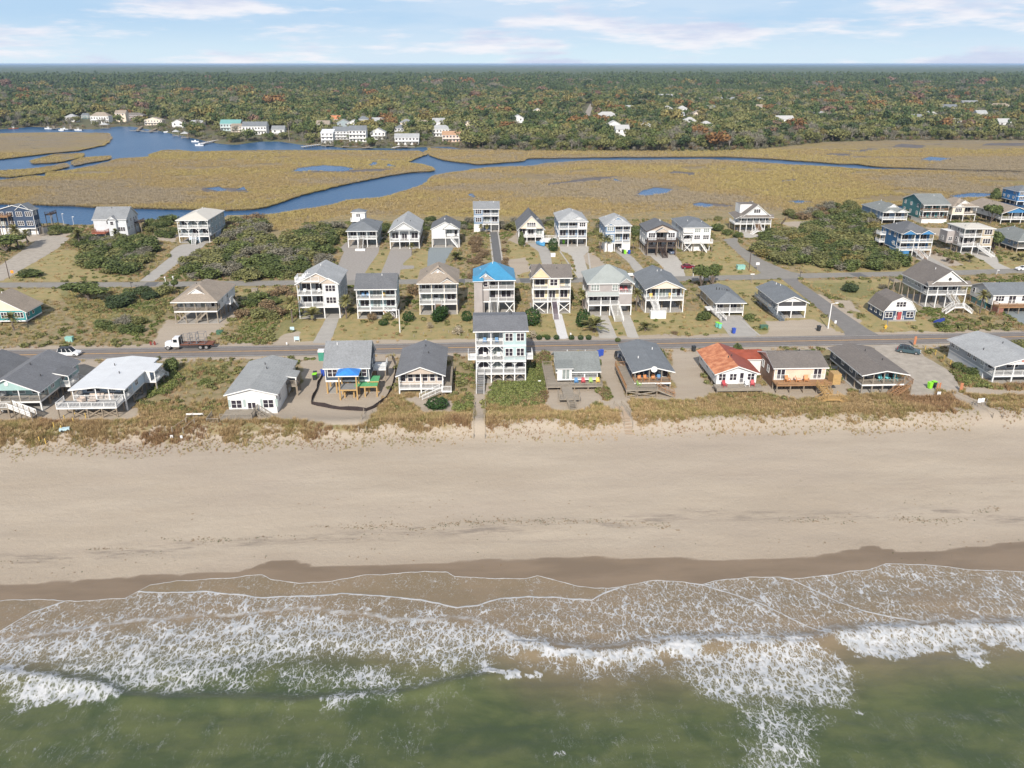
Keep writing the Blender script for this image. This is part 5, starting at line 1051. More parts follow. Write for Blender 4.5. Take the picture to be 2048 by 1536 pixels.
C7 = house('white A frame house with steep charcoal roof and round evergreen by its porch', 1037, 1088, 460, 484, [473], 457, 'gy', 431, (1055, 415), 'white', 'dark', ['ooo'], pd=1.8, gab='cream', ov=.5, gnd='  g')
r = C7; window(r['root'], 0, 0, r['E']+.8, 3.0, 1.3); deck(r, -1.8, 1.8, -.9, -.02, r['E']+.3, WHITE, WHITE, sides='f', posts=False, nm='balcony')
C8 = house('white three level house with pale roof and wide glazed balconies above concrete apron', 1118, 1174, 460, 493, [476, 457], 443, 'hy', 2.6, (1105, 425.5, 'e'), 'white', 'ltgrey', ['ooo', 'ooW'], pd=2.4, gnd='dgd', ov=.4, bw='mblue')
r = C8; dormer(r['root'], r['h']*.4, .8, r['E']+.4, 4.4, 1.1, 4, RF['ltgrey'], WL['white']); deck(r, -r['h']-5.5, -r['h']-.05, 3, 9, 1.2, WHITE, WHITE, sides='flb', nm='pool_deck')
C9 = house('light blue house with grey hip roof and small white car parked beneath', 1211, 1261, 470, 504, [485, 465], 451, 'hy', 2.6, (1197, 436, 'e'), 'mblue', 'ltgrey', ['Woo', 'Woo'], pd=2.4, widths=[38, 31, 31], gnd='W W', ov=.4, bw='mblue')
r = C9; dormer(r['root'], 0.2, 2.4, r['E']+1.3, 4, 1.2, 4, RF['ltgrey'], WL['mblue']); dormer(r['root'], (r['cs'][0]+r['cs'][1])/2, -.2, r['E'], 3.2, .9, 4, RF['ltgrey'], WL['mblue'])
C10 = house('grey house with charcoal gable roof and dark brown double decks', 1294, 1353, 470, 511, [495, 480], 461, 'gy', 448.5, (1307, 435.5), 'ltgrey', 'dark', ['odo', 'WoW'], pd=2.4, gab='tan', ov=.4, post=DRKW, rail=DRKW, trim=DRKW, bw='ltgrey', gnd='')
r = C10; dormer(r['root'], 0, -1.2, r['E']-.1, 4, 1.2, 4, RF['dark'], WL['tan']); deck(r, -r['h'], r['h'], -1.7, -.1, r['Z'][1]-.05, DRKW, DRKW, sides='flr'); stairs(r['root'], (.2, -.2, r['Z'][0]), (.8, -4, .1), 1.7, DRKW, DRKW)
C11 = house('white house with bluish hip roof and white crossed braces by the open lawn', 1366, 1421, 470, 502, [483, 468], 455, 'hy', 1.8, (1348, 437, 'e'), 'white', 'slate', ['aWW', 'wWW'], pd=2.2, widths=[36, 32, 32], gnd='xw ', ov=.35, bw='ltgrey')
r = C11; deck(r, -r['h'], r['cs'][1], -.7, -.1, r['Z'][1]+.9, WHITE, WHITE, sides='f', posts=False); deck(r, -r['h'], r['h']+.5, -2.0, -.1, r['Z'][0], WHITE, WHITE, sides='flr'); stairs(r['root'], (.9, -2.1, r['Z'][0]), (3.2, -2.4, .1), 1.2, WHITE, WHITE); braces(r['root'], -r['h']+.1, -r['h']+2.4, -1.9, .3, r['Z'][0]-.4, WHITE)
C12 = house('large white house with wraparound porch and shed dormer, alone by the marsh', 1482, 1543, 440, 464, [447], 434, 'gy', 409.5, (1496, 402), 'mblue', 'taupe', ['oodoo'], pd=3.0, gab='white', ov=.5, bw='ltgrey')
r = C12; mb = MB(); slab(mb, [(-r['h']-2.4, r['D'], r['E']+.3), (-r['h']-2.4, -.6, r['E']-.5), (-r['h']+.2, -.6, r['E']+.7), (-r['h']+.2, r['D'], r['E']+.9)], .15, RF['taupe'], WHITE); mb.build('porch_roof', r['root']); window(r['root'], 0, 0, r['E']+1.6, 2.4, 1.3)
mb = MB(); slab(mb, [(-r['h']-.6, .3, r['E']+1.0), (-r['h']-.6, -1.0, r['E']-.1), (r['h']+.6, -1.0, r['E']-.1), (r['h']+.6, .3, r['E']+1.0)], .14, RF['taupe'], WHITE); mb.build('porch_roof', r['root'])
deck(r, -r['h']-2.3, -r['h']-.05, 0, r['D']-2, r['Z'][0], WHITE, WHITE, sides='l'); stairs(r['root'], (.3, -.2, r['Z'][0]), (.3, -3.2, 1.2), 2.4, WHITE, WHITE, BRNW); stairs(r['root'], (-.9, -3.9, 1.2), (-2.9, -4.4, 0), 1.2, WHITE, WHITE); stairs(r['root'], (1.5, -3.9, 1.2), (3.6, -4.4, 0), 1.2, WHITE, WHITE); boxpart('stair_landing', r['root'], -.9, -4.4, 1.0, 1.5, -3.2, 1.2, WHITE)
boxpart('shed_dormer', r['root'], -r['h']+.5, 4, r['E']+.8, -.8, 10, r['E']+r['rise']-.5, WL['white'], RF['taupe'])
C13 = house('blue grey house with twin small white gables behind the right thicket', 1766, 1815, 430, 449, [438], 423.5, 'hy', 2.4, (1719.5, 408.5, 'e'), 'white', 'green', ['oo'], pd=2.4, ov=.4, bw='mblue', z0=-.1)
r = C13
for s in (-1, 1): dormer(r['root'], s*r['h']*.5, -.5, r['E']-.05, r['h']*.95, 1.0, 3, RF['green'], WL['white'])
dormer(r['root'], 0, 2.6, r['E']+.9, 5.4, 1.8, 5, RF['green'], WL['white'])
C14 = house('deep teal two-storey house with wood-railed full-width balconies', 1847, 1897, 420, 447, [438, 422], 408.5, 'gx', 3.0, 17, 'deepteal', 'green', ['ooo', 'ooo'], pd=2.4, ov=.5, rail=BRNW, trim=WHITE, gnd='W', z0=-.1)
C15 = house('cream house with brown roof and small white gable on weathered stilts', 1905, 1953, 420, 443, [428], 413, 'hy', 2.6, 13, 'cream', 'tan', ['Wo'], pd=2.2, ov=.5, rail=GREYW, pile=GREYW, z0=-.1)
r = C15; dormer(r['root'], 0.4, 1.5, r['E']+.8, 4.4, 1.5, 5, RF['tan'], WL['white']); dormer(r['root'], -r['h']*.5, -.3, r['E'], 3.8, 1.2, 4, RF['tan'], WL['white'])
C16 = house('royal blue house with broad brown gable roof and white porch posts', 2004, 2064, 430, 448, [438], 425.5, 'gy', 414, 24, 'royal', 'tan', ['odo'], pd=2.8, ov=.6, gab='royal', z0=-.1, bw='white')
C17 = house('blue and white three storey house at the far right by the marsh pond', 2036, 2080, 395, 408, [402, 392], 383, 'hy', 2.0, 12, 'royal', 'slate', ['WWW', 'WWW'], pd=1.6, ov=.4, z0=-.3)
C18 = house('bright blue three level house with charcoal roof and two white balcony gables', 1802, 1866, 480, 513, [499, 484], 466.5, 'hy', 2.7, (1768, 451, 'e'), 'royal', 'dark', ['obo', 'ooo'], pd=2.4, widths=[42, 16, 42], ov=.35, bw='blue', gnd='w  ')
r = C18
for s in (-1, 1): dormer(r['root'], s*r['h']*.56, -.45, r['E']-.02, r['W']*.42, 1.15, 3.6, RF['dark'], WL['royal'])
# the painted shapes on the blue side wall: two plain pale outlines of fish
for k, (yy, zz_, l) in enumerate(((5.2, 2.6, 1.5), (3.4, 2.0, 1.7), (4.4, 3.0, .7))):
    mb = MB(); n = 10; P = [(0, -yy_ if False else l*.5*math.cos(2*math.pi*i/n), .22*math.sin(2*math.pi*i/n)) for i in range(n)]; mb.face([(-.03, a, b) for _, a, b in P][::-1], WHITE); mb.face([(-.03, -l*.45, 0), (-.03, -l*.75, .22), (-.03, -l*.75, -.22)], WHITE); mb.build('painted_fish', r['root'], (-r['h'], yy, r['Z'][0]+zz_-1.2))
stairs(r['root'], (.1, -.2, r['Z'][0]), (1.2, -5.0, .2), 1.8, WHITE, WHITE, BRNW); deck(r, -r['h']-2, -r['h']-.05, r['D']-3.5, r['D']-.5, r['Z'][0]+.6, WHITE, WHITE, sides='fl'); deck(r, -r['h']-2, -r['h']-.05, r['D']-3.5, r['D']-.5, r['Z'][1]+.6, WHITE, WHITE, sides='fl')
C19 = house('taupe three level house with flat pale roof and diagonal white stair', 1926, 1985, 480, 508, [492, 473], 457, 'hy', .9, (1896, 446, 'e'), 'beige', 'cream', ['obW', 'obW'], pd=2.6, widths=[38, 22, 40], ov=.35, bw='taupe', brace=True, gnd='')
r = C19; stairs(r['root'], (.6, -.2, r['Z'][0]), (3.0, -5.4, .1), 1.5, WHITE, WHITE); boxpart('side_wing', r['root'], -r['h']-2.5, 5.5, r['Z'][0], -r['h']-.01, r['D'], r['Z'][1]+.8, WL['taupe'], WHITE); window(r['root'], -r['h']-2.5, 8, r['Z'][0]+.8, 1.2, 1.2, 'l'); window(r['root'], -r['h']-1.2, 5.5, r['Z'][0]+.8, 1.2, 1.2)
C20 = house('grey-green roofed low house at right edge behind palms, weathered side stair', 2036, 2096, 488, 505, [495], 482, 'hy', 2.8, (2003, 462, 'e'), 'mblue', 'green', ['oo'], pd=2.4, ov=.5, rail=GREYW, post=GREYW, z0=0.)
# ------------------------------------------------------------------ foliage meshes
def leafcloud(blobs, n, size, seed, inner=.35, up=.35, flat=0.):
    """n leaf-sized quads spread through the volume of several ellipsoids (x, y, z, rx, ry, rz)"""
    g = np.random.default_rng(seed); B = np.array(blobs, float); vol = (B[:, 3]*B[:, 4]*B[:, 5])**.67; k = g.choice(len(B), n, p=vol/vol.sum())
    d = g.normal(size=(n, 3)); d /= np.linalg.norm(d, axis=1)[:, None]; d[:, 2] = np.abs(d[:, 2])*.9-.1*g.random(n)*(g.random(n) < .7) if flat else d[:, 2]
    r = 1-inner*g.random(n)**1.6; r *= 1+.16*np.sin(d[:, 0]*7+k)*np.cos(d[:, 1]*8+d[:, 2]*5+k)
    c = B[k, :3]+d*B[k, 3:6]*r[:, None]
    nn = d+g.normal(size=(n, 3))*.55; nn[:, 2] += up; nn /= np.linalg.norm(nn, axis=1)[:, None]
    a = np.cross(nn, g.normal(size=(n, 3))); a /= np.linalg.norm(a, axis=1)[:, None]; b = np.cross(nn, a)
    s = size*(.6+.8*g.random(n))[:, None]; bend = nn*s*.25
    V = np.stack([c-a*s-b*s*.6, c+a*s*.9-b*s*.7+bend, c+a*s+b*s*.6, c-a*s*.8+b*s*.7-bend], 1).reshape(-1, 3); V[:, 2] = np.maximum(V[:, 2], .02)
    return V, np.arange(4*n).reshape(-1, 4)
def stems(mb, h, r, spread, n, seed, m, lean=0.):
    g = random.Random(seed)
    mb.cyl((0, 0, -.3), (lean*.3, 0, h*.35), r, r*.75, m, 6, False)
    for i in range(n):
        t = 2*math.pi*i/n+g.random(); q = (lean*.3+math.cos(t)*spread*g.uniform(.5, 1), math.sin(t)*spread*g.uniform(.5, 1), h*g.uniform(.7, 1)); mb.cyl((lean*.3, 0, h*g.uniform(.2, .35)), q, r*.55, r*.18, m, 4, False)
L_EV = leafmat('evergreen leaves', (.068, .092, .030), (.15, .175, .06)); L_OL = leafmat('olive leaves', (.13, .138, .052), (.22, .21, .085)); L_DK = leafmat('dark leaves', (.036, .056, .026), (.08, .105, .045))
L_GR = leafmat('bare grey twigs', (.16, .15, .11), (.26, .24, .185)); L_BR = leafmat('brown dry shrub', (.17, .115, .065), (.26, .19, .11)); L_PI = leafmat('pine needles', (.062, .095, .037), (.12, .155, .064))
L_OR = leafmat('orange autumn leaves', (.18, .095, .04), (.26, .155, .065)); L_YE = leafmat('yellow autumn leaves', (.17, .145, .05), (.24, .20, .075)); L_RU = leafmat('rust autumn leaves', (.145, .09, .065), (.21, .14, .10))
L_PL = leafmat('palm fronds', (.13, .14, .05), (.27, .235, .10)); L_GS = leafmat('dune grass', (.30, .205, .10), (.46, .345, .19), .35); L_GG = leafmat('green grass tufts', (.22, .19, .07), (.34, .285, .12), .35); L_GRD = leafmat('reddish dune grass', (.24, .145, .08), (.37, .245, .13), .35)
L_PP = leafmat('pampas plumes', (.300, .250, .160), (.480, .420, .320)); L_MG = leafmat('marsh grass blades', (.285, .215, .10), (.42, .325, .155), .35); L_VINE = leafmat('green dune vine', (.10, .13, .035), (.20, .21, .075)); L_HEDGE = leafmat('hedge leaves', (.020, .050, .012), (.045, .085, .022))
BARK = mat('bark', (.15, .12, .10), .95, .25, 2); BARKG = mat('pale bark', (.26, .235, .21), .95, .2, 2)
def crown_mesh(name, blobs, n, size, seed, m, **k):
    V, Q = leafcloud(blobs, n, size, seed, **k); return npmesh(name, V, Q, m)
def dome(seed, w=1., h=1., k=7):
    g = random.Random(seed); B = [(0, 0, h*.45, w*.34, w*.34, h*.5)]
    for i in range(k):
        t = 2*math.pi*i/k+g.random(); r = w*g.uniform(.18, .33); q = g.uniform(.15, .24)*w; B.append((math.cos(t)*r, math.sin(t)*r, h*g.uniform(.25, .62), q, q, h*g.uniform(.24, .4)))
    return B
SP = {}
def proto_plant(key, name, crown, trunk, label='x', cat='shrub'):
    r = thing(name, label, cat, (0, 0, -500)); c = link('crown', crown, r); tr = [(c, [])]
    if trunk: t_ = trunk if isinstance(trunk, bpy.types.Mesh) else trunk.mesh('trunk'); tr.append((link('trunk', t_, r), []))
    SP[key] = (r, tr); return r
def mk(key, name, m, n, size, seed, bl=None, tr=None, **k):
    mb = MB(); (tr or (lambda b: stems(b, .8, .03, .3, 5, seed, BARK)))(mb); proto_plant(key, name, crown_mesh('crown', bl or dome(seed), n, size, seed, m, **k), mb)
for i in range(3):
    mk('ev%d' % i, 'evergreen_shrub', L_EV, 1300, .042, 10+i); mk('ol%d' % i, 'olive_shrub', L_OL, 1200, .042, 20+i); mk('gr%d' % i, 'bare_shrub', L_GR, 900, .030, 30+i, inner=.8)
    mk('br%d' % i, 'dry_shrub', L_BR, 800, .035, 35+i, inner=.7)
mk('dk0', 'evergreen_shrub', L_DK, 1500, .042, 44, [(0, 0, .48, .46, .46, .5)]); mk('ye0', 'yellow_shrub', L_YE, 900, .04, 45)
mk('cone', 'conical_evergreen', L_EV, 1600, .04, 46, [(0, 0, .35, .42, .42, .36), (0, 0, .7, .25, .25, .32)])
mk('pamp', 'pampas_grass', L_PP, 700, .035, 47, [(0, 0, .35, .4, .4, .4), (.1, 0, .75, .3, .3, .25), (-.2, .1, .7, .2, .2, .3)], inner=.8)
mk('hedge', 'clipped_hedge', L_HEDGE, 2600, .03, 48, [(x*.24, 0, .45, .17, .28, .5) for x in (-1.6, -.8, 0, .8, 1.6)])
mk('ball', 'clipped_bush', L_HEDGE, 1300, .035, 49, [(0, 0, .5, .5, .5, .52)], inner=.15)
used = set()
def unlink_protos(d):
    for r, tr in d.values():
        for o in [r]+[c for c, _ in tr]:
            if o.name in COL.objects: COL.objects.unlink(o)
def plant(key, px, py, w, label, group=None, h=None, cat='shrub', xy=None, s=None, rz=None):
    """plant with its foot at photo point (px, py), w photo pixels wide"""
    r, tr = SP[key]
    if xy: x, y = xy; z = zt1(x, y); W_ = s
    else:
        x, y, z = ground_at(px, py); W_ = w*math.hypot(y, CH-z)*.985/F
    H = h if h else W_*.72
    c = dup(r, tr, (x, y, z), random.random()*6.28 if rz is None else rz, label, group, (W_, W_, H)); c['category'] = cat
    return c
# ------------------------------------------------------------------ palms
def palm_proto(key, h, R_, nf, droop, seed, skirt=True):
    g = random.Random(seed); mb = MB(); p = Vector((0, 0, -.3))
    for i in range(5):
        q = Vector((g.uniform(-.08, .08), g.uniform(-.08, .08), h*(i+1)/5)); mb.cyl(p, q, .21-.015*i, .2-.015*i, BARK, 7, False); p = q
    lf = MB()
    for i in range(nf):
        a = 2*math.pi*i/nf*2.39; el = math.radians(g.uniform(-35 if skirt else 5, 75)); d = Vector((math.cos(a)*math.cos(el), math.sin(a)*math.cos(el), math.sin(el))); s = Vector((-math.sin(a), math.cos(a), 0)); L_ = R_*g.uniform(.8, 1.1)
        prev = p; n = 4; w0 = .10
        pts = [p+d*L_*t-Vector((0, 0, droop*L_*t*t)) for t in (0, .35, .6, .8, 1.)]
        for j in range(n):
            for sg in (-1, 1):
                for e in range(3):
                    u = pts[j].lerp(pts[j+1], e/3); v = pts[j].lerp(pts[j+1], (e+1.15)/3); wd = .5*R_*.5*(1-abs(j-1.6)/3.2); tip = (u+v)/2+s*sg*wd+d*wd*.5-Vector((0, 0, wd*.35)); lf.face([tuple(u), tuple(v), tuple(tip)], L_PL)
    proto_plant(key, 'palm_tree', lf.mesh('crown'), mb, cat='palm')
palm_proto('palm0', 5.0, 1.9, 58, .25, 1); palm_proto('palm1', 3.2, 1.9, 54, .3, 2); palm_proto('palm2', 1.0, 2.1, 46, .35, 3, False)
def palm(px, py, top, label, k='palm0'):
    r, tr = SP[k]; x, y, z = ground_at(px, py); H = onY(px, top, y)[1]-z; base = {'palm0': 6.6, 'palm1': 4.7, 'palm2': 2.4}[k]; s = H/base
    c = dup(r, tr, (x, y, z), random.random()*6, label, 'palms among the houses', (s, s, s)); c['category'] = 'palm tree'
for a in [(38, 500, 446, 'tall palm in front of the navy creek house'), (56, 490, 456, 'shorter palm beside the navy creek house', 'palm1'), (160, 492, 455, 'bushy palm left of the pale grey creek house', 'palm1'), (234, 480, 455, 'palm against the front of the pale grey creek house', 'palm1'),
    (28, 661, 622, 'palm in front of the teal house at the left edge', 'palm1'), (585, 645, 590, 'palm at the left corner of the white roof-terrace house'), (625, 640, 614, 'low spreading palm clump before the white roof-terrace house', 'palm2'), (693, 637, 588, 'palm between the white roof-terrace house and the aqua house'),
    (824, 510, 484, 'thin palm right of the white gable house drive'), (962, 467, 447, 'left small palm before the narrow steel blue house'), (974, 467, 448, 'right small palm before the narrow steel blue house'), (912, 522, 502, 'wide low palm beside the blue-grey gravel drive', 'palm2'),
    (1165, 618, 578, 'palm left of the ribbed grey-roofed house'), (1272, 622, 575, 'palm right of the ribbed grey-roofed house'), (1188, 665, 632, 'spreading low palm at the left drive of the ribbed grey-roofed house', 'palm2'), (1290, 662, 642, 'small low palm in the mulch bed right of the twin drives', 'palm2'),
    (1200, 504, 464, 'left palm of the pair at the light blue house'), (1214, 504, 466, 'second palm crowding the light blue house'), (1266, 503, 470, 'palm at the right side of the light blue house'), (1898, 527, 502, 'slim palm on the sand bed by the bright blue house'),
    (1938, 524, 508, 'low palm in front of the taupe house', 'palm2'), (1959, 628, 578, 'tall palm between the split-stair house and the dark blue roofed house'), (1811, 440, 418, 'palm before the twin-gable house'), (2008, 446, 424, 'pale palm beside the royal blue house', 'palm1'),
    (1908, 436, 418, 'small palm in front of the cream stilt house'), (2040, 522, 505, 'low palm at the right edge lawn', 'palm2'), (1145, 560, 548, 'small palm behind the yellow house', 'palm2'), (1018, 462, 446, 'low palm behind the A-frame house', 'palm2')]:
    palm(*a[:4], **({'k': a[4]} if len(a) > 4 else {}))
# windswept live oaks
def oak_proto(key, seed):
    g = random.Random(seed); mb = MB(); B = []
    for i in range(9):
        t = g.uniform(0, 6.28); r = g.uniform(.1, .38); B.append((r*math.cos(t), r*math.sin(t)*.8, g.uniform(.55, .85), g.uniform(.13, .2), g.uniform(.13, .2), .15))
        mb.cyl((0, 0, .1), (B[-1][0], B[-1][1], B[-1][2]-.05), .02, .008, BARK, 4, False)
    mb.cyl((0, 0, -.1), (0, 0, .2), .03, .025, BARK, 6, False)
    proto_plant(key, 'windswept_oak', crown_mesh('crown', B, 2000, .032, seed, L_EV), mb)
oak_proto('oak0', 5); oak_proto('oak1', 6)
plant('oak0', 178, 600, 100, 'broad windswept oak over the left stretch of the upper road', h=5.2, cat='tree'); plant('oak1', 345, 583, 34, 'small round tree by the upper road above the tan roof', h=3.4, cat='tree')
plant('oak1', 1402, 576, 56, 'left windswept oak behind the small grey-roofed house', h=7, cat='tree'); plant('oak0', 1425, 573, 48, 'right windswept oak behind the small grey-roofed house', h=6.6, cat='tree')
plant('oak0', 12, 505, 80, 'dark oak clump at the left edge before the navy house', h=6, cat='tree'); plant('oak1', 1985, 505, 60, 'oak between the taupe house and the grey-green roofed house', h=7.5, cat='tree'); plant('oak1', 1980, 448, 46, 'dark round tree left of the royal blue house', h=8, cat='tree')
for a in [('hedge', 880, 638, 50, 'long dark clipped hedge before the tan hip-roofed house', 3.0), ('ball', 1063, 650, 36, 'large round bush left of the white walk', 4.2), ('ball', 1166, 654, 30, 'dark round bush by the left drive of the ribbed-roofed house', 4.4),
    ('ball', 934, 642, 22, 'round bush between the hedge and the bright blue roof', 2.6), ('ball', 817, 642, 24, 'round bush left of the hedge by the white lamp post', 2.4), ('ball', 767, 650, 20, 'low dark bush on the rough lawn before the aqua house', 1.4), ('cone', 1043, 491, 16, 'egg-shaped evergreen at the A-frame house', 4.8), ('ball', 1106, 502, 20, 'dark bush between A-frame drive and pale concrete apron', 4.4),
    ('ev0', 1408, 640, 32, 'bush at the foot of the curved white stair', 2.6), ('ev1', 1497, 640, 22, 'bush right of the small grey-roofed house', 1.8), ('ev2', 1322, 722, 26, 'bright green bush behind the slate-roofed navy house', 2.8), ('ev0', 1474, 705, 26, 'green bush behind the orange-roofed house', 2.2), ('ev1', 343, 742, 38, 'round green bush right of the white-roofed house', 3.0),
    ('ball', 874, 815, 46, 'dark low bush left of the central sand path', 1.8), ('ev2', 1198, 731, 12, 'small dark bush right of the low grey-roofed house', 1.6), ('dk0', 1700, 583, 34, 'dark round bush alone on the grass behind the navy cottage', 2.3), ('gr0', 1765, 578, 22, 'pale dry bush left of the split-stair house', 1.5),
    ('ol0', 2043, 697, 50, 'grey-green bush at the right edge by the main road', 2.2), ('ev1', 1235, 684, 12, 'small green bush by the main road, behind the slate roof', 1.2), ('ev1', 60, 553, 52, 'dark bush near the yellow sign at the left', 2.2), ('ol1', 775, 640, 24, 'scraggly bush before the aqua house', 2.0),
    ('pamp', 915, 668, 34, 'pampas grass clump near the tall central house', 1.9), ('pamp', 1066, 676, 26, 'pampas grass clump right of the tall central house', 1.8), ('pamp', 860, 656, 20, 'pampas tuft on the lawn right of the lamp post', 1.5), ('br0', 745, 640, 26, 'leafless brown bush in front of the aqua house', 2.0), ('br1', 828, 590, 34, 'reddish bare bush between the aqua and tan houses', 3.6),
    ('ev0', 1880, 655, 26, 'low green bush beside the blue tarp', 1.3), ('ev2', 1920, 655, 24, 'small bush on rough ground below the split stair', 1.0), ('ol2', 1970, 640, 24, 'small bush right of the tall palm', 1.0), ('ball', 387, 487, 18, 'small bush before the arched-balcony house', 1.4), ('cone', 1990, 398, 24, 'dark tree by the marsh pond at right', 5.0),
    ('ev0', 1375, 460, 22, 'bush behind the crossed-brace house', 3.2), ('ev1', 1455, 470, 22, 'bush left of the wraparound porch house', 2.4), ('ev2', 1475, 475, 24, 'low bush at the bend of the side street', 1.8), ('ev0', 1940, 750, 40, 'green vine mound beside the large grey house', 1.8), ('ev1', 1915, 738, 30, 'vine mound at the edge of the gravel lot', 1.6), ('br2', 1350, 668, 18, 'dry tuft by the main road', .8)]:
    plant(*a[:5], h=a[5])
for i, x in enumerate((1078, 1095, 1113, 1143, 1161, 1177)): plant('ball', x, 679, 12, 'small clipped bush in the roadside row by the white walk', 'clipped bushes along the road', h=1.1)
for i, (x, y) in enumerate(((1895, 523), (1903, 527), (1880, 512), (1867, 509))): plant('br%d' % (i % 3), x, y, 10, 'purplish dry bush on the pale sand bed', 'dry bushes on the sand bed', h=1.4)
# thickets: each shrub its own thing
def thicket(poly, step, keys, size, label, group, sink=.1):
    w = px_poly(poly); P = np.array(w); x0, y0 = P.min(0); x1, y1 = P.max(0); n = 0
    for y in np.arange(y0, y1, step):
        for x in np.arange(x0, x1, step):
            a = x+random.uniform(-.5, .5)*step; b = y+random.uniform(-.5, .5)*step
            if sdist(np.array([a]), np.array([b]), w)[0] < .3: continue
            if any(f[0]-.5 < a < f[2]+.5 and f[1]-1 < b < f[3]+.5 for f in FOOT): continue
            k = random.choice(keys); s = random.uniform(*size); u = (a-x0)/(x1-x0); v = (b-y0)/(y1-y0); hh = random.uniform(.5, .72); w_ = ('low ' if hh < .6 else 'tall ')+NAMES[k[:2]]
            plant(k, 0, 0, 0, label % w_+', '+('front' if v < .33 else 'middle' if v < .67 else 'back')+' '+('left' if u < .33 else 'centre' if u < .67 else 'right'), group % NAMES[k[:2]], h=s*hh*.84, xy=(a, b), s=s*1.15); n += 1
    return n
NAMES = {'ev': 'evergreen', 'ol': 'olive-green', 'gr': 'leafless grey', 'br': 'brown dry', 'ye': 'yellowish', 'dk': 'dark'}
EV = ['ev0', 'ev1', 'ev2', 'ol0', 'ol1', 'ev1', 'gr1']
n = thicket([(165, 535), (175, 505), (215, 480), (300, 478), (310, 500), (290, 535), (262, 556), (200, 545)], 4.3, EV, (4.5, 7), '%s shrub in the thicket beside the gravel road', '%s shrubs of the left thicket')
n += thicket([(290, 468), (300, 445), (350, 440), (356, 470), (330, 480)], 4.5, ['ev0', 'ev1', 'ol2'], (3.5, 5.5), '%s shrub left of the arched-balcony house', '%s shrubs beside the arched-balcony house')
n += thicket([(352, 557), (372, 530), (430, 503), (470, 455), (500, 440), (525, 445), (545, 490), (580, 485), (640, 455), (690, 450), (690, 478), (668, 500), (672, 540), (560, 560), (400, 562)], 4.9, EV+['gr2', 'gr1', 'ol2'], (4.8, 7.5), '%s shrub in the thicket left of the paver drives', '%s shrubs of the big middle thicket')
n += thicket([(450, 478), (452, 445), (520, 438), (530, 460), (480, 480)], 4.5, ['gr0', 'br0', 'ol1', 'ev1'], (5, 8), '%s shrub right of the arched-balcony house', '%s tall shrubs beside the arched-balcony house')
n += thicket([(1500, 500), (1530, 470), (1600, 462), (1660, 445), (1700, 420), (1750, 448), (1800, 490), (1815, 540), (1700, 541), (1590, 538), (1540, 520)], 4.8, EV+['ol2', 'ye0'], (5, 7.5), '%s shrub in the thicket left of the bright blue house', '%s shrubs of the right thicket')
n += thicket([(1555, 432), (1620, 420), (1700, 408), (1722, 425), (1660, 438), (1570, 442)], 5, ['gr0', 'ol0', 'br1', 'ev1'], (4.5, 6.5), '%s shrub along the marsh behind the fenced lawn', '%s shrubs along the marsh')
for p, l in (([(1005, 462), (1010, 445), (1035, 442), (1035, 462)], 'between the narrow blue house and A-frame'), ([(1180, 468), (1182, 446), (1206, 444), (1206, 465)], 'right of the wide-balcony white house'), ([(1262, 478), (1264, 452), (1290, 452), (1290, 475)], 'between the light blue and dark-decked houses'), ([(760, 470), (762, 452), (778, 452), (776, 470)], 'between the two paver-drive houses'), ([(838, 460), (842, 440), (866, 440), (862, 462)], 'left of the black-roofed house'), ([(920, 465), (924, 445), (946, 445), (944, 462)], 'right of the black-roofed house'), ([(1425, 462), (1428, 440), (1450, 438), (1452, 462)], 'right of the crossed-brace house'), ([(140, 497), (150, 478), (185, 478), (240, 490), (235, 500)], 'below the pale grey creek house'), ([(105, 470), (110, 455), (140, 458), (140, 475)], 'right of the navy creek house'), ([(1080, 452), (1090, 440), (1106, 438), (1108, 455)], 'behind the A-frame house')):
    thicket(p, 4.2, ['ev0', 'ev1', 'ol0', 'gr0'], (3.5, 5.5), '%s shrub '+l, '%s shrubs '+l)
thicket([(938, 560), (945, 480), (975, 475), (985, 555)], 3.6, ['br0', 'br1', 'br2'], (2.5, 4), '%s shrub left of the long straight drive', '%s shrubs left of the long drive')
thicket([(1010, 556), (1002, 475), (1015, 475), (1022, 556)], 3.6, ['br0', 'br1', 'br2'], (2, 3.2), '%s shrub right of the long straight drive', '%s shrubs right of the long drive')
thicket([(220, 620), (230, 585), (330, 580), (338, 600), (300, 605)], 4.5, ['ev0', 'dk0', 'ol0'], (4, 6.5), '%s shrub left of the tan-roofed stilt house', '%s shrubs left of the tan-roofed stilt house')
thicket([(190, 664), (215, 645), (270, 640), (300, 655), (280, 668)], 3.2, ['ev0', 'ev2', 'ol1', 'gr0'], (3, 4.6), '%s shrub on the slope left of the flatbed truck', '%s shrubs left of the flatbed truck')
thicket([(480, 640), (490, 590), (588, 585), (585, 620), (560, 640)], 5, ['br0', 'ol0', 'ev1'], (3.5, 5.5), '%s shrub left of the roof-terrace house', '%s shrubs left of the roof-terrace house')
unlink_protos(SP)
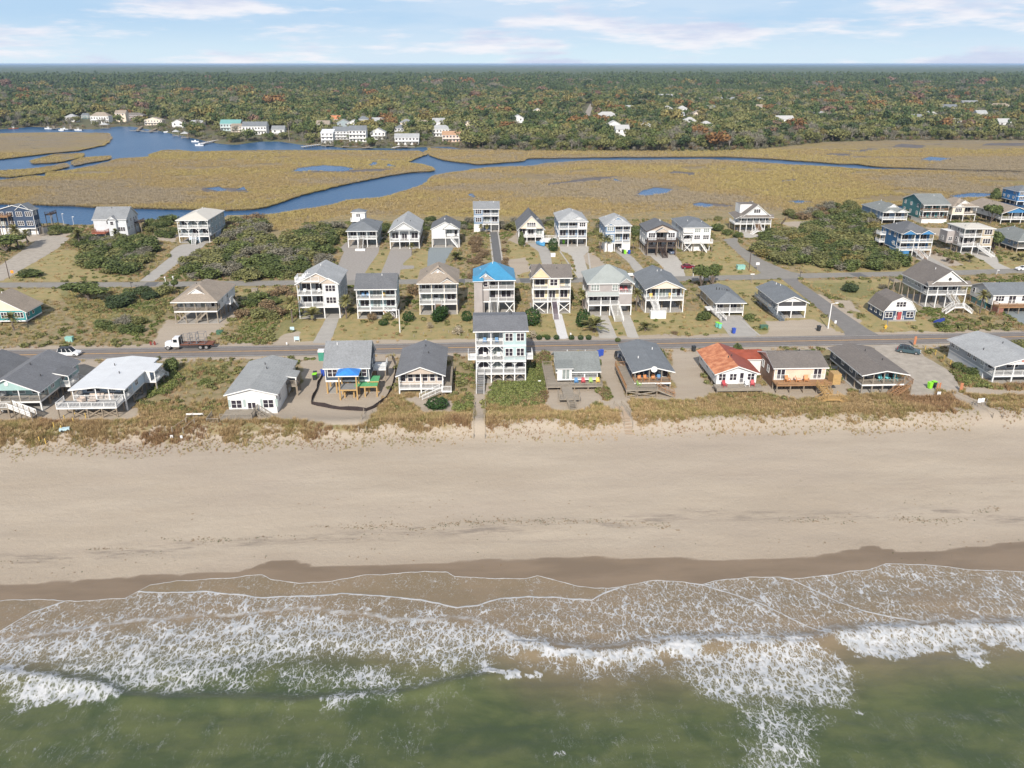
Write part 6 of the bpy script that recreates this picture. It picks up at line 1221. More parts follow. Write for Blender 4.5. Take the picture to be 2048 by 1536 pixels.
# ------------------------------------------------------------------ scattered stuff through geometry nodes
def scatter(name, protos, P, rz, scl, pid, label=None):
    """one 'stuff' object: instances of the prototype meshes on the points"""
    col = bpy.data.collections.new(name+'_kinds')
    for i, me_ in enumerate(protos): o = bpy.data.objects.new('%s_kind_%d' % (name, i), me_); col.objects.link(o)
    me = bpy.data.meshes.new(name); me.vertices.add(len(P)); me.vertices.foreach_set('co', np.asarray(P, np.float32).ravel())
    fattr(me, 'rz', rz); fattr(me, 'scl', scl); a = me.attributes.new('pid', 'INT', 'POINT'); a.data.foreach_set('value', np.asarray(pid, np.int32)); me.update()
    ng = bpy.data.node_groups.new(name, 'GeometryNodeTree'); ng.interface.new_socket('Geometry', in_out='INPUT', socket_type='NodeSocketGeometry'); ng.interface.new_socket('Geometry', in_out='OUTPUT', socket_type='NodeSocketGeometry')
    N, L = ng.nodes, ng.links; gi = N.new('NodeGroupInput'); go = N.new('NodeGroupOutput'); ip = N.new('GeometryNodeInstanceOnPoints'); ci = N.new('GeometryNodeCollectionInfo'); ci.inputs['Collection'].default_value = col; ci.inputs['Separate Children'].default_value = True; ci.inputs['Reset Children'].default_value = True
    def na(n_, t): x = N.new('GeometryNodeInputNamedAttribute'); x.data_type = t; x.inputs[0].default_value = n_; return x.outputs[0]
    cx = N.new('ShaderNodeCombineXYZ'); L.new(na('rz', 'FLOAT'), cx.inputs[2]); cs_ = N.new('ShaderNodeCombineXYZ'); s = na('scl', 'FLOAT')
    for i in range(3): L.new(s, cs_.inputs[i])
    L.new(gi.outputs[0], ip.inputs['Points']); L.new(ci.outputs[0], ip.inputs['Instance']); ip.inputs['Pick Instance'].default_value = True; L.new(na('pid', 'INT'), ip.inputs['Instance Index']); L.new(cx.outputs[0], ip.inputs['Rotation']); L.new(cs_.outputs[0], ip.inputs['Scale']); L.new(ip.outputs[0], go.inputs[0])
    o = link(name, me); md = o.modifiers.new('scatter', 'NODES'); md.node_group = ng; kind(o, 'stuff')
    if label: o['label'] = label
    return o
def tuft(n, h, w, seed, m, lean=.5):
    g = np.random.default_rng(seed); a = g.random(n)*6.283; r = w*.35*np.sqrt(g.random(n)); c = np.stack([np.cos(a)*r, np.sin(a)*r, np.zeros(n)], 1); b = a+g.normal(size=n)*.6
    hh = h*(.55+.6*g.random(n)); tip = c+np.stack([np.cos(b)*w*lean*g.random(n), np.sin(b)*w*lean*g.random(n), hh], 1); s = np.stack([-np.sin(b), np.cos(b), b*0], 1)*(.035*h+.015)
    V = np.stack([c-s, c+s, tip], 1).reshape(-1, 3); return npmesh('tuft', V, np.arange(3*n).reshape(-1, 3), m)
foot = np.array(FOOT); drv = [px_poly(p) for p, k in DRIVES]+[SIDE_N, SIDE_S]
def lookup(arr, x, y):
    i = np.clip(np.searchsorted(xs_g, x), 0, len(xs_g)-1); j = np.clip(np.searchsorted(ys_g, y), 0, len(ys_g)-1); return arr[j, i]
xs_g = GX[0]; ys_g = GY[:, 0]
def grass(name, seedn, n, box, prob, protos, smin, smax, label):
    g = np.random.default_rng(seedn); x = g.uniform(box[0], box[1], n); y = g.uniform(box[2], box[3], n)
    keep = g.random(n) < prob(x, y); x = x[keep]; y = y[keep]; ok = np.ones(len(x), bool)
    for f in foot: ok &= ~((x > f[0]+.6) & (x < f[2]-.6) & (y > f[1]+.8) & (y < f[3]-1))
    for d in drv: ok &= sdist(x, y, d) < -.3
    ok &= np.abs(y-np.interp(x, [p[0] for p in RD], [p[1] for p in RD])) > 4.6; ok &= np.abs(y-np.interp(x, [p[0] for p in UR], [p[1] for p in UR])) > 3.3
    x = x[ok]; y = y[ok]; z = zt(x, y)-.03; k = len(x)
    pid = np.clip((fbm(x*.11, y*.11, seedn, 3)*1.9-.45)*len(protos)+g.normal(size=k)*.6, 0, len(protos)-1).astype(int)
    return scatter(name, protos, np.stack([x, y, z], 1), g.random(k)*6.28, g.uniform(smin, smax, k), pid, label)
def p_dune(x, y):
    e = dune_edge(x)+(fbm(x*.3, y*0+2, 21, 3)-.5)*3; s = lookup(sand-beach*1.0, x, y); t = y-e
    hole = sm(.50, .60, fbm(x*.16, y*.5, 23, 4))
    d = sm(1.0, 4.0, t)*(1-.80*hole*(1-sm(9, 16, t)*.3)); d = d*sm(2.5, 5.5, t+(fbm(x*.25, y*.25, 27, 3)-.5)*5)
    return d*(1-sm(12, 22, t))*(lookup(mask_s, x, y) < .45)*(np.abs(x-at(958, 860)[0]) > 1.4)
mask_s = mask(SAND, .8)
PR_D = [tuft(34, .62, .75, 1, L_GRD), tuft(34, .62, .75, 2, L_GS), tuft(30, .55, .8, 3, L_GS), tuft(30, .5, .7, 4, L_GG), tuft(30, .5, .7, 14, L_GS)]
grass('dune_grass', 61, 150000, (-150, 175, 110, 150), p_dune, PR_D, .6, 1.5, 'tufts of brown sea oats and dune grass')
def p_front(x, y):
    e = dune_edge(x); t = y-e
    return sm(-2.0, 1.5, t+(fbm(x*.3, y*.3, 25, 3)-.5)*4)*(1-sm(8, 14, t))*.75*(lookup(mask_s, x, y) < .45)*(np.abs(x-at(958, 860)[0]) > 1.2)
grass('dune_front_grass', 64, 60000, (-150, 175, 110, 145), p_front, [tuft(9, .42, .34, 31, L_GS), tuft(9, .4, .34, 32, L_GG), tuft(8, .36, .36, 33, L_GRD)], .5, 1.35, 'small loose tufts on the sand at the foot of the dune')
def p_scrub(x, y):
    s = lookup(mask_s, x, y); l = lookup(lawn, x, y); g_ = lookup(green, x, y); e = dune_edge(x)
    return (y-e > 12)*(s < .4)*np.where(l > .5, .08, .42+.25*g_)*(lookup(marsh, x, y) < .6)*(lookup(mud, x, y) < .3)*(.35+1.1*fbm(x*.14, y*.2, 44, 3))
PR_S = [tuft(30, .5, .9, 11, L_GS, .7), tuft(30, .5, .9, 12, L_GG, .7), tuft(30, .45, .9, 15, L_GG, .8), tuft(28, .5, .9, 13, L_GS), crown_mesh('low_bush', dome(4, 1.3, .6), 90, .11, 6, L_OL), tuft(28, .5, .9, 16, L_GRD), crown_mesh('low_bush', dome(3, 1.2, .5), 90, .10, 5, L_VINE)]
grass('rough_grass', 62, 170000, (-240, 265, 135, 330), p_scrub, PR_S, .5, 1.5, 'tufts of rough grass and low weeds between the houses')
# vine patches of low green leaves
def p_vine(x, y): return lookup(vine, x, y)*(lookup(mask_s, x, y) < .4)
vine = mask([[(980, 765), (1020, 745), (1095, 705), (1097, 800), (1060, 812), (985, 808)], [(305, 778), (355, 748), (372, 762), (335, 790)], [(1905, 742), (1930, 735), (1960, 760), (2010, 778), (1990, 785), (1935, 768)], [(1150, 768), (1205, 765), (1225, 790), (1205, 810), (1160, 795)], [(905, 815), (948, 790), (948, 812), (915, 825)], [(610, 725), (640, 716), (640, 735), (612, 745)]], .8)
grass('dune_vines', 63, 90000, (-90, 130, 130, 175), lambda x, y: p_vine(x, y)*.9, [crown_mesh('leaf_patch', dome(8, 1.3, .7), 110, .09, 8, L_VINE), crown_mesh('leaf_patch', dome(9, 1.3, .6), 110, .09, 9, L_VINE), crown_mesh('leaf_patch', dome(7, 1.3, .8), 80, .09, 10, L_BR), crown_mesh('leaf_patch', dome(12, 1.3, .8), 90, .09, 12, L_OL)], .6, 1.4, 'low green vines over the dune sand')
# marsh grass: edges thick, interior loose
mp = []; ms = []
g = np.random.default_rng(5)
for o in MARSHES:
    P = np.array(resample(o+[o[0]], .55)); c = P.mean(0)
    for k in range(3): mp.append(P+g.normal(size=P.shape)*.45); ms.append(g.uniform(.6, 1.05, len(P)))
P = np.concatenate(mp); S_ = np.concatenate(ms)
v = (P[:, 1] > 290) & (P[:, 1] < 800) & (np.abs(P[:, 0]-P[:, 1]*.04) < P[:, 1]*.72+20); P = P[v]; S_ = S_[v]
n = 130000; yy = g.uniform(300**.5, 620**.5, n)**2; xx = yy*g.uniform(-.66, .74, n); ok = np.zeros(n, bool)
for o in MARSHES: ok |= sdist(xx, yy, o[::3]) > 1
ok &= fbm(xx*.03, yy*.05, 71, 4) > .30; xx = xx[ok]; yy = yy[ok]
P = np.concatenate([P, np.stack([xx, yy], 1)]); S_ = np.concatenate([S_, g.uniform(.7, 1.5, len(xx))]); pok = np.ones(len(P), bool)
for q in PONDS: pok &= sdist(P[:, 0], P[:, 1], q) < .3
P = P[pok]; S_ = S_[pok]
L_MO = leafmat('olive marsh blades', (.285, .225, .09), (.395, .32, .135)); L_MGR = leafmat('grey marsh blades', (.255, .21, .145), (.37, .31, .215))
PR_M = [tuft(26, .75, 1.5, 21, L_MGR), tuft(26, .8, 1.5, 22, L_MG), tuft(24, .8, 1.6, 23, L_MG), tuft(24, .8, 1.6, 24, L_MO)]
scatter('marsh_grass', PR_M, np.c_[P, np.full(len(P), -.55)], g.random(len(P))*6.28, S_, np.clip(((fbm(P[:, 0]*.012, P[:, 1]*.02, 72, 4)-.5)*3.4+.5)*4+g.normal(size=len(P))*.45, 0, 3).astype(int), 'golden marsh grass')

# the wrack line: weed, sticks and shells left by the tide
g = np.random.default_rng(77); n = 5200; xx = g.uniform(-95, 110, n); wy = np.interp(xx, [p[0] for p in wrack], [p[1] for p in wrack])+(fbm(xx*.06, xx*0, 55, 4)-.5)*5
yy = wy+g.normal(size=n)*np.where(g.random(n) < .75, .5, 5); ok = (fbm(xx*.12, yy*.5, 93, 4) > .53) & (yy > 90) & (yy < 121); xx = xx[ok]; yy = yy[ok]
DEB = [crown_mesh('wrack_weed', [(0, 0, .02, .5, .22, .05)], 10, .13, 81, L_BR), crown_mesh('wrack_weed', [(0, 0, .02, .35, .3, .05)], 7, .11, 82, L_DK), crown_mesh('shell', [(0, 0, .03, .2, .2, .05)], 3, .08, 83, L_PP)]
scatter('wrack_line', DEB, np.stack([xx, yy, zt(xx, yy)], 1), g.random(len(xx))*6.28, g.uniform(.14, .45, len(xx)), g.integers(0, 3, len(xx)), 'dark weed and shells along the high tide line')
# ------------------------------------------------------------------ far houses
FARCLEAR = []
def farhouse(label, xl, xr, yt, yb, kd, wall, roof, depth=10, lv=2, cat='house', z0=.6, wood=False, hidden=0):
    xm = (xl+xr)/2; x_, y_ = at(xm, yb, z0); X0 = onY(xl, yb, y_)[0]; X1 = onY(xr, yb, y_)[0]; W_ = X1-X0; top = onY(xm, yt, y_)[1]-z0
    if hidden: top = max(top, 0)+hidden; z0_ = z0-0
    rise = min(top*.32, W_*.25); E = top-rise; root = thing('far_house', label, cat, ((X0+X1)/2, y_, z0-.3)); h = W_/2
    FARCLEAR.append((X0, X1, y_, depth, top, bool(hidden)))
    boxpart('wall', root, -h, 0, 0, h, depth, E, WL[wall]); add_roof(root, kd, W_, depth, E, rise, RF[roof], WHITE, .4)
    gable(root, kd, W_, depth, E, rise, WL[wall], y=-.01)
    n = max(2, int(W_/2.6))
    for L in range(lv):
        z = E*(L+.28)/lv
        for i in range(n): window(root, -h+W_*(i+.5)/n, 0, z, 1.3, min(1.5, E/lv*.5), sash=0, glass=GLASS)
        if L: boxpart('balcony', root, -h, -1.3, E*L/lv-.2, h, -.003, E*L/lv, WHITE); railing(root, (-h+.1, -1.25), (h-.1, -1.25), E*L/lv)
    for i in range(3 if lv > 1 else 0): boxpart('post', root, -h+.1+(W_-.4)*i/2, -1.28, 0, -h+.28+(W_-.4)*i/2, -1.1, E-.2, WHITE)
    return root
FH = [('far white cottage half hidden by trees, near the moored boats', 75, 111, 228, 237, 'gx', 'white', 'ltgrey'), ('far teal house left of the white tan-roofed one across the creek', 164, 188, 226, 238, 'gx', 'deepteal', 'slate'), ('far white raised house with tan roof behind the hip-roofed boathouse', 183, 219, 224, 247, 'hx', 'white', 'tan'),
    ('far brown house with white porch among grey trees', 249, 287, 225, 241, 'hx', 'brown', 'taupe'), ('far cream house with tan gable facing the water', 290, 325, 234, 250, 'gy', 'cream', 'tan'), ('far low white house on the grassy slope above the docks', 382, 406, 240, 254, 'gx', 'white', 'ltgrey'),
    ('far long house with turquoise metal roof', 442, 482, 239, 262, 'gx', 'aqua', 'deepteal2'), ('far cream flat-fronted house between turquoise roof and dark-roofed house', 463, 485, 247, 264, 'gx', 'cream', 'tan'), ('far white house with dark steep roof and front gable', 486, 534, 243, 269, 'gx', 'white', 'slate'),
    ('far white tower-like house at the left end of the waterfront row', 643, 667, 259, 286, 'shed', 'white', 'white'), ('far long grey multi-level house in the waterfront row', 667, 700, 253, 279, 'gx', 'ltgrey', 'slate'), ('far white three-level house with dark blue roof in the waterfront row', 699, 733, 251, 284, 'gx', 'white', 'slate'),
    ('far white gable house with diamond window pattern', 741, 771, 256, 279, 'gy', 'white', 'ltgrey'), ('far small grey house behind the wide white one', 789, 814, 249, 269, 'hx', 'ltgrey', 'slate'), ('far wide white house with pale roof behind the boat dock', 790, 838, 267, 289, 'gx', 'white', 'ltgrey'),
    ('far cream house in the trees above the waterfront', 828, 862, 240, 261, 'hx', 'cream', 'tan'), ('far big white house with grey roofs near the tan-roofed one', 860, 903, 250, 273, 'hx', 'white', 'ltgrey'), ('far pink-fronted house with orange tan roof, last of the waterfront row', 885, 925, 262, 284, 'gx', 'pink', 'tan2')]
RF['farwhite'] = mat('off white roof', (.42, .42, .41)); RF['deepteal2'] = mat('turquoise metal roof', (.15, .33, .32), .5); RF['tan2'] = roofm('orange tan', (.42, .26, .16))
for a in FH: farhouse(*a, lv=3 if 'three' in a[0] or 'multi' in a[0] or 'tower' in a[0] else 2)
HID = [(661, 675, 233, 'orange', 'pink'), (677, 694, 240, 'green', 'sage'), (718, 733, 234, 'slate', 'white'), (749, 762, 237, 'ltgrey', 'white'), (1211, 1226, 202, 'slate', 'ltgrey'), (1197, 1232, 225, 'white', 'ltgrey'), (1237, 1254, 252, 'white', 'white'), (1283, 1300, 245, 'ltgrey', 'white'), (1268, 1280, 189, 'slate', 'white'), (1318, 1347, 189, 'ltgrey', 'white'),
    (1342, 1358, 205, 'tan', 'white'), (1358, 1374, 213, 'white', 'white'), (1386, 1401, 193, 'white', 'cream'), (1440, 1478, 195, 'grey', 'ltgrey'), (1407, 1422, 244, 'white', 'white'), (1416, 1428, 212, 'slate', 'grey'), (1555, 1588, 233, 'white', 'white'), (1515, 1528, 196, 'ltgrey', 'ltblue'), (1512, 1524, 210, 'tan', 'cream'), (1584, 1595, 176, 'white', 'white'),
    (1629, 1655, 224, 'ltgrey', 'white'), (1813, 1846, 230, 'grey', 'tan'), (1730, 1767, 199, 'slate', 'white'), (1779, 1790, 195, 'ltgrey', 'grey'), (1880, 1916, 210, 'slate', 'white'), (1927, 1958, 202, 'grey', 'white'), (1977, 2022, 208, 'tan', 'cream'), (2002, 2021, 239, 'white', 'white'), (1913, 1920, 239, 'white', 'white'), (483, 496, 187, 'ltgrey', 'white'), (563, 586, 193, 'tan', 'white'), (1070, 1082, 218, 'ltgrey', 'cream'), (1165, 1176, 183, 'white', 'white'), (640, 650, 243, 'tan', 'cream'), (700, 712, 241, 'ltgrey', 'white'), (806, 818, 240, 'grey', 'cream'), (870, 884, 238, 'ltgrey', 'white'), (930, 944, 243, 'tan', 'cream'), (130, 146, 222, 'ltgrey', 'white'), (232, 246, 222, 'tan', 'cream'), (345, 360, 232, 'tan', 'white'), (425, 440, 226, 'ltgrey', 'white'), (548, 560, 244, 'grey', 'white'),
    (1300, 1312, 205, 'ltgrey', 'white'), (1330, 1342, 213, 'white', 'white'), (1352, 1366, 226, 'ltgrey', 'white'), (1392, 1404, 222, 'tan', 'cream'), (1375, 1388, 236, 'white', 'white'), (1256, 1266, 212, 'ltgrey', 'white'), (1222, 1236, 243, 'white', 'white'), (1466, 1478, 206, 'white', 'white'), (1090, 1102, 207, 'tan', 'cream'), (1030, 1042, 231, 'ltgrey', 'white'), (1690, 1702, 214, 'white', 'white'), (1960, 1972, 222, 'ltgrey', 'white'), (1860, 1872, 224, 'white', 'white')]
CN = {'orange': 'orange', 'green': 'grey-green', 'slate': 'slate', 'ltgrey': 'pale grey', 'white': 'white', 'tan': 'tan', 'grey': 'grey'}
for i, (a, b, t, rf_, wl) in enumerate(HID):
    where = 'left of the far street' if a < 1150 else 'right of the far street' if a < 1500 else 'at far right'
    px_, py_ = (a+b)/2, t; x_, y_ = at(px_, py_, 12); X0 = onY(a, py_, y_)[0]; X1 = onY(b, py_, y_)[0]; W_ = max(X1-X0, 11); kd = ('gx', 'gy', 'hx')[i % 3]; kd = 'gx' if W_ > 16 and kd == 'gy' else kd
    root = thing('far_house', '%s-roofed %s house %s, rank %s from the left among roofs showing through trees' % (CN[rf_], {'ltblue': 'pale blue', 'ltgrey': 'grey'}.get(wl, wl), where, ['first', 'second', 'third', 'fourth', 'fifth', 'sixth', 'seventh', 'eighth', 'ninth', 'tenth', 'eleventh'][i % 11]) if 0 else '%s house, %s roof in the trees %s' % ({'ltblue': 'pale blue', 'ltgrey': 'grey'}.get(wl, wl), CN[rf_], where), 'house', (x_, y_, .3), group='far roofs among the trees')
    h = W_/2; near_ = y_-np.interp(x_, NX, NY) < 70; E_ = 5.6 if near_ else 9.6; boxpart('wall', root, -h, 0, 0, h, 9, E_, WL[wl]); add_roof(root, kd, W_, 9, E_, 2.8, RF['farwhite' if rf_ == 'white' else rf_], WHITE, .5); gable(root, kd, W_, 9, E_, 2.8, WL[wl], y=-.01)
    for k in range(max(2, int(W_/4))): window(root, -h+W_*(k+.5)/max(2, int(W_/4)), 0, E_-2.4, 1.4, 1.5, sash=0, glass=GLASS)
    FARCLEAR.append((X0, X1, y_, 9, 11, True))
# ------------------------------------------------------------------ boats, docks and boathouses on the far shore
BW_ = mat('white gelcoat', (.78, .78, .77), .3, .03); BB = mat('black outboard', (.03, .03, .035), .4); BLU = mat('blue canvas', (.05, .14, .34), .7)
def boat(label, px, py, rz, L_=7., hull=None, top=True, z=None):
    z = CREEK if z is None else z; x, y = at(px, py, z); r = thing('motor_boat', label, 'boat', (x, y, z), rz, 'boats at the far docks'); mb = MB(); n = 7; V = []
    for i in range(n):
        t = i/(n-1); w = 1.15*(1-max(0, (t-.45)/.55)**2.2)+.03; xx = -L_/2+L_*t; zt_ = .75+.35*t*t; V.append([(xx, -w*.8, -.1+.3*max(0, t-.7)), (xx+.15*t, -w, zt_), (xx+.15*t, w, zt_), (xx, w*.8, -.1+.3*max(0, t-.7))])
    for i in range(n-1):
        A, B = V[i], V[i+1]
        for j in range(4): k = (j+1) % 4; mb.face([A[j], B[j], B[k], A[k]], hull or BW_)
    mb.face(V[0][::-1], hull or BW_); mb.face(V[-1], hull or BW_); mb.build('hull', r)
    boxpart('console', r, -.5, -.45, .75, .5, .45, 1.7, BW_); boxpart('outboard_motor', r, -L_/2-.55, -.22, .1, -L_/2-.02, .22, 1.3, BB)
    if top:
        mb = MB(); mb.box(-1.1, -.85, 2.45, 1.1, .85, 2.55, BLU if top == 2 else BW_)
        mb.build('canopy', r)
        for a in (-.9, .9):
            for b in (-.7, .7): boxpart('canopy_pole', r, a-.04, b-.04, .8, a+.04, b+.04, 2.45, BW_)
    return r
for a in [('white centre console boat, leftmost of the boats across the creek', 97, 258, 2.9, 9, None, 1), ('white boat with tall top beside the leftmost one', 129, 259, 3.1, 8, None, 2), ('low white skiff in front of the tall-topped boat', 123, 261.5, 3.0, 6, None, 0), ('white boat right of the low skiff', 157, 261, 3.0, 8, None, 1), ('rusty red work boat on the far left bank', 27, 258, .6, 9, mat('rusty red hull', (.30, .09, .05), .8), 1),
    ('white boat lifted beside the two small boathouses', 335, 265, 3.0, 8, None, 1), ('white boat right of the small boathouses', 391, 284, 3.0, 7, None, 0), ('white boat at the end of the white gangway', 399, 291.5, 3.1, 7, None, 0), ('boat docked at the tower-like white house', 665, 290, 1.4, 8, None, 2), ('boat at the dock before the dark blue roofed house', 696, 292, 1.7, 8, None, 1), ('boat in the lift before the wide white house', 820, 291, 1.5, 8, None, 2)]:
    boat(*a)
def dock(label, px0, py0, px1, py1, w=1.6, head=None, m=None):
    """walkway on posts from the shore (px0, py0) to its head (px1, py1)"""
    m = m or GREYW; zz_ = -.5; a = Vector((*at(px0, py0, zz_), 0)); b = Vector((*at(px1, py1, zz_), 0)); r = thing('dock', label, 'dock', (a.x, a.y, zz_), 0, 'docks on the far shore'); d = b-a; L_ = d.length; mb = MB(); mb.bar((0, 0, .6), (d.x, d.y, .6), w, m, .15); mb.build('walkway', r)
    n = max(2, int(L_/3)); s = Vector((-d.y, d.x, 0)).normalized()*(w/2)
    for i in range(n+1):
        q = d*(i/n)
        for e in (-1, 1): boxpart('piling', r, q.x+s.x*e-.12, q.y+s.y*e-.12, -2.2, q.x+s.x*e+.12, q.y+s.y*e+.12, 1.5, PILE)
    if head: boxpart('dock_platform', r, d.x-head/2, d.y-2, .45, d.x+head/2, d.y+2, .62, m)
    return r
for a in [('weathered dock behind the leftmost white boat', 106, 250, 108, 258, 1.6, 8), ('weathered dock with rails beside the tall-topped boat', 140, 250, 142, 259, 1.6, 10), ('dock among pilings left of the small boathouses', 285, 254, 275, 262, 1.6, 14), ('dock running along the bank left of the boathouses', 315, 258, 300, 264, 1.6, 16),
    ('long white railed dock with sloping gangway', 438, 281, 404, 288, 2.4, 5), ('dock at the tower-like white house', 655, 286, 655, 292, 1.8, 10), ('floating white dock left of the tower-like house', 640, 290, 605, 295, 2.2, None), ('dock before the dark blue roofed house', 712, 288, 700, 294, 1.8, 12), ('dock with arched gangway before the gable house', 745, 289, 735, 296, 1.8, 8), ('dock at the wide white house', 815, 288, 812, 295, 1.8, 14), ('low floating dock left of the wide white house', 800, 294, 786, 297, 2, None)]:
    dock(*a[:5], a[5], a[6], WHITE if 'white railed' in a[0] or 'floating' in a[0] else None)
for lb, px, py, w in (('hip-roofed boathouse at the marsh edge by the white raised house', 211, 257, 6.5), ('left of the two small pale boathouses', 353, 272, 4.5), ('right of the two small pale boathouses', 371, 276, 5)):
    x, y = at(px, py, -.5); r = thing('boathouse', lb, 'boathouse', (x, y, -.5)); mb = MB()
    P = [(-w, -w*.7), (w, -w*.7), (w, w*.7), (-w, w*.7)]; P = [(a*.62, b*.62) for a, b in P]
    for i in range(4): mb.face([(*P[i], 4), (*P[(i+1) % 4], 4), (0, 0, 5.6)], RF['ltgrey'])
    mb.box(P[0][0], P[0][1], 3.8, P[2][0], P[2][1], 3.99, WHITE); mb.build('roof', r)
    for a, b in P: boxpart('post', r, a*.9-.12, b*.9-.12, -2, a*.9+.12, b*.9+.12, 3.8, PILE)
    boxpart('platform', r, -w*.6, -w*.4, .4, w*.6, w*.4, .6, GREYW)
mb = MB(); mb.cyl((0, 0, 0), (0, 0, 15), .25, .18, GREYW, 7); x, y = at(579, 282, 0); tag(mb.build('utility_pole', None, (x, y, -.3)), 'lone tall pole on the far shore left of the waterfront row', 'pole')
# ------------------------------------------------------------------ forest
def tree_mesh(name, seed, kd, n=420):
    """unit tree, 1 tall, as crown and trunk"""
    g = random.Random(seed); mb = MB(); B = []
    if kd == 'pine':
        mb.cyl((0, 0, 0), (g.uniform(-.02, .02), 0, .9), .018, .008, BARK, 5, False)
        for i in range(7): t = g.uniform(0, 6.28); r = g.uniform(0, .14); B.append((r*math.cos(t), r*math.sin(t), g.uniform(.55, .92), g.uniform(.09, .15), g.uniform(.09, .15), g.uniform(.06, .1)))
        m, sz, inn = L_PI, .030, .5
    elif kd == 'bare':
        mb.cyl((0, 0, 0), (0, 0, .5), .02, .012, BARKG, 5, False)
        for i in range(10): t = g.uniform(0, 6.28); r = g.uniform(.1, .32); mb.cyl((0, 0, g.uniform(.2, .5)), (r*math.cos(t), r*math.sin(t), g.uniform(.6, .98)), .010, .003, BARKG, 4, False)
        for i in range(6): t = g.uniform(0, 6.28); r = g.uniform(.08, .25); B.append((r*math.cos(t), r*math.sin(t), g.uniform(.5, .8), .2, .2, .2))
        m, sz, inn = L_GR, .022, .9
    else:
        mb.cyl((0, 0, 0), (0, 0, .45), .03, .02, BARK, 5, False)
        for i in range(9):
            t = g.uniform(0, 6.28); r = g.uniform(.12, .50); B.append((r*math.cos(t), r*math.sin(t), g.uniform(.42, .74), g.uniform(.19, .30), g.uniform(.19, .30), g.uniform(.14, .24))); mb.cyl((0, 0, .3), B[-1][:3], .012, .004, BARK, 4, False)
        m, sz, inn = {'oak': L_OL, 'dark': L_DK, 'green': L_EV, 'orange': L_OR, 'yellow': L_YE, 'rust': L_RU}[kd], .05, .3
    V, Q = leafcloud(B, n, sz, seed, inner=inn); return npmesh(name, V, Q, m), mb
KN = ['bare', 'bare', 'oak', 'oak', 'green', 'dark', 'pine', 'pine', 'yellow', 'orange', 'rust', 'green']
def joined(crown, mb):
    """crown and trunk in one mesh, for the forest mass"""
    import bmesh
    b = bmesh.new(); b.from_mesh(crown); t = mb.mesh('t'); nm = len(b.faces); b.from_mesh(t)
    for f in list(b.faces)[nm:]: f.material_index = 1
    me = bpy.data.meshes.new('tree'); b.to_mesh(me); b.free(); me.materials.append(crown.materials[0]); me.materials.append(t.materials[0]); return me
TREES = [tree_mesh('crown', 100+i, k) for i, k in enumerate(KN)]
g = np.random.default_rng(17)
def jgrid(y0, y1, step):
    yy = np.arange(y0, y1, step); out = []
    for y in yy:
        hw = y*.72+60; x = np.arange(-hw+y*.04, hw+y*.04, step); out.append(np.stack([x, np.full(len(x), y)], 1))
    P = np.concatenate(out); return P+g.uniform(-.55, .55, P.shape)*step
def thin(P, hard=True):
    x, y = P[:, 0], P[:, 1]; sy = shoreY(x)+(fbm(x*.03, x*0, 88, 3)-.3)*8; keep = y > sy+2
    for X0, X1, hy, dp, top, hid in FARCLEAR:
        keep &= ~((x > X0-3) & (x < X1+3) & (y > hy-2) & (y < hy+dp+3))
        front = 48 if not hid else 36; keep &= ~((x > X0-2) & (x < X1+2) & (y > hy-front*(y.mean() > 0)) & (y <= hy))
    keep &= sdist(x, y, [(a, b) for a, b in STREET]) < -9
    yard = sdist(x, y, px_poly([(110, 257), (130, 236), (350, 240), (400, 252), (560, 262), (600, 262), (640, 284), (520, 281), (430, 284), (350, 266)])) > 0
    keep &= ~(yard & (g.random(len(x)) < .72)); return P[keep]
P1_ = thin(jgrid(560, 1000, 7.8)); P2_ = thin(jgrid(1000, 1900, 10)); P3_ = thin(jgrid(1900, 3400, 13.5))
P = np.concatenate([P1_, P2_, P3_]); H = np.concatenate([g.uniform(7, 12, len(P1_)), g.uniform(9, 14, len(P2_)), g.uniform(13, 19, len(P3_))])
x, y = P[:, 0], P[:, 1]; sh = y-shoreY(x); z1 = fbm(x*.006, y*.003, 120, 4); z2 = fbm(x*.012, y*.006, 121, 4); u = g.random(len(P)); pid = np.zeros(len(P), int)
near = sh < 60; midz = (~near) & (y < 1700)
def pick(w):
    w = np.array(w, float); return np.minimum(np.searchsorted(np.cumsum(w/w.sum()), u), len(KN)-1)
#                 bare bare oak oak green dark pine pine yel org rust green
pid = np.where(near, pick([5, 5, 5, 4, 2.5, 1.5, .5, .5, .6, .3, .2, 2]), pid)
pid = np.where(midz, np.where(z1 > .55, pick([3, 3, 3, 3, 2, 2, 1, 1, 1, .7, .5, 1.5]), pick([2, 2, 7, 6, 2.5, 2, 1.5, 1.5, .8, .4, .3, 2])), pid)
far = y >= 1700; pid = np.where(far, np.where(z2 > .58, pick([6, 6, 1, 1, 1, 2, 1, 1, .3, .3, 1.2, .5]), pick([.4, .4, 1, 1, 2, 2, 10, 10, .1, .1, .1, 2])), pid)
pid = np.where(y > 2400, np.where(z1 > .62, pid, pick([.1, .1, .5, .5, 2, .5, 10, 10, 0, 0, .05, 1])), pid)
u2 = g.random(len(P)); pid = np.where((pid >= 8) & (pid <= 10) & (u2 < .45), 2, pid)
H = H*np.where((pid >= 8) & (pid <= 10), 1.25, 1)
H = H*np.where(near, .8, 1)*np.where((pid == 6) | (pid == 7), 1.25, 1)
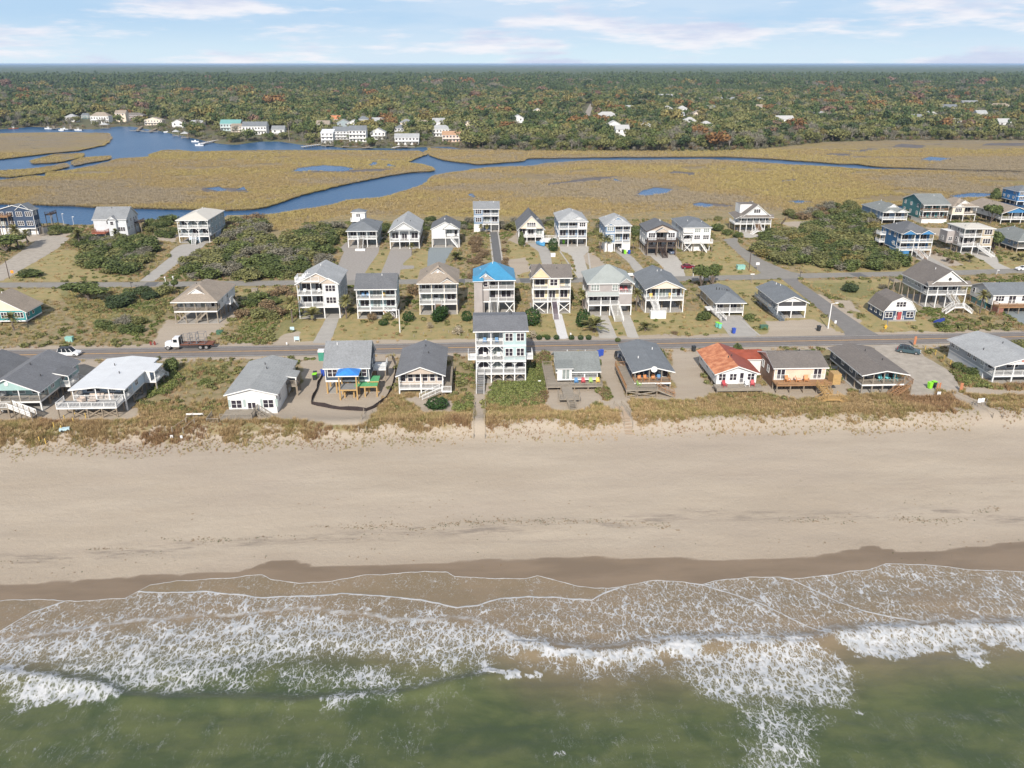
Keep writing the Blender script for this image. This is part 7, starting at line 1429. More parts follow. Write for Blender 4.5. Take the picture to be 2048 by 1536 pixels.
# the nearest trees are things of their own
H = H*(.72+.6*fbm(x*.02, y*.02, 150, 3))*g.uniform(.85, 1.25, len(H))
order = np.argsort(np.where((np.abs(x-y*.04) < y*.64), sh, 1e9))[:285]
TN = {'bare': ('leafless grey', 'bare_tree'), 'oak': ('olive-green', 'oak_tree'), 'green': ('bright evergreen', 'evergreen_tree'), 'dark': ('very dark evergreen', 'evergreen_tree'), 'pine': ('tall pine', 'pine_tree'), 'yellow': ('yellow autumn', 'autumn_tree'), 'orange': ('orange autumn', 'autumn_tree'), 'rust': ('rust-red autumn', 'autumn_tree')}
tp = {}
BINS = ['behind the leftmost moored boats', 'by the hip-roofed boathouse', 'above the two small boathouses', 'behind the dark steep-roofed far house', 'around the waterfront row', 'right of the waterfront row', 'left of the far street', 'just right of the far street', 'where the wood bulges over the marsh', 'behind the far white house in the woods', 'right of the bulge in the shore', 'at the far right']
for i, k in enumerate(KN):
    r = thing(TN[k][1], 'x', 'tree', (0, 0, -500)); c = link('crown', TREES[i][0], r); t_ = link('trunk', TREES[i][1].mesh('trunk'), r); tp[i] = (r, [(c, []), (t_, [])])
for j in order:
    k = KN[pid[j]]; pxx = pix(x[j], y[j])[0]; seg = 'left part' if pxx < 560 else 'middle' if pxx < 1150 else 'right half'
    r, tr = tp[pid[j]]; s = H[j]; w = s*random.uniform(.9, 1.3)
    dup(r, tr, (x[j], y[j], 0.), random.random()*6.28, '%s tree at the wood edge %s' % (TN[k][0], BINS[min(11, max(0, int(pxx/2048*12)))]), '%s trees on the far shore, %s' % (TN[k][0], seg), (w, w, s))
unlink_protos(tp)
rest = np.ones(len(P), bool); rest[order] = False
scatter('forest', [joined(a, b) for a, b in TREES], np.stack([x, y, np.full(len(x), .3)], 1)[rest], (g.random(len(P))*6.28)[rest], H[rest]*1.08, pid[rest], 'mixed pine and oak forest stretching to the horizon')
# low brush that fills the wood's edge and gaps before the houses
bp_ = []
for X0, X1, hy, dp, top, hid in FARCLEAR:
    if hid: n_ = int((X1-X0+6)*34/16); bp_.append(np.stack([g.uniform(X0-3, X1+3, n_), g.uniform(hy-34, hy-2, n_)], 1))
bx = jgrid(560, 900, 4.5); s_ = bx[:, 1]-shoreY(bx[:, 0]); bp_.append(bx[(s_ > 1.5) & (s_ < 24) & (pixx := np.abs(bx[:, 0]-bx[:, 1]*.04) < bx[:, 1]*.7) & ((bx[:, 0] > at(600, 290)[0]) | (g.random(len(bx)) < .25))])
bp_ = np.concatenate(bp_); LB = [crown_mesh('brush', dome(61+i, 1.2, .9), 160, .06, 61+i, m) for i, m in enumerate((L_GR, L_OL, L_EV, L_GR, L_BR))]
scatter('shore_brush', LB, np.c_[bp_, np.full(len(bp_), .1)], g.random(len(bp_))*6.28, g.uniform(2, 4, len(bp_)), g.integers(0, 5, len(bp_)), 'low grey and green brush along the far shore')
# beyond, the canopy closes into one rough sheet
ys = np.geomspace(3300, 41000, 330); c_ = np.linspace(-1, 1, 620); CX, CYY = np.meshgrid(c_, ys); CXX = CX*(CYY*.85+200)+CYY*.04
CZ = 11+_h((CX*1e4).astype(np.int64), CYY.astype(np.int64), 3)*7*np.minimum(1, CYY/3000)+(fbm(CXX*.002, CYY*.001, 140, 3)-.5)*5
i = np.arange(619)[None, :]+np.arange(329)[:, None]*620; CQ = np.stack([i, i+1, i+621, i+620], -1).reshape(-1, 4)
CZ[0] = 0
def canopymat():
    m = bpy.data.materials.new('far canopy'); N, L, b = nodes(m); b.inputs['Roughness'].default_value = 1; b.inputs['Specular IOR Level'].default_value = 0; tc = N.new('ShaderNodeTexCoord')
    def ns(s, scl, a, c, A, B):
        mp = N.new('ShaderNodeMapping'); mp.inputs['Scale'].default_value = scl; L.new(tc.outputs['Object'], mp.inputs[0]); n_ = N.new('ShaderNodeTexNoise'); n_.inputs['Scale'].default_value = s; n_.inputs['Detail'].default_value = 5; n_.inputs['Roughness'].default_value = .7; L.new(mp.outputs[0], n_.inputs[0])
        r = N.new('ShaderNodeMapRange'); r.inputs[1].default_value = a; r.inputs[2].default_value = c; L.new(n_.outputs[0], r.inputs[0]); x_ = N.new('ShaderNodeMix'); x_.data_type = 'RGBA'; L.new(r.outputs[0], x_.inputs['Factor'])
        for k, q in (('A', A), ('B', B)):
            if isinstance(q, tuple): x_.inputs[k].default_value = (*q, 1)
            else: L.new(q, x_.inputs[k])
        return x_.outputs['Result']
    c = ns(.03, (1, .5, 1), .35, .65, (.07, .095, .05), (.13, .15, .075)); c = ns(.0006, (.4, 1.4, 1), .54, .64, c, (.13, .105, .075)); L.new(c, b.inputs['Base Color']); return m
kind(link('distant_forest', npmesh('distant_forest', np.stack([CXX, CYY, CZ], -1).reshape(-1, 3), CQ, canopymat())), 'stuff')
# ------------------------------------------------------------------ haze
mb = MB(); mb.box(-45000, -45000, -8, 45000, 45000, 61, MATS['white paint']); hz = mb.mesh('haze'); hz.materials.clear(); hm = bpy.data.materials.new('haze'); hm.use_nodes = True; nt = hm.node_tree; nt.nodes.clear()
o_ = nt.nodes.new('ShaderNodeOutputMaterial'); pv = nt.nodes.new('ShaderNodeVolumePrincipled'); pv.inputs['Color'].default_value = (.52, .72, 1, 1); pv.inputs['Density'].default_value = 5.5e-5; pv.inputs['Anisotropy'].default_value = 0.; nt.links.new(pv.outputs[0], o_.inputs['Volume'])
hz.materials.append(hm); kind(link('haze', hz), 'stuff')
# ------------------------------------------------------------------ vehicles
TYRE = mat('tyre rubber', (.02, .02, .02), .8); RIM = mat('alloy rim', (.45, .45, .46), .35, .05, metal=.6); CGL = mat('car glass', (.02, .025, .03), .08); LAMP = mat('headlight lens', (.7, .7, .68), .2); RED = mat('tail lamp red', (.35, .02, .02), .3); CHR = mat('chrome', (.6, .6, .6), .2, .02, metal=.9)
def wheel(root, x, y, r_, w=.24):
    mb = MB(); mb.cyl((0, -w/2, 0), (0, w/2, 0), r_, r_, TYRE, 14); o = mb.build('wheel', root, (x, y, r_)); m2 = MB(); m2.cyl((0, -w/2-.012, 0), (0, w/2+.012, 0), r_*.58, r_*.58, RIM, 10); m2.build('rim', o); return o
def car(label, px, py, rz, paint, prof, L_, W_, H_, roofm_=None, rack=False):
    x, y = at(px, py, 0); r = thing('parked_car' if 'driv' not in label else 'car', label, 'car', (x, y, .06), rz); mb = MB(); hw = W_/2
    # side outline in (along, height): lower body then cabin, lofted with tumblehome
    B = [(-L_/2, .42), (-L_/2+.08, .85), (-L_/2+.5, .97), (L_/2-1.15, .98), (L_/2-.25, .84), (L_/2, .62), (L_/2, .36), (L_/2-.3, .26), (-L_/2+.2, .26)]
    k = len(B)
    for s in (-1, 1):
        P = [(a, s*hw*(.97 if h > .9 else 1), h) for a, h in B]; mb.face(P if s < 0 else P[::-1], paint)
    for i in range(k):
        a, b = B[i], B[(i+1) % k]; fa = hw*(.97 if a[1] > .9 else 1); fb = hw*(.97 if b[1] > .9 else 1); mb.face([(a[0], -fa, a[1]), (a[0], fa, a[1]), (b[0], fb, b[1]), (b[0], -fb, b[1])], paint)
    mb.build('body', r)
    r0, r1, t0, t1 = prof; z0 = .97; C = MB(); ti = hw*.78; to = hw*.95; mt = roofm_ or paint
    C.hexa([(r0, -to, z0), (r1, -to, z0), (r1, to, z0), (r0, to, z0), (t0, -ti, H_-.05), (t1, -ti, H_-.05), (t1, ti, H_-.05), (t0, ti, H_-.05)], CGL)
    C.build('window_glass', r); rf = MB(); rf.hexa([(t0-.06, -ti-.03, H_-.07), (t1+.06, -ti-.03, H_-.07), (t1+.06, ti+.03, H_-.07), (t0-.06, ti+.03, H_-.07), (t0+.05, -ti+.1, H_), (t1-.05, -ti+.1, H_), (t1-.05, ti-.1, H_), (t0+.05, ti-.1, H_)], mt); rf.build('roof', r)
    pl = MB()
    for s in (-1, 1):
        for f in (0, .33, .66, 1): a = r0+(r1-r0)*f; b = t0+(t1-t0)*f; pl.bar((a, s*(to+.005), z0), (b, s*(ti+.01), H_-.05), .08, paint)
    pl.build('window_pillars', r)
    for a in (-L_/2+.85, L_/2-.9):
        for s in (-hw+.1, hw-.1): wheel(r, a, s, .34)
    for s in (-1, 1): boxpart('headlight', r, L_/2-.14, s*hw*.68-.18, .64, L_/2+.01, s*hw*.68+.18, .78, LAMP); boxpart('tail_light', r, -L_/2-.01, s*hw*.75-.12, .7, -L_/2+.1, s*hw*.75+.12, .95, RED); boxpart('wing_mirror', r, r1-.35, s*(hw+.12)-.1, 1.0, r1-.2, s*(hw+.12)+.1, 1.14, paint)
    if rack: boxpart('roof_rack', r, t0+.2, -ti, H_+.005, t1-.2, ti, H_+.06, BB)
    return r
PW = mat('white car paint', (.74, .74, .75), .25, .02); PG = mat('blue green car paint', (.05, .085, .10), .25, .05); PR = mat('dark red car paint', (.16, .01, .03), .25, .05); PK = mat('black car paint', (.02, .022, .026), .25); PS = mat('grey blue car paint', (.12, .15, .22), .3)
SUVP = (-2.25, 1.15, -2.0, .45)
car('white off-road wagon with black roof driving right on the main road', 140, 711, -.04, PW, SUVP, 4.7, 1.85, 1.8, BB, True)
car('dark blue-green estate car with roof rack on the gravel lot by the road', 1817, 706, -.52, PG, (-2.2, .95, -1.9, .2), 4.8, 1.82, 1.55, None, True)
car('dark red car parked on the grass beside the pale drive', 1376, 537, .05, PR, (-1.6, .9, -1.1, .1), 4.3, 1.75, 1.45)
car('black car nose-on beside the seafoam house at left edge', 12, 740, -1.35, PK, SUVP, 4.8, 1.9, 1.75); car('black car tucked between the navy house and its side deck', 1243, 722, -1.4, PK, SUVP, 4.7, 1.85, 1.7)
car('small white car under the light blue house', 1241, 501, -1.45, PW, (-1.7, .9, -1.2, .2), 4.1, 1.7, 1.5); car('grey-blue car under the dark-decked house', 1342, 507, -1.5, PS, (-1.8, .9, -1.3, .2), 4.4, 1.75, 1.5); car('white car entering from the right edge on the upper road', 2046, 541, 3.14, PW, (-1.6, .9, -1.1, .1), 4.4, 1.75, 1.45)
# flatbed truck
x, y = at(381, 697, 0); T = thing('flatbed_truck', 'white cab flatbed truck with rust brown bed, stopped on the main road', 'truck', (x, y, .06), .02+math.pi)
# nose towards +x of the thing, which is turned to face left
mb = MB(); mb.hexa([(3.6, -.85, .75), (5.3, -.7, .75), (5.3, .7, .75), (3.6, .85, .75), (3.6, -.8, 1.95), (5.2, -.62, 1.7), (5.2, .62, 1.7), (3.6, .8, 1.95)], PW); mb.build('hood', T)
mb = MB(); mb.hexa([(2.0, -1.1, .8), (3.62, -1.1, .8), (3.62, 1.1, .8), (2.0, 1.1, .8), (2.0, -1.05, 2.75), (3.3, -1.05, 2.75), (3.3, 1.05, 2.75), (2.0, 1.05, 2.75)], PW); c = mb.build('cab', T)
for s in (-1, 1): boxpart('side_window', c, 2.35, s*1.085-.03, 1.8, 3.2, s*1.085+.03, 2.5, CGL)
w = MB(); w.face([(3.60, -.9, 1.95), (3.60, .9, 1.95), (3.36, .9, 2.62), (3.36, -.9, 2.62)], CGL); w.build('windscreen', c, (.03, 0, 0))
boxpart('grille', T, 5.2, -.5, .8, 5.32, .5, 1.6, CHR); boxpart('bumper', T, 5.2, -1.1, .45, 5.45, 1.1, .75, CHR); boxpart('headache_rack', T, 1.75, -1.15, 1.2, 1.9, 1.15, 3.0, mat('black steel', (.03, .03, .03), .5))
for s in (-1, 1): boxpart('front_fender', T, 4.0, s*.95-.22, .75, 5.1, s*.95+.22, 1.15, PW); boxpart('fuel_tank', T, 2.1, s*.95-.25, .45, 3.4, s*.95+.25, .85, CHR)
boxpart('flatbed', T, -5.4, -1.25, 1.15, 1.7, 1.25, 1.32, mat('rusty bed steel', (.17, .065, .04), .85, .3, 1.5)); boxpart('chassis_rail', T, -5.2, -.45, .8, 3.6, .45, 1.13, BB)
for a in (4.55, -2.6, -3.9):
    for s in (-1.0, 1.0): wheel(T, a, s, .52, .34)
for s in (-1, 1): boxpart('tail_light', T, -5.45, s*.9-.1, .85, -5.38, s*.9+.1, 1.05, RED)
M_ = mat('grey steel tube', (.20, .21, .23), .5, .1, metal=.3); Rk = thing('steel_rack', 'grey steel scaffold frames standing on the flatbed truck', 'steel rack', (x+1.2, y, 1.38), .02); mb = MB(); fr_ = []
for i, (u, v) in enumerate(((-2.6, -.7), (-1.2, .2), (.6, .9))):
    mb = MB()
    for a in (u, u+1.9):
        for b in (-.9, .9): mb.bar((a, b, 0), (a, b, 1.9+.25*i), .07, M_)
    for h in (.1, 1.0, 1.9+.25*i):
        for b in (-.9, .9): mb.bar((u, b, h), (u+1.9, b, h), .06, M_)
        for a in (u, u+1.9): mb.bar((a, -.9, h), (a, .9, h), .06, M_)
    mb.build('frame', Rk)
# ------------------------------------------------------------------ chairs, sofas, bins, signs, posts
def chair_proto(col, nm):
    r = thing('deck_chair', 'x', 'chair', (0, 0, -500)); m = mat(nm, col, .6, .1); P = []
    def part(n_, *b): o = boxpart(n_, r, *b, m); P.append((o, [])); return o
    part('seat', -.28, -.3, .34, .28, .25, .39); mb = MB(); mb.hexa([(-.28, .2, .36), (.28, .2, .36), (.28, .26, .36), (-.28, .26, .36), (-.33, .48, 1.05), (.33, .48, 1.05), (.33, .54, 1.05), (-.33, .54, 1.05)], m); P.append((mb.build('backrest', r), []))
    for s in (-1, 1): part('armrest', s*.36-.07, -.35, .56, s*.36+.07, .35, .6); part('leg', s*.34-.03, -.32, 0, s*.34+.03, -.24, .56); part('leg', s*.34-.03, .25, 0, s*.34+.03, .33, .56)
    return r, P
DCH = {}
for k, c, n in (('orange', (.55, .22, .07), 'orange paint'), ('red', (.42, .06, .07), 'red paint'), ('turquoise', (.14, .45, .48), 'turquoise paint'), ('yellow', (.62, .42, .08), 'yellow paint'), ('blue', (.08, .22, .42), 'blue paint'), ('white', (.74, .74, .73), 'white chair paint'), ('natural', (.55, .25, .10), 'cedar'), ('lime', (.28, .42, .12), 'lime paint')): DCH[k] = chair_proto(c, n)
unlink_protos(DCH)
def chairs(Hs, z, items, place, sz=1.0):
    for i, (k, x, y, rz, how) in enumerate(items):
        r, P = DCH[k]; r0 = Hs['root'].location; c = dup(r, P, (r0.x+x, r0.y+y, r0.z+z+.004), rz, '%s deck chair %s, %s' % (k if k != 'natural' else 'cedar-brown', how, place), 'deck chairs on the porches', (sz, sz, sz))
h = A8['h']; chairs(A8, A8['Z'][0], [('orange', -h+1.2, 1.2, 0, 'furthest left'), ('orange', -h+2.4, 1.1, .2, 'second from left'), ('orange', h*.1, 1.4, -.2, 'near the middle door'), ('blue', h*.42, 1.2, 0, 'right of the door'), ('lime', -h+.6, -1.8, 1.0, 'out on the lower deck')], 'porch of the navy house')
h = A9['h']; chairs(A9, A9['Z'][0]-.15, [('red', -h+1.2, -1.5, .2, 'at the left end'), ('white', h*.45, -1.4, 0, 'right of the door'), ('red', h*.72, -1.4, -.2, 'at the right end')], 'deck of the orange-roofed house', 1.1)
h = A10['h']; chairs(A10, A10['Z'][0]-.1, [('natural', -h+2.3, -1.3, .3, 'left of three'), ('natural', -.8, -1.5, 1.2, 'lying between the others'), ('natural', .9, -1.3, -.2, 'right of three')], 'deck of the pink house', 1.2)
h = A11['h']; chairs(A11, A11['Z'][0], [('turquoise', .2, 1.6, 0, 'left of three'), ('turquoise', 1.6, 1.7, .1, 'middle of three'), ('turquoise', 3.2, 1.8, -.2, 'right of three')], 'porch of the charcoal house', 1.1)
h = B8['h']; chairs(B8, B8['Z'][0], [('yellow', -h+1.6, 1.0, 0, 'left'), ('yellow', h*.35, 1.2, 0, 'right')], 'porch of the cream gable house', 1.2)
h = B7['h']; chairs(B7, B7['Z'][1], [('red', h-2.6, 1.2, 0, 'left'), ('red', h-1.4, 1.2, 0, 'right')], 'upper right balcony of the ribbed-roofed house', 1.2); chairs(B7, B7['Z'][0], [('red', h-1.6, 1.2, 0, 'alone')], 'lower right balcony of the ribbed-roofed house')
h = B3['h']; chairs(B3, B3['Z'][1], [('blue', -h+1.5, 1.2, 0, 'left'), ('blue', -h+2.7, 1.2, 0, 'second'), ('yellow', h*.35, 1.2, 0, 'right')], 'upper balcony of the aqua house', 1.1)
h = B2['h']; chairs(B2, B2['Z'][1], [('white', -h+1.5, 1.4, 0, 'left'), ('white', 0, 1.4, 0, 'middle')], 'upper balcony of the roof-terrace house'); chairs(B2, B2['E']+.55, [('white', -h+1.5, 1.6, 0, 'left'), ('white', -.8, 1.6, .5, 'right')], 'roof terrace of the white house')
h = A6['h']; chairs(A6, A6['Z'][1], [('white', -h+1.8, 1.2, 0, 'left'), ('white', -h+3.2, 1.2, 0, 'middle'), ('white', -h+4.6, 1.2, 0, 'right')], 'middle porch of the tall central house'); chairs(A6, A6['Z'][2], [('blue', -h+1.8, 1.2, 0, 'left'), ('blue', -h+4.2, 1.2, 0, 'right')], 'top porch of the tall central house')
h = A7['h']
chairs(A7, A7['Z'][0]-.25, [('blue', -.6, -2.0, 0, 'first from the boardwalk'), ('red', .8, -2.0, 0, 'second from the boardwalk'), ('lime', 2.3, -2.0, 0, 'third from the boardwalk'), ('yellow', 3.7, -2.0, 0, 'fourth from the boardwalk')], 'deck of the low grey-roofed house')
# sofa set on the big white deck
SOFA = mat('beige cushions', (.50, .42, .36), .9); r0 = A2['root'].location
for i, (dx, dy, w, rz, l) in enumerate(((-.9, .9, 2.6, 0, 'long beige sofa in the middle of'), (-3.1, -.4, 1.4, -.5, 'beige armchair on the left of'), (1.6, .6, 1.5, .3, 'beige armchair on the right of'))):
    s = thing('outdoor_sofa', l+' the white-roofed house\'s deck', 'sofa', (r0.x+dx, r0.y+dy, r0.z+A2['Z'][0]+.004), rz); boxpart('seat', s, -w/2, -.45, .05, w/2, .4, .42, SOFA); boxpart('backrest', s, -w/2, .25, .425, w/2, .45, .85, SOFA)
    for e in (-1, 1): boxpart('armrest', s, e*(w/2-.1)-.1, -.45, .425, e*(w/2-.1)+.1, .22, .62, SOFA)
s = thing('coffee_table', 'low beige table before the sofa on the white-railed deck', 'table', (r0.x-.8, r0.y-1.0, r0.z+A2['Z'][0]+.004)); boxpart('table_top', s, -.7, -.4, .35, .7, .4, .42, SOFA)
for a in (-.6, .6):
    for b in (-.3, .3): boxpart('leg', s, a-.04, b-.04, 0, a+.04, b+.04, .35, SOFA)
def bin_(label, px, py, col, lid=None, z=0., s=1.25, rz=.2, g=None):
    x, y = at(px, py, z); m = mat('bin '+col, {'blue': (.03, .08, .42), 'lime': (.20, .55, .05), 'dark': (.03, .035, .04), 'aqua': (.18, .55, .48)}[col], .5); lm_ = mat('bin '+lid, {'lime': (.28, .75, .04), 'dark': (.03, .035, .04), 'blue': (.03, .08, .42)}[lid], .5) if lid else m
    r = thing('wheelie_bin', label, 'bin', (x, y, z+.02), rz, g or 'wheelie bins'); mb = MB(); w = .3*s; mb.hexa([(-w*.8, -w*.8, .08), (w*.8, -w*.8, .08), (w*.8, w*.8, .08), (-w*.8, w*.8, .08), (-w, -w, 1.0*s), (w, -w, 1.0*s), (w, w*1.1, 1.0*s), (-w, w*1.1, 1.0*s)], m); mb.build('bin_body', r)
    boxpart('lid', r, -w*1.08, -w*1.1, 1.0*s+.004, w*1.08, w*1.2, 1.0*s+.08, lm_)
    for e in (-1, 1):
        mb = MB(); mb.cyl((e*w*.8-.04, w, .12), (e*w*.8+.04, w, .12), .12, .12, TYRE, 8); mb.build('wheel', r)
for a in [('aqua bin with lime lid by the foot of the curved white stair', 1434, 655, 'aqua', 'lime'), ('second aqua and lime bin, nearer the road by the curved stair', 1439, 657, 'aqua', 'lime'), ('royal blue bin alone on the concrete drive', 1467, 667, 'blue'), ('dark green bin by the white lamp pole', 1637, 662, 'dark'), ('lime bin on sand right of the white ground-level house', 631, 755, 'lime', 'dark'), ('dark bin with lime lid next to the lime one on the sand', 629, 760, 'dark', 'lime'),
    ('blue bin beside the house under construction', 646, 752, 'blue'), ('blue bin at the corner of the low grey-roofed house', 1198, 713, 'blue'), ('second blue bin behind the low grey-roofed house', 1203, 711, 'blue'), ('black bin left of the orange-roofed house', 1387, 703, 'dark'), ('lime bin under the light blue house', 1250, 508, 'lime'), ('black bin left of the lime one at the light blue house', 1246, 507, 'dark'), ('blue bin right of the lime one at the light blue house', 1258, 508, 'blue'),
    ('left lime bin at the end of the gravel lot', 1859, 777, 'lime'), ('right lime bin with dark front at the gravel lot', 1867, 775, 'dark', 'lime'), ('lime bin in the shade under the wide-balcony white house', 1127, 488, 'lime')]:
    bin_(*a)
def sign(label, px, py, w, h, top, m, post=None, name='sign', text=None, rz=0., z=0., two=False):
    x, y, z = ground_at(px, py); r = thing(name, label, 'sign', (x, y, z), rz); pm = post or GREYW
    for e in ((-w/2, w/2) if two else (0,)): boxpart('post', r, e-.06, -.04, -.4, e+.06, .06, top, pm)
    boxpart('panel', r, -w/2, -.10, top-h, w/2, -.045, top+.03, m)
    return r
OR = mat('orange board', (.45, .18, .09), .7); SW = mat('sign white', (.72, .73, .74), .5); SY = mat('sign yellow', (.75, .42, .03), .5); SO = mat('sign orange', (.80, .30, .03), .5); SBL = mat('pale blue sign', (.45, .60, .66), .6)
sign('white-blue estate sign on the lawn left of the curved concrete drive', 594, 683, 1.1, .8, 1.2, SBL, WHITE, two=True); sign('small pale blue sign behind the estate sign', 585, 664, 1.0, .8, 1.3, SBL, WHITE)
sign('orange diamond warning sign at the gravel road mouth', 27, 556, .8, .8, 2.3, SO); sign('white regulatory sign at the upper side street', 1514, 540, 1.1, .8, 2.4, SW); sign('street sign on a thin pole where side street meets upper road', 1503, 566, 1.2, .25, 2.8, SW); sign('white sign by the lamp pole at the lower side street', 1669, 656, .5, .7, 1.9, SW)
sign('left panel of the twin white beach access signs', 1956, 812, .6, .8, 1.5, SW, z=0); sign('right panel of the twin white beach access signs', 1963, 811, .6, .8, 1.5, SW); sign('small white sign at the lot corner by the dune grass', 1876, 794, .7, .6, 1.1, SW); sign('tall orange board beside the estate car on the lot', 1828, 692, .55, 1.9, 2.3, OR, name='marker_board'); sign('orange board at the start of the beach path', 1921, 782, .6, 1.6, 1.7, OR, name='marker_board')
sign('left orange post beside the lime bins', 1873, 781, .3, 1.5, 1.55, OR, name='marker_board'); sign('right orange post beside the lime bins', 1878, 780, .3, 1.5, 1.55, OR, name='marker_board'); sign('small white sign among the vines right of the tall house', 1079, 768, .55, .6, .8, SW); sign('left white board at the foot of the dune crossing', 345, 880, .5, .5, .7, SW); sign('right white board at the foot of the dune crossing', 364, 880, .4, .5, .7, SW)
sign('white bench-like board on the fenced dune crossing', 391, 838, 3.0, .25, 1.1, WHITE, two=True, name='dune_gate'); sign('small white number board by the main road right of the aqua house', 574, 692, .3, .5, .9, SW)
def pole(label, px, py, top, r_, m, lamp=False, arm=None):
    x, y, z = ground_at(px, py); H = onY(px, top, y)[1]-z; r = thing('street_lamp' if lamp else 'utility_pole', label, 'street lamp' if lamp else 'pole', (x, y, z)); mb = MB(); mb.cyl((0, 0, -.3), (0, 0, H), r_, r_*.7, m, 8); mb.build('pole', r)
    if lamp: mb = MB(); mb.bar((0, 0, H-.1), (arm, 0, H+.1), .09, m); mb.build('arm', r); boxpart('lamp_head', r, arm-.35, -.18, H+.02, arm+.35, .18, H+.2, m)
pole('white lamp pole before the tan hip-roofed house', 800, 665, 619, .14, WHITE, True, -1.2); pole('white lamp pole at the lower side street', 1656, 657, 607, .16, WHITE, True, 1.2); pole('dark wooden pole with lamp on the open lawn by the side street', 1498, 541, 505, .14, DRKW, True, .9); pole('dark wooden pole at the left gravel road', 19, 557, 520, .13, DRKW)
pole('short black lamp post by the upper road, left part', 263, 575, 566, .07, BB, True, .2); pole('short black lamp post where the street leaves the upper road', 1600, 555, 545, .07, BB, True, .2); pole('white globe lamp by the upper road at right', 1993, 550, 541, .06, WHITE, True, .2); pole('white lamp beside the creek dock behind the navy house', 128, 450, 428, .07, WHITE, True, .3); pole('second white lamp by the creek, nearer the pale grey house', 148, 452, 434, .07, WHITE, True, .3)
def box_thing(nm, label, cat, px, py, w, d, h, m, lidm=None, rz=0.):
    x, y, z = ground_at(px, py); r = thing(nm, label, cat, (x, y, z), rz); boxpart('body', r, -w/2, -d/2, 0, w/2, d/2, h*.82, m); boxpart('lid', r, -w/2-.05, -d/2-.05, h*.82+.004, w/2+.05, d/2+.05, h, lidm or m)
GNB = mat('utility green', (.06, .14, .09), .5); TLB = mat('teal utility box', (.25, .48, .42), .5)
for a in [('utility_box', 'green utility box in the dune weeds right of the flatbed truck', 'utility box', 440, 668, 1.4, 1, .9, GNB), ('utility_box', 'pale green utility cabinet in the weeds left of the truck', 'utility box', 140, 683, 1.6, 1, 1.2, TLB), ('utility_box', 'green utility box on the sandy lot by the main road', 'utility box', 1527, 658, 1.8, 1, 1.0, GNB), ('utility_box', 'teal utility box on the open lawn by the dark pole', 'utility box', 1481, 538, 2.4, 1.6, 1.3, TLB),
    ('portable_toilet', 'green portable toilet with white top behind the house under construction', 'portable toilet', 644, 720, 1.2, 1.2, 2.4, mat('toilet green', (.05, .25, .18), .5), SW), ('wooden_crate', 'small weathered cabinet beside the upper road near the tan-roofed house', 'cabinet', 510, 584, 1.6, 1, 1.1, GREYW), ('air_conditioner', 'white air conditioning unit on the ground by the A-frame drive', 'air conditioner', 1106, 513, 1.5, 1.2, 1.1, WHITE)]:
    box_thing(*a)
x, y, z = ground_at(1260, 555); r = thing('propane_tank', 'white horizontal tank with pink saddle by the upper road', 'tank', (x, y, z)); mb = MB(); mb.cyl((-2, 0, .9), (2, 0, .9), .5, .5, WHITE, 12); mb.build('tank_body', r)
for s in (-1.2, 1.2): boxpart('saddle', r, s-.15, -.4, 0, s+.15, .4, .5, mat('faded pink concrete', (.5, .32, .28)))
x, y, z = ground_at(1878, 645); r = thing('tarp_heap', 'royal blue tarp over a folded frame on the rough ground', 'tarp', (x, y, z), .35); mb = MB(); TB = mat('royal blue tarp', (.02, .04, .22), .6); mb.hexa([(-1.5, -.5, 0), (1.2, -.5, 0), (1.2, .5, 0), (-1.5, .5, 0), (-1.4, -.3, .5), (1.6, -.2, 1.0), (1.6, .3, 1.0), (-1.4, .3, .6)], TB); mb.build('tarp', r); boxpart('frame_foot', r, -2.1, -.7, 0, -1.9, .7, .12, GREYW)
boat('small blue-hulled boat on the A-frame drive', 1083, 489, -1.2, 5, mat('sky blue canvas', (.10, .35, .62), .6), 0, 0.35)
for i, (px, py) in enumerate(((302, 690), (310, 690))): 
    x, y, z = ground_at(px, py); r = thing('fire_hydrant', '%s of two dark red hydrant stubs by the road before the truck' % ('left', 'right')[i], 'hydrant', (x, y, z), 0, 'hydrants'); m = mat('dark red enamel', (.22, .04, .03)); mb = MB(); mb.cyl((0, 0, 0), (0, 0, .75), .2, .17, m, 8); mb.cyl((0, 0, .75), (0, 0, .95), .22, .05, m, 8); mb.build('barrel', r); mb = MB(); mb.cyl((-.32, 0, .5), (.32, 0, .5), .1, .1, m, 6); mb.build('nozzle', r)
x, y, z = ground_at(1771, 657); r = thing('fire_hydrant', 'yellow hydrant with blue marker rod left of the blue tarp', 'hydrant', (x, y, z), 0, 'hydrants'); mb = MB(); mb.cyl((0, 0, 0), (0, 0, .8), .22, .2, SY, 8); mb.cyl((0, 0, .8), (0, 0, 1.0), .24, .06, SY, 8); mb.build('barrel', r); mb = MB(); mb.cyl((-.36, 0, .5), (.36, 0, .5), .12, .12, SY, 6); mb.build('nozzle', r); boxpart('marker_rod', r, .2, 0, 0, .26, .05, 2.2, BLU)
for a, b_, l in ((331, 563, 'white carved post with pink top by the upper road'), (347, 562, 'white low post near the carved one'), (1386, 553, 'dark mailbox post near the red car'), (852, 692, 'small grey mailbox by the main road before the aqua house'), (1141, 678, 'white post at the road end of the white walk')):
    x, y, z = ground_at(a, b_); r = thing('mailbox', l, 'mailbox', (x, y, z)); boxpart('post', r, -.08, -.08, 0, .08, .08, 1.1, WHITE); boxpart('box', r, -.16, -.28, 1.1, .16, .28, 1.45, WHITE if 'dark' not in l else BB)
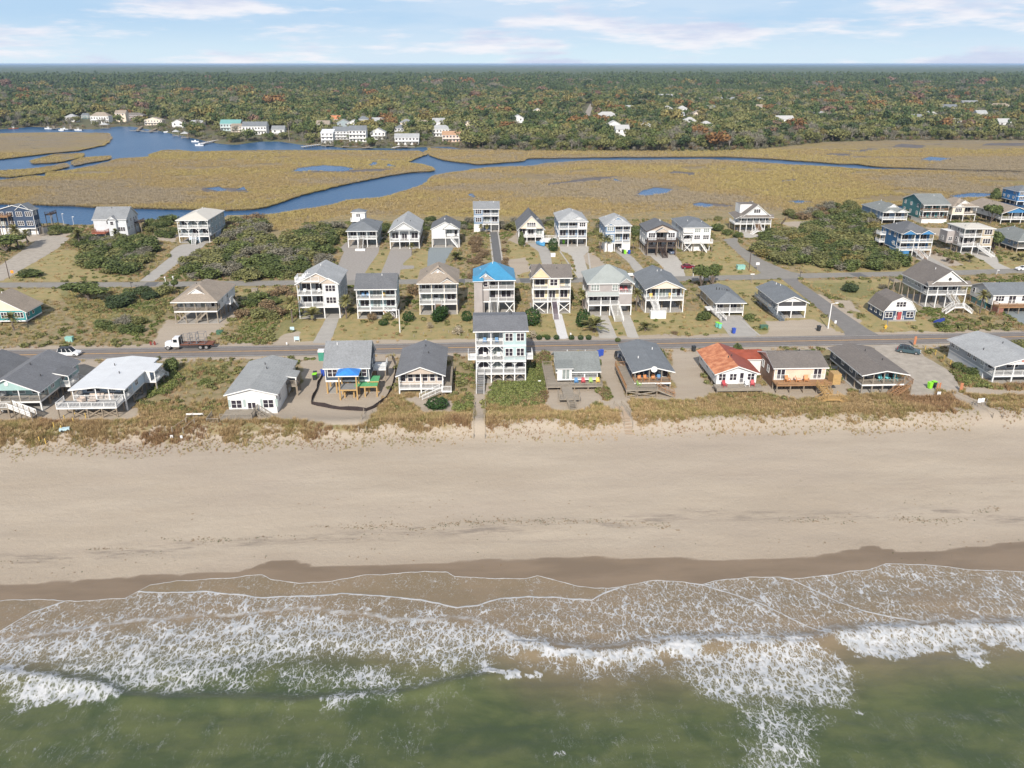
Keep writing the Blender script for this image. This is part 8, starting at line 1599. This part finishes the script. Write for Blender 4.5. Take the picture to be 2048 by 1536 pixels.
# ------------------------------------------------------------------ fences
def wfence(name, label, pts, post_h, step, m, rails=2, cat='fence', rope=None, jit=.1):
    W3 = [ground_at(a, b) for a, b in pts]; L2 = resample([(p[0], p[1]) for p in W3], step); x0, y0 = L2[0]; z0 = zt1(x0, y0); r = thing(name, label, cat, (x0, y0, z0)); pr = None
    for x, y in L2:
        z = zt1(x, y); q = Vector((x-x0, y-y0, z-z0)); hh = post_h*(1+random.uniform(-jit, jit)); boxpart('post', r, q.x-.07, q.y-.07, round(q.z-.3, 2), q.x+.07, q.y+.07, round(q.z-.3, 2)+round(hh+.3, 1), m)
        if pr is not None and rails:
            for k in range(rails): mb = MB(); h_ = post_h*(.9-.4*k); mb.bar(pr+Vector((0, 0, h_)), q+Vector((0, 0, h_)), .05, rope or m); mb.build('rope' if rope else 'rail', r)
        pr = q
    return r
ROPE = mat('rope', (.35, .28, .18)); YEP = mat('yellow marker stake', (.55, .38, .10))
for a in [('post_fence', 'row of short posts on the left side of the central sand path', [(949, 810), (946, 850), (947, 878)], 1.0, 3, GREYW, 1, 'fence', ROPE), ('post_fence', 'row of short posts on the right side of the central sand path', [(971, 812), (969, 850), (970, 878)], 1.0, 3, GREYW, 1, 'fence', ROPE),
    ('post_fence', 'left post row of the fenced dune crossing', [(388, 838), (372, 850), (356, 862), (346, 872)], 1.2, 1.8, GREYW, 1), ('post_fence', 'right post row of the fenced dune crossing', [(408, 838), (394, 845), (378, 860), (368, 874)], 1.2, 1.8, GREYW, 1),
    ('post_fence', 'left posts of the sand walkway by the navy house', [(1228, 812), (1243, 826), (1249, 845)], 1.1, 2, GREYW, 1, 'fence', ROPE), ('post_fence', 'right posts of the sand walkway by the navy house', [(1243, 812), (1258, 828), (1266, 848)], 1.1, 2, GREYW, 1, 'fence', ROPE),
    ('post_fence', 'yellow stakes along the left beach trail', [(172, 836), (140, 850), (116, 868), (92, 888)], 1.1, 2, YEP, 0), ('post_fence', 'second line of yellow stakes by the left beach trail', [(150, 828), (120, 848), (98, 868), (80, 886)], 1.1, 2.4, YEP, 0),
    ('post_fence', 'thin dark stakes where the path passes the silt fence', [(728, 828), (722, 848), (718, 870)], 1.0, 2, GREYW, 1, 'fence', ROPE), ('post_fence', 'thin stakes right of the path past the silt fence', [(745, 830), (738, 850), (733, 868)], 1.0, 2, GREYW, 1, 'fence', ROPE),
    ('post_fence', 'low log posts at the left front of the tan house lawn', [(828, 674), (845, 671), (862, 664)], .7, 1.4, GREYW, 0), ('post_fence', 'low log posts at the right front of the tan house lawn', [(887, 662), (905, 668), (918, 672), (936, 672)], .7, 1.4, GREYW, 0),
    ('rail_fence', 'long wooden rail fence beside the dark blue roofed house', [(1919, 594), (1960, 615), (2010, 643), (2048, 665)], 1.1, 2.4, BRNW, 2), ('post_fence', 'rope posts along the right beach path', [(1905, 792), (1932, 802), (1965, 822), (1985, 836)], 1.0, 3, GREYW, 1, 'fence', ROPE), ('post_fence', 'rope posts on the far side of the right beach path', [(1972, 808), (1990, 820), (2006, 832)], 1.0, 2.5, GREYW, 1, 'fence', ROPE),
    ('wire_fence', 'thin wire fence between the gravel lot and the large grey house', [(1850, 700), (1880, 715), (1900, 732)], 1.2, 2.5, YEP, 1), ('board_fence', 'dark fence around the square lawn behind the thicket', [(1562, 452), (1572, 440), (1625, 437), (1655, 452)], 1.5, 2.4, DRKW, 2)]:
    wfence(*a)
# silt fence: black fabric between stakes
sp_ = [ground_at(a, b) for a, b in [(784, 716), (792, 735), (788, 763), (783, 779), (775, 796), (757, 812), (736, 822.5), (712, 821.5), (687, 820), (667, 818), (642, 813), (622.5, 810), (624, 800), (634, 781), (635, 771), (646, 751)]]
L2 = resample([(p[0], p[1]) for p in sp_], 1.6); x0, y0 = L2[0]; r = thing('silt_fence', 'black silt fence curving round the house under construction', 'fence', (x0, y0, 0)); SF = mat('black silt fabric', (.035, .025, .025), .9, .3); mb = MB()
for i in range(len(L2)-1):
    (a, b), (c, d) = L2[i], L2[i+1]; za, zb = zt1(a, b), zt1(c, d); h1 = .75+.15*math.sin(i*1.7); h2 = .75+.15*math.sin((i+1)*1.7); o = .04
    mb.hexa([(a-x0, b-y0, za-.05), (c-x0, d-y0, zb-.05), (c-x0+o, d-y0+o, zb-.05), (a-x0+o, b-y0+o, za-.05), (a-x0, b-y0, za+h1), (c-x0, d-y0, zb+h2), (c-x0+o, d-y0+o, zb+h2), (a-x0+o, b-y0+o, za+h1)], SF)
mb.build('fabric', r)
for a, b in L2[::2]: boxpart('stake', r, a-x0-.04, b-y0+.05, round(zt1(a, b), 1)-.2, a-x0+.04, b-y0+.13, round(zt1(a, b), 1)+1.1, GREYW)
# plank walkway over the dune by the navy house
W3 = [ground_at(a, b) for a, b in [(1238, 815), (1250, 835), (1256, 860), (1260, 872)]]; L2 = resample([(p[0], p[1]) for p in W3], .62); x0, y0 = L2[0]; r = thing('dune_walkway', 'sand-covered plank walkway through the dune by the navy house', 'walkway', (x0, y0, zt1(x0, y0)))
for i, (a, b) in enumerate(L2[:-1]):
    c, d = L2[i+1]; mb = MB(); mb.box(-.75, -.26, 0, .75, .26, .07, mat('sandy plank', (.42, .32, .23), .9)); o = link('plank', mb.mesh('plank') if 'plk' not in BXC else BXC['plk'], r, (a-x0, b-y0, zt1(a, b)-zt1(x0, y0)+.07), math.atan2(d-b, c-a)-math.pi/2); BXC.setdefault('plk', o.data)
# blue-covered heap by the left trail
x, y, z = ground_at(131, 861); r = thing('beach_cart', 'small pale blue beach cart lying by the left beach trail', 'cart', (x, y, z), .3); boxpart('cart_body', r, -.9, -.4, .2, .7, .4, .6, SBL); boxpart('handle', r, .7, -.04, .3, 1.6, .04, .36, GREYW)
for e in (-.5, .4):
    mb = MB(); mb.cyl((e, -.5, .2), (e, .5, .2), .2, .2, TYRE, 8); mb.build('axle_wheels', r)
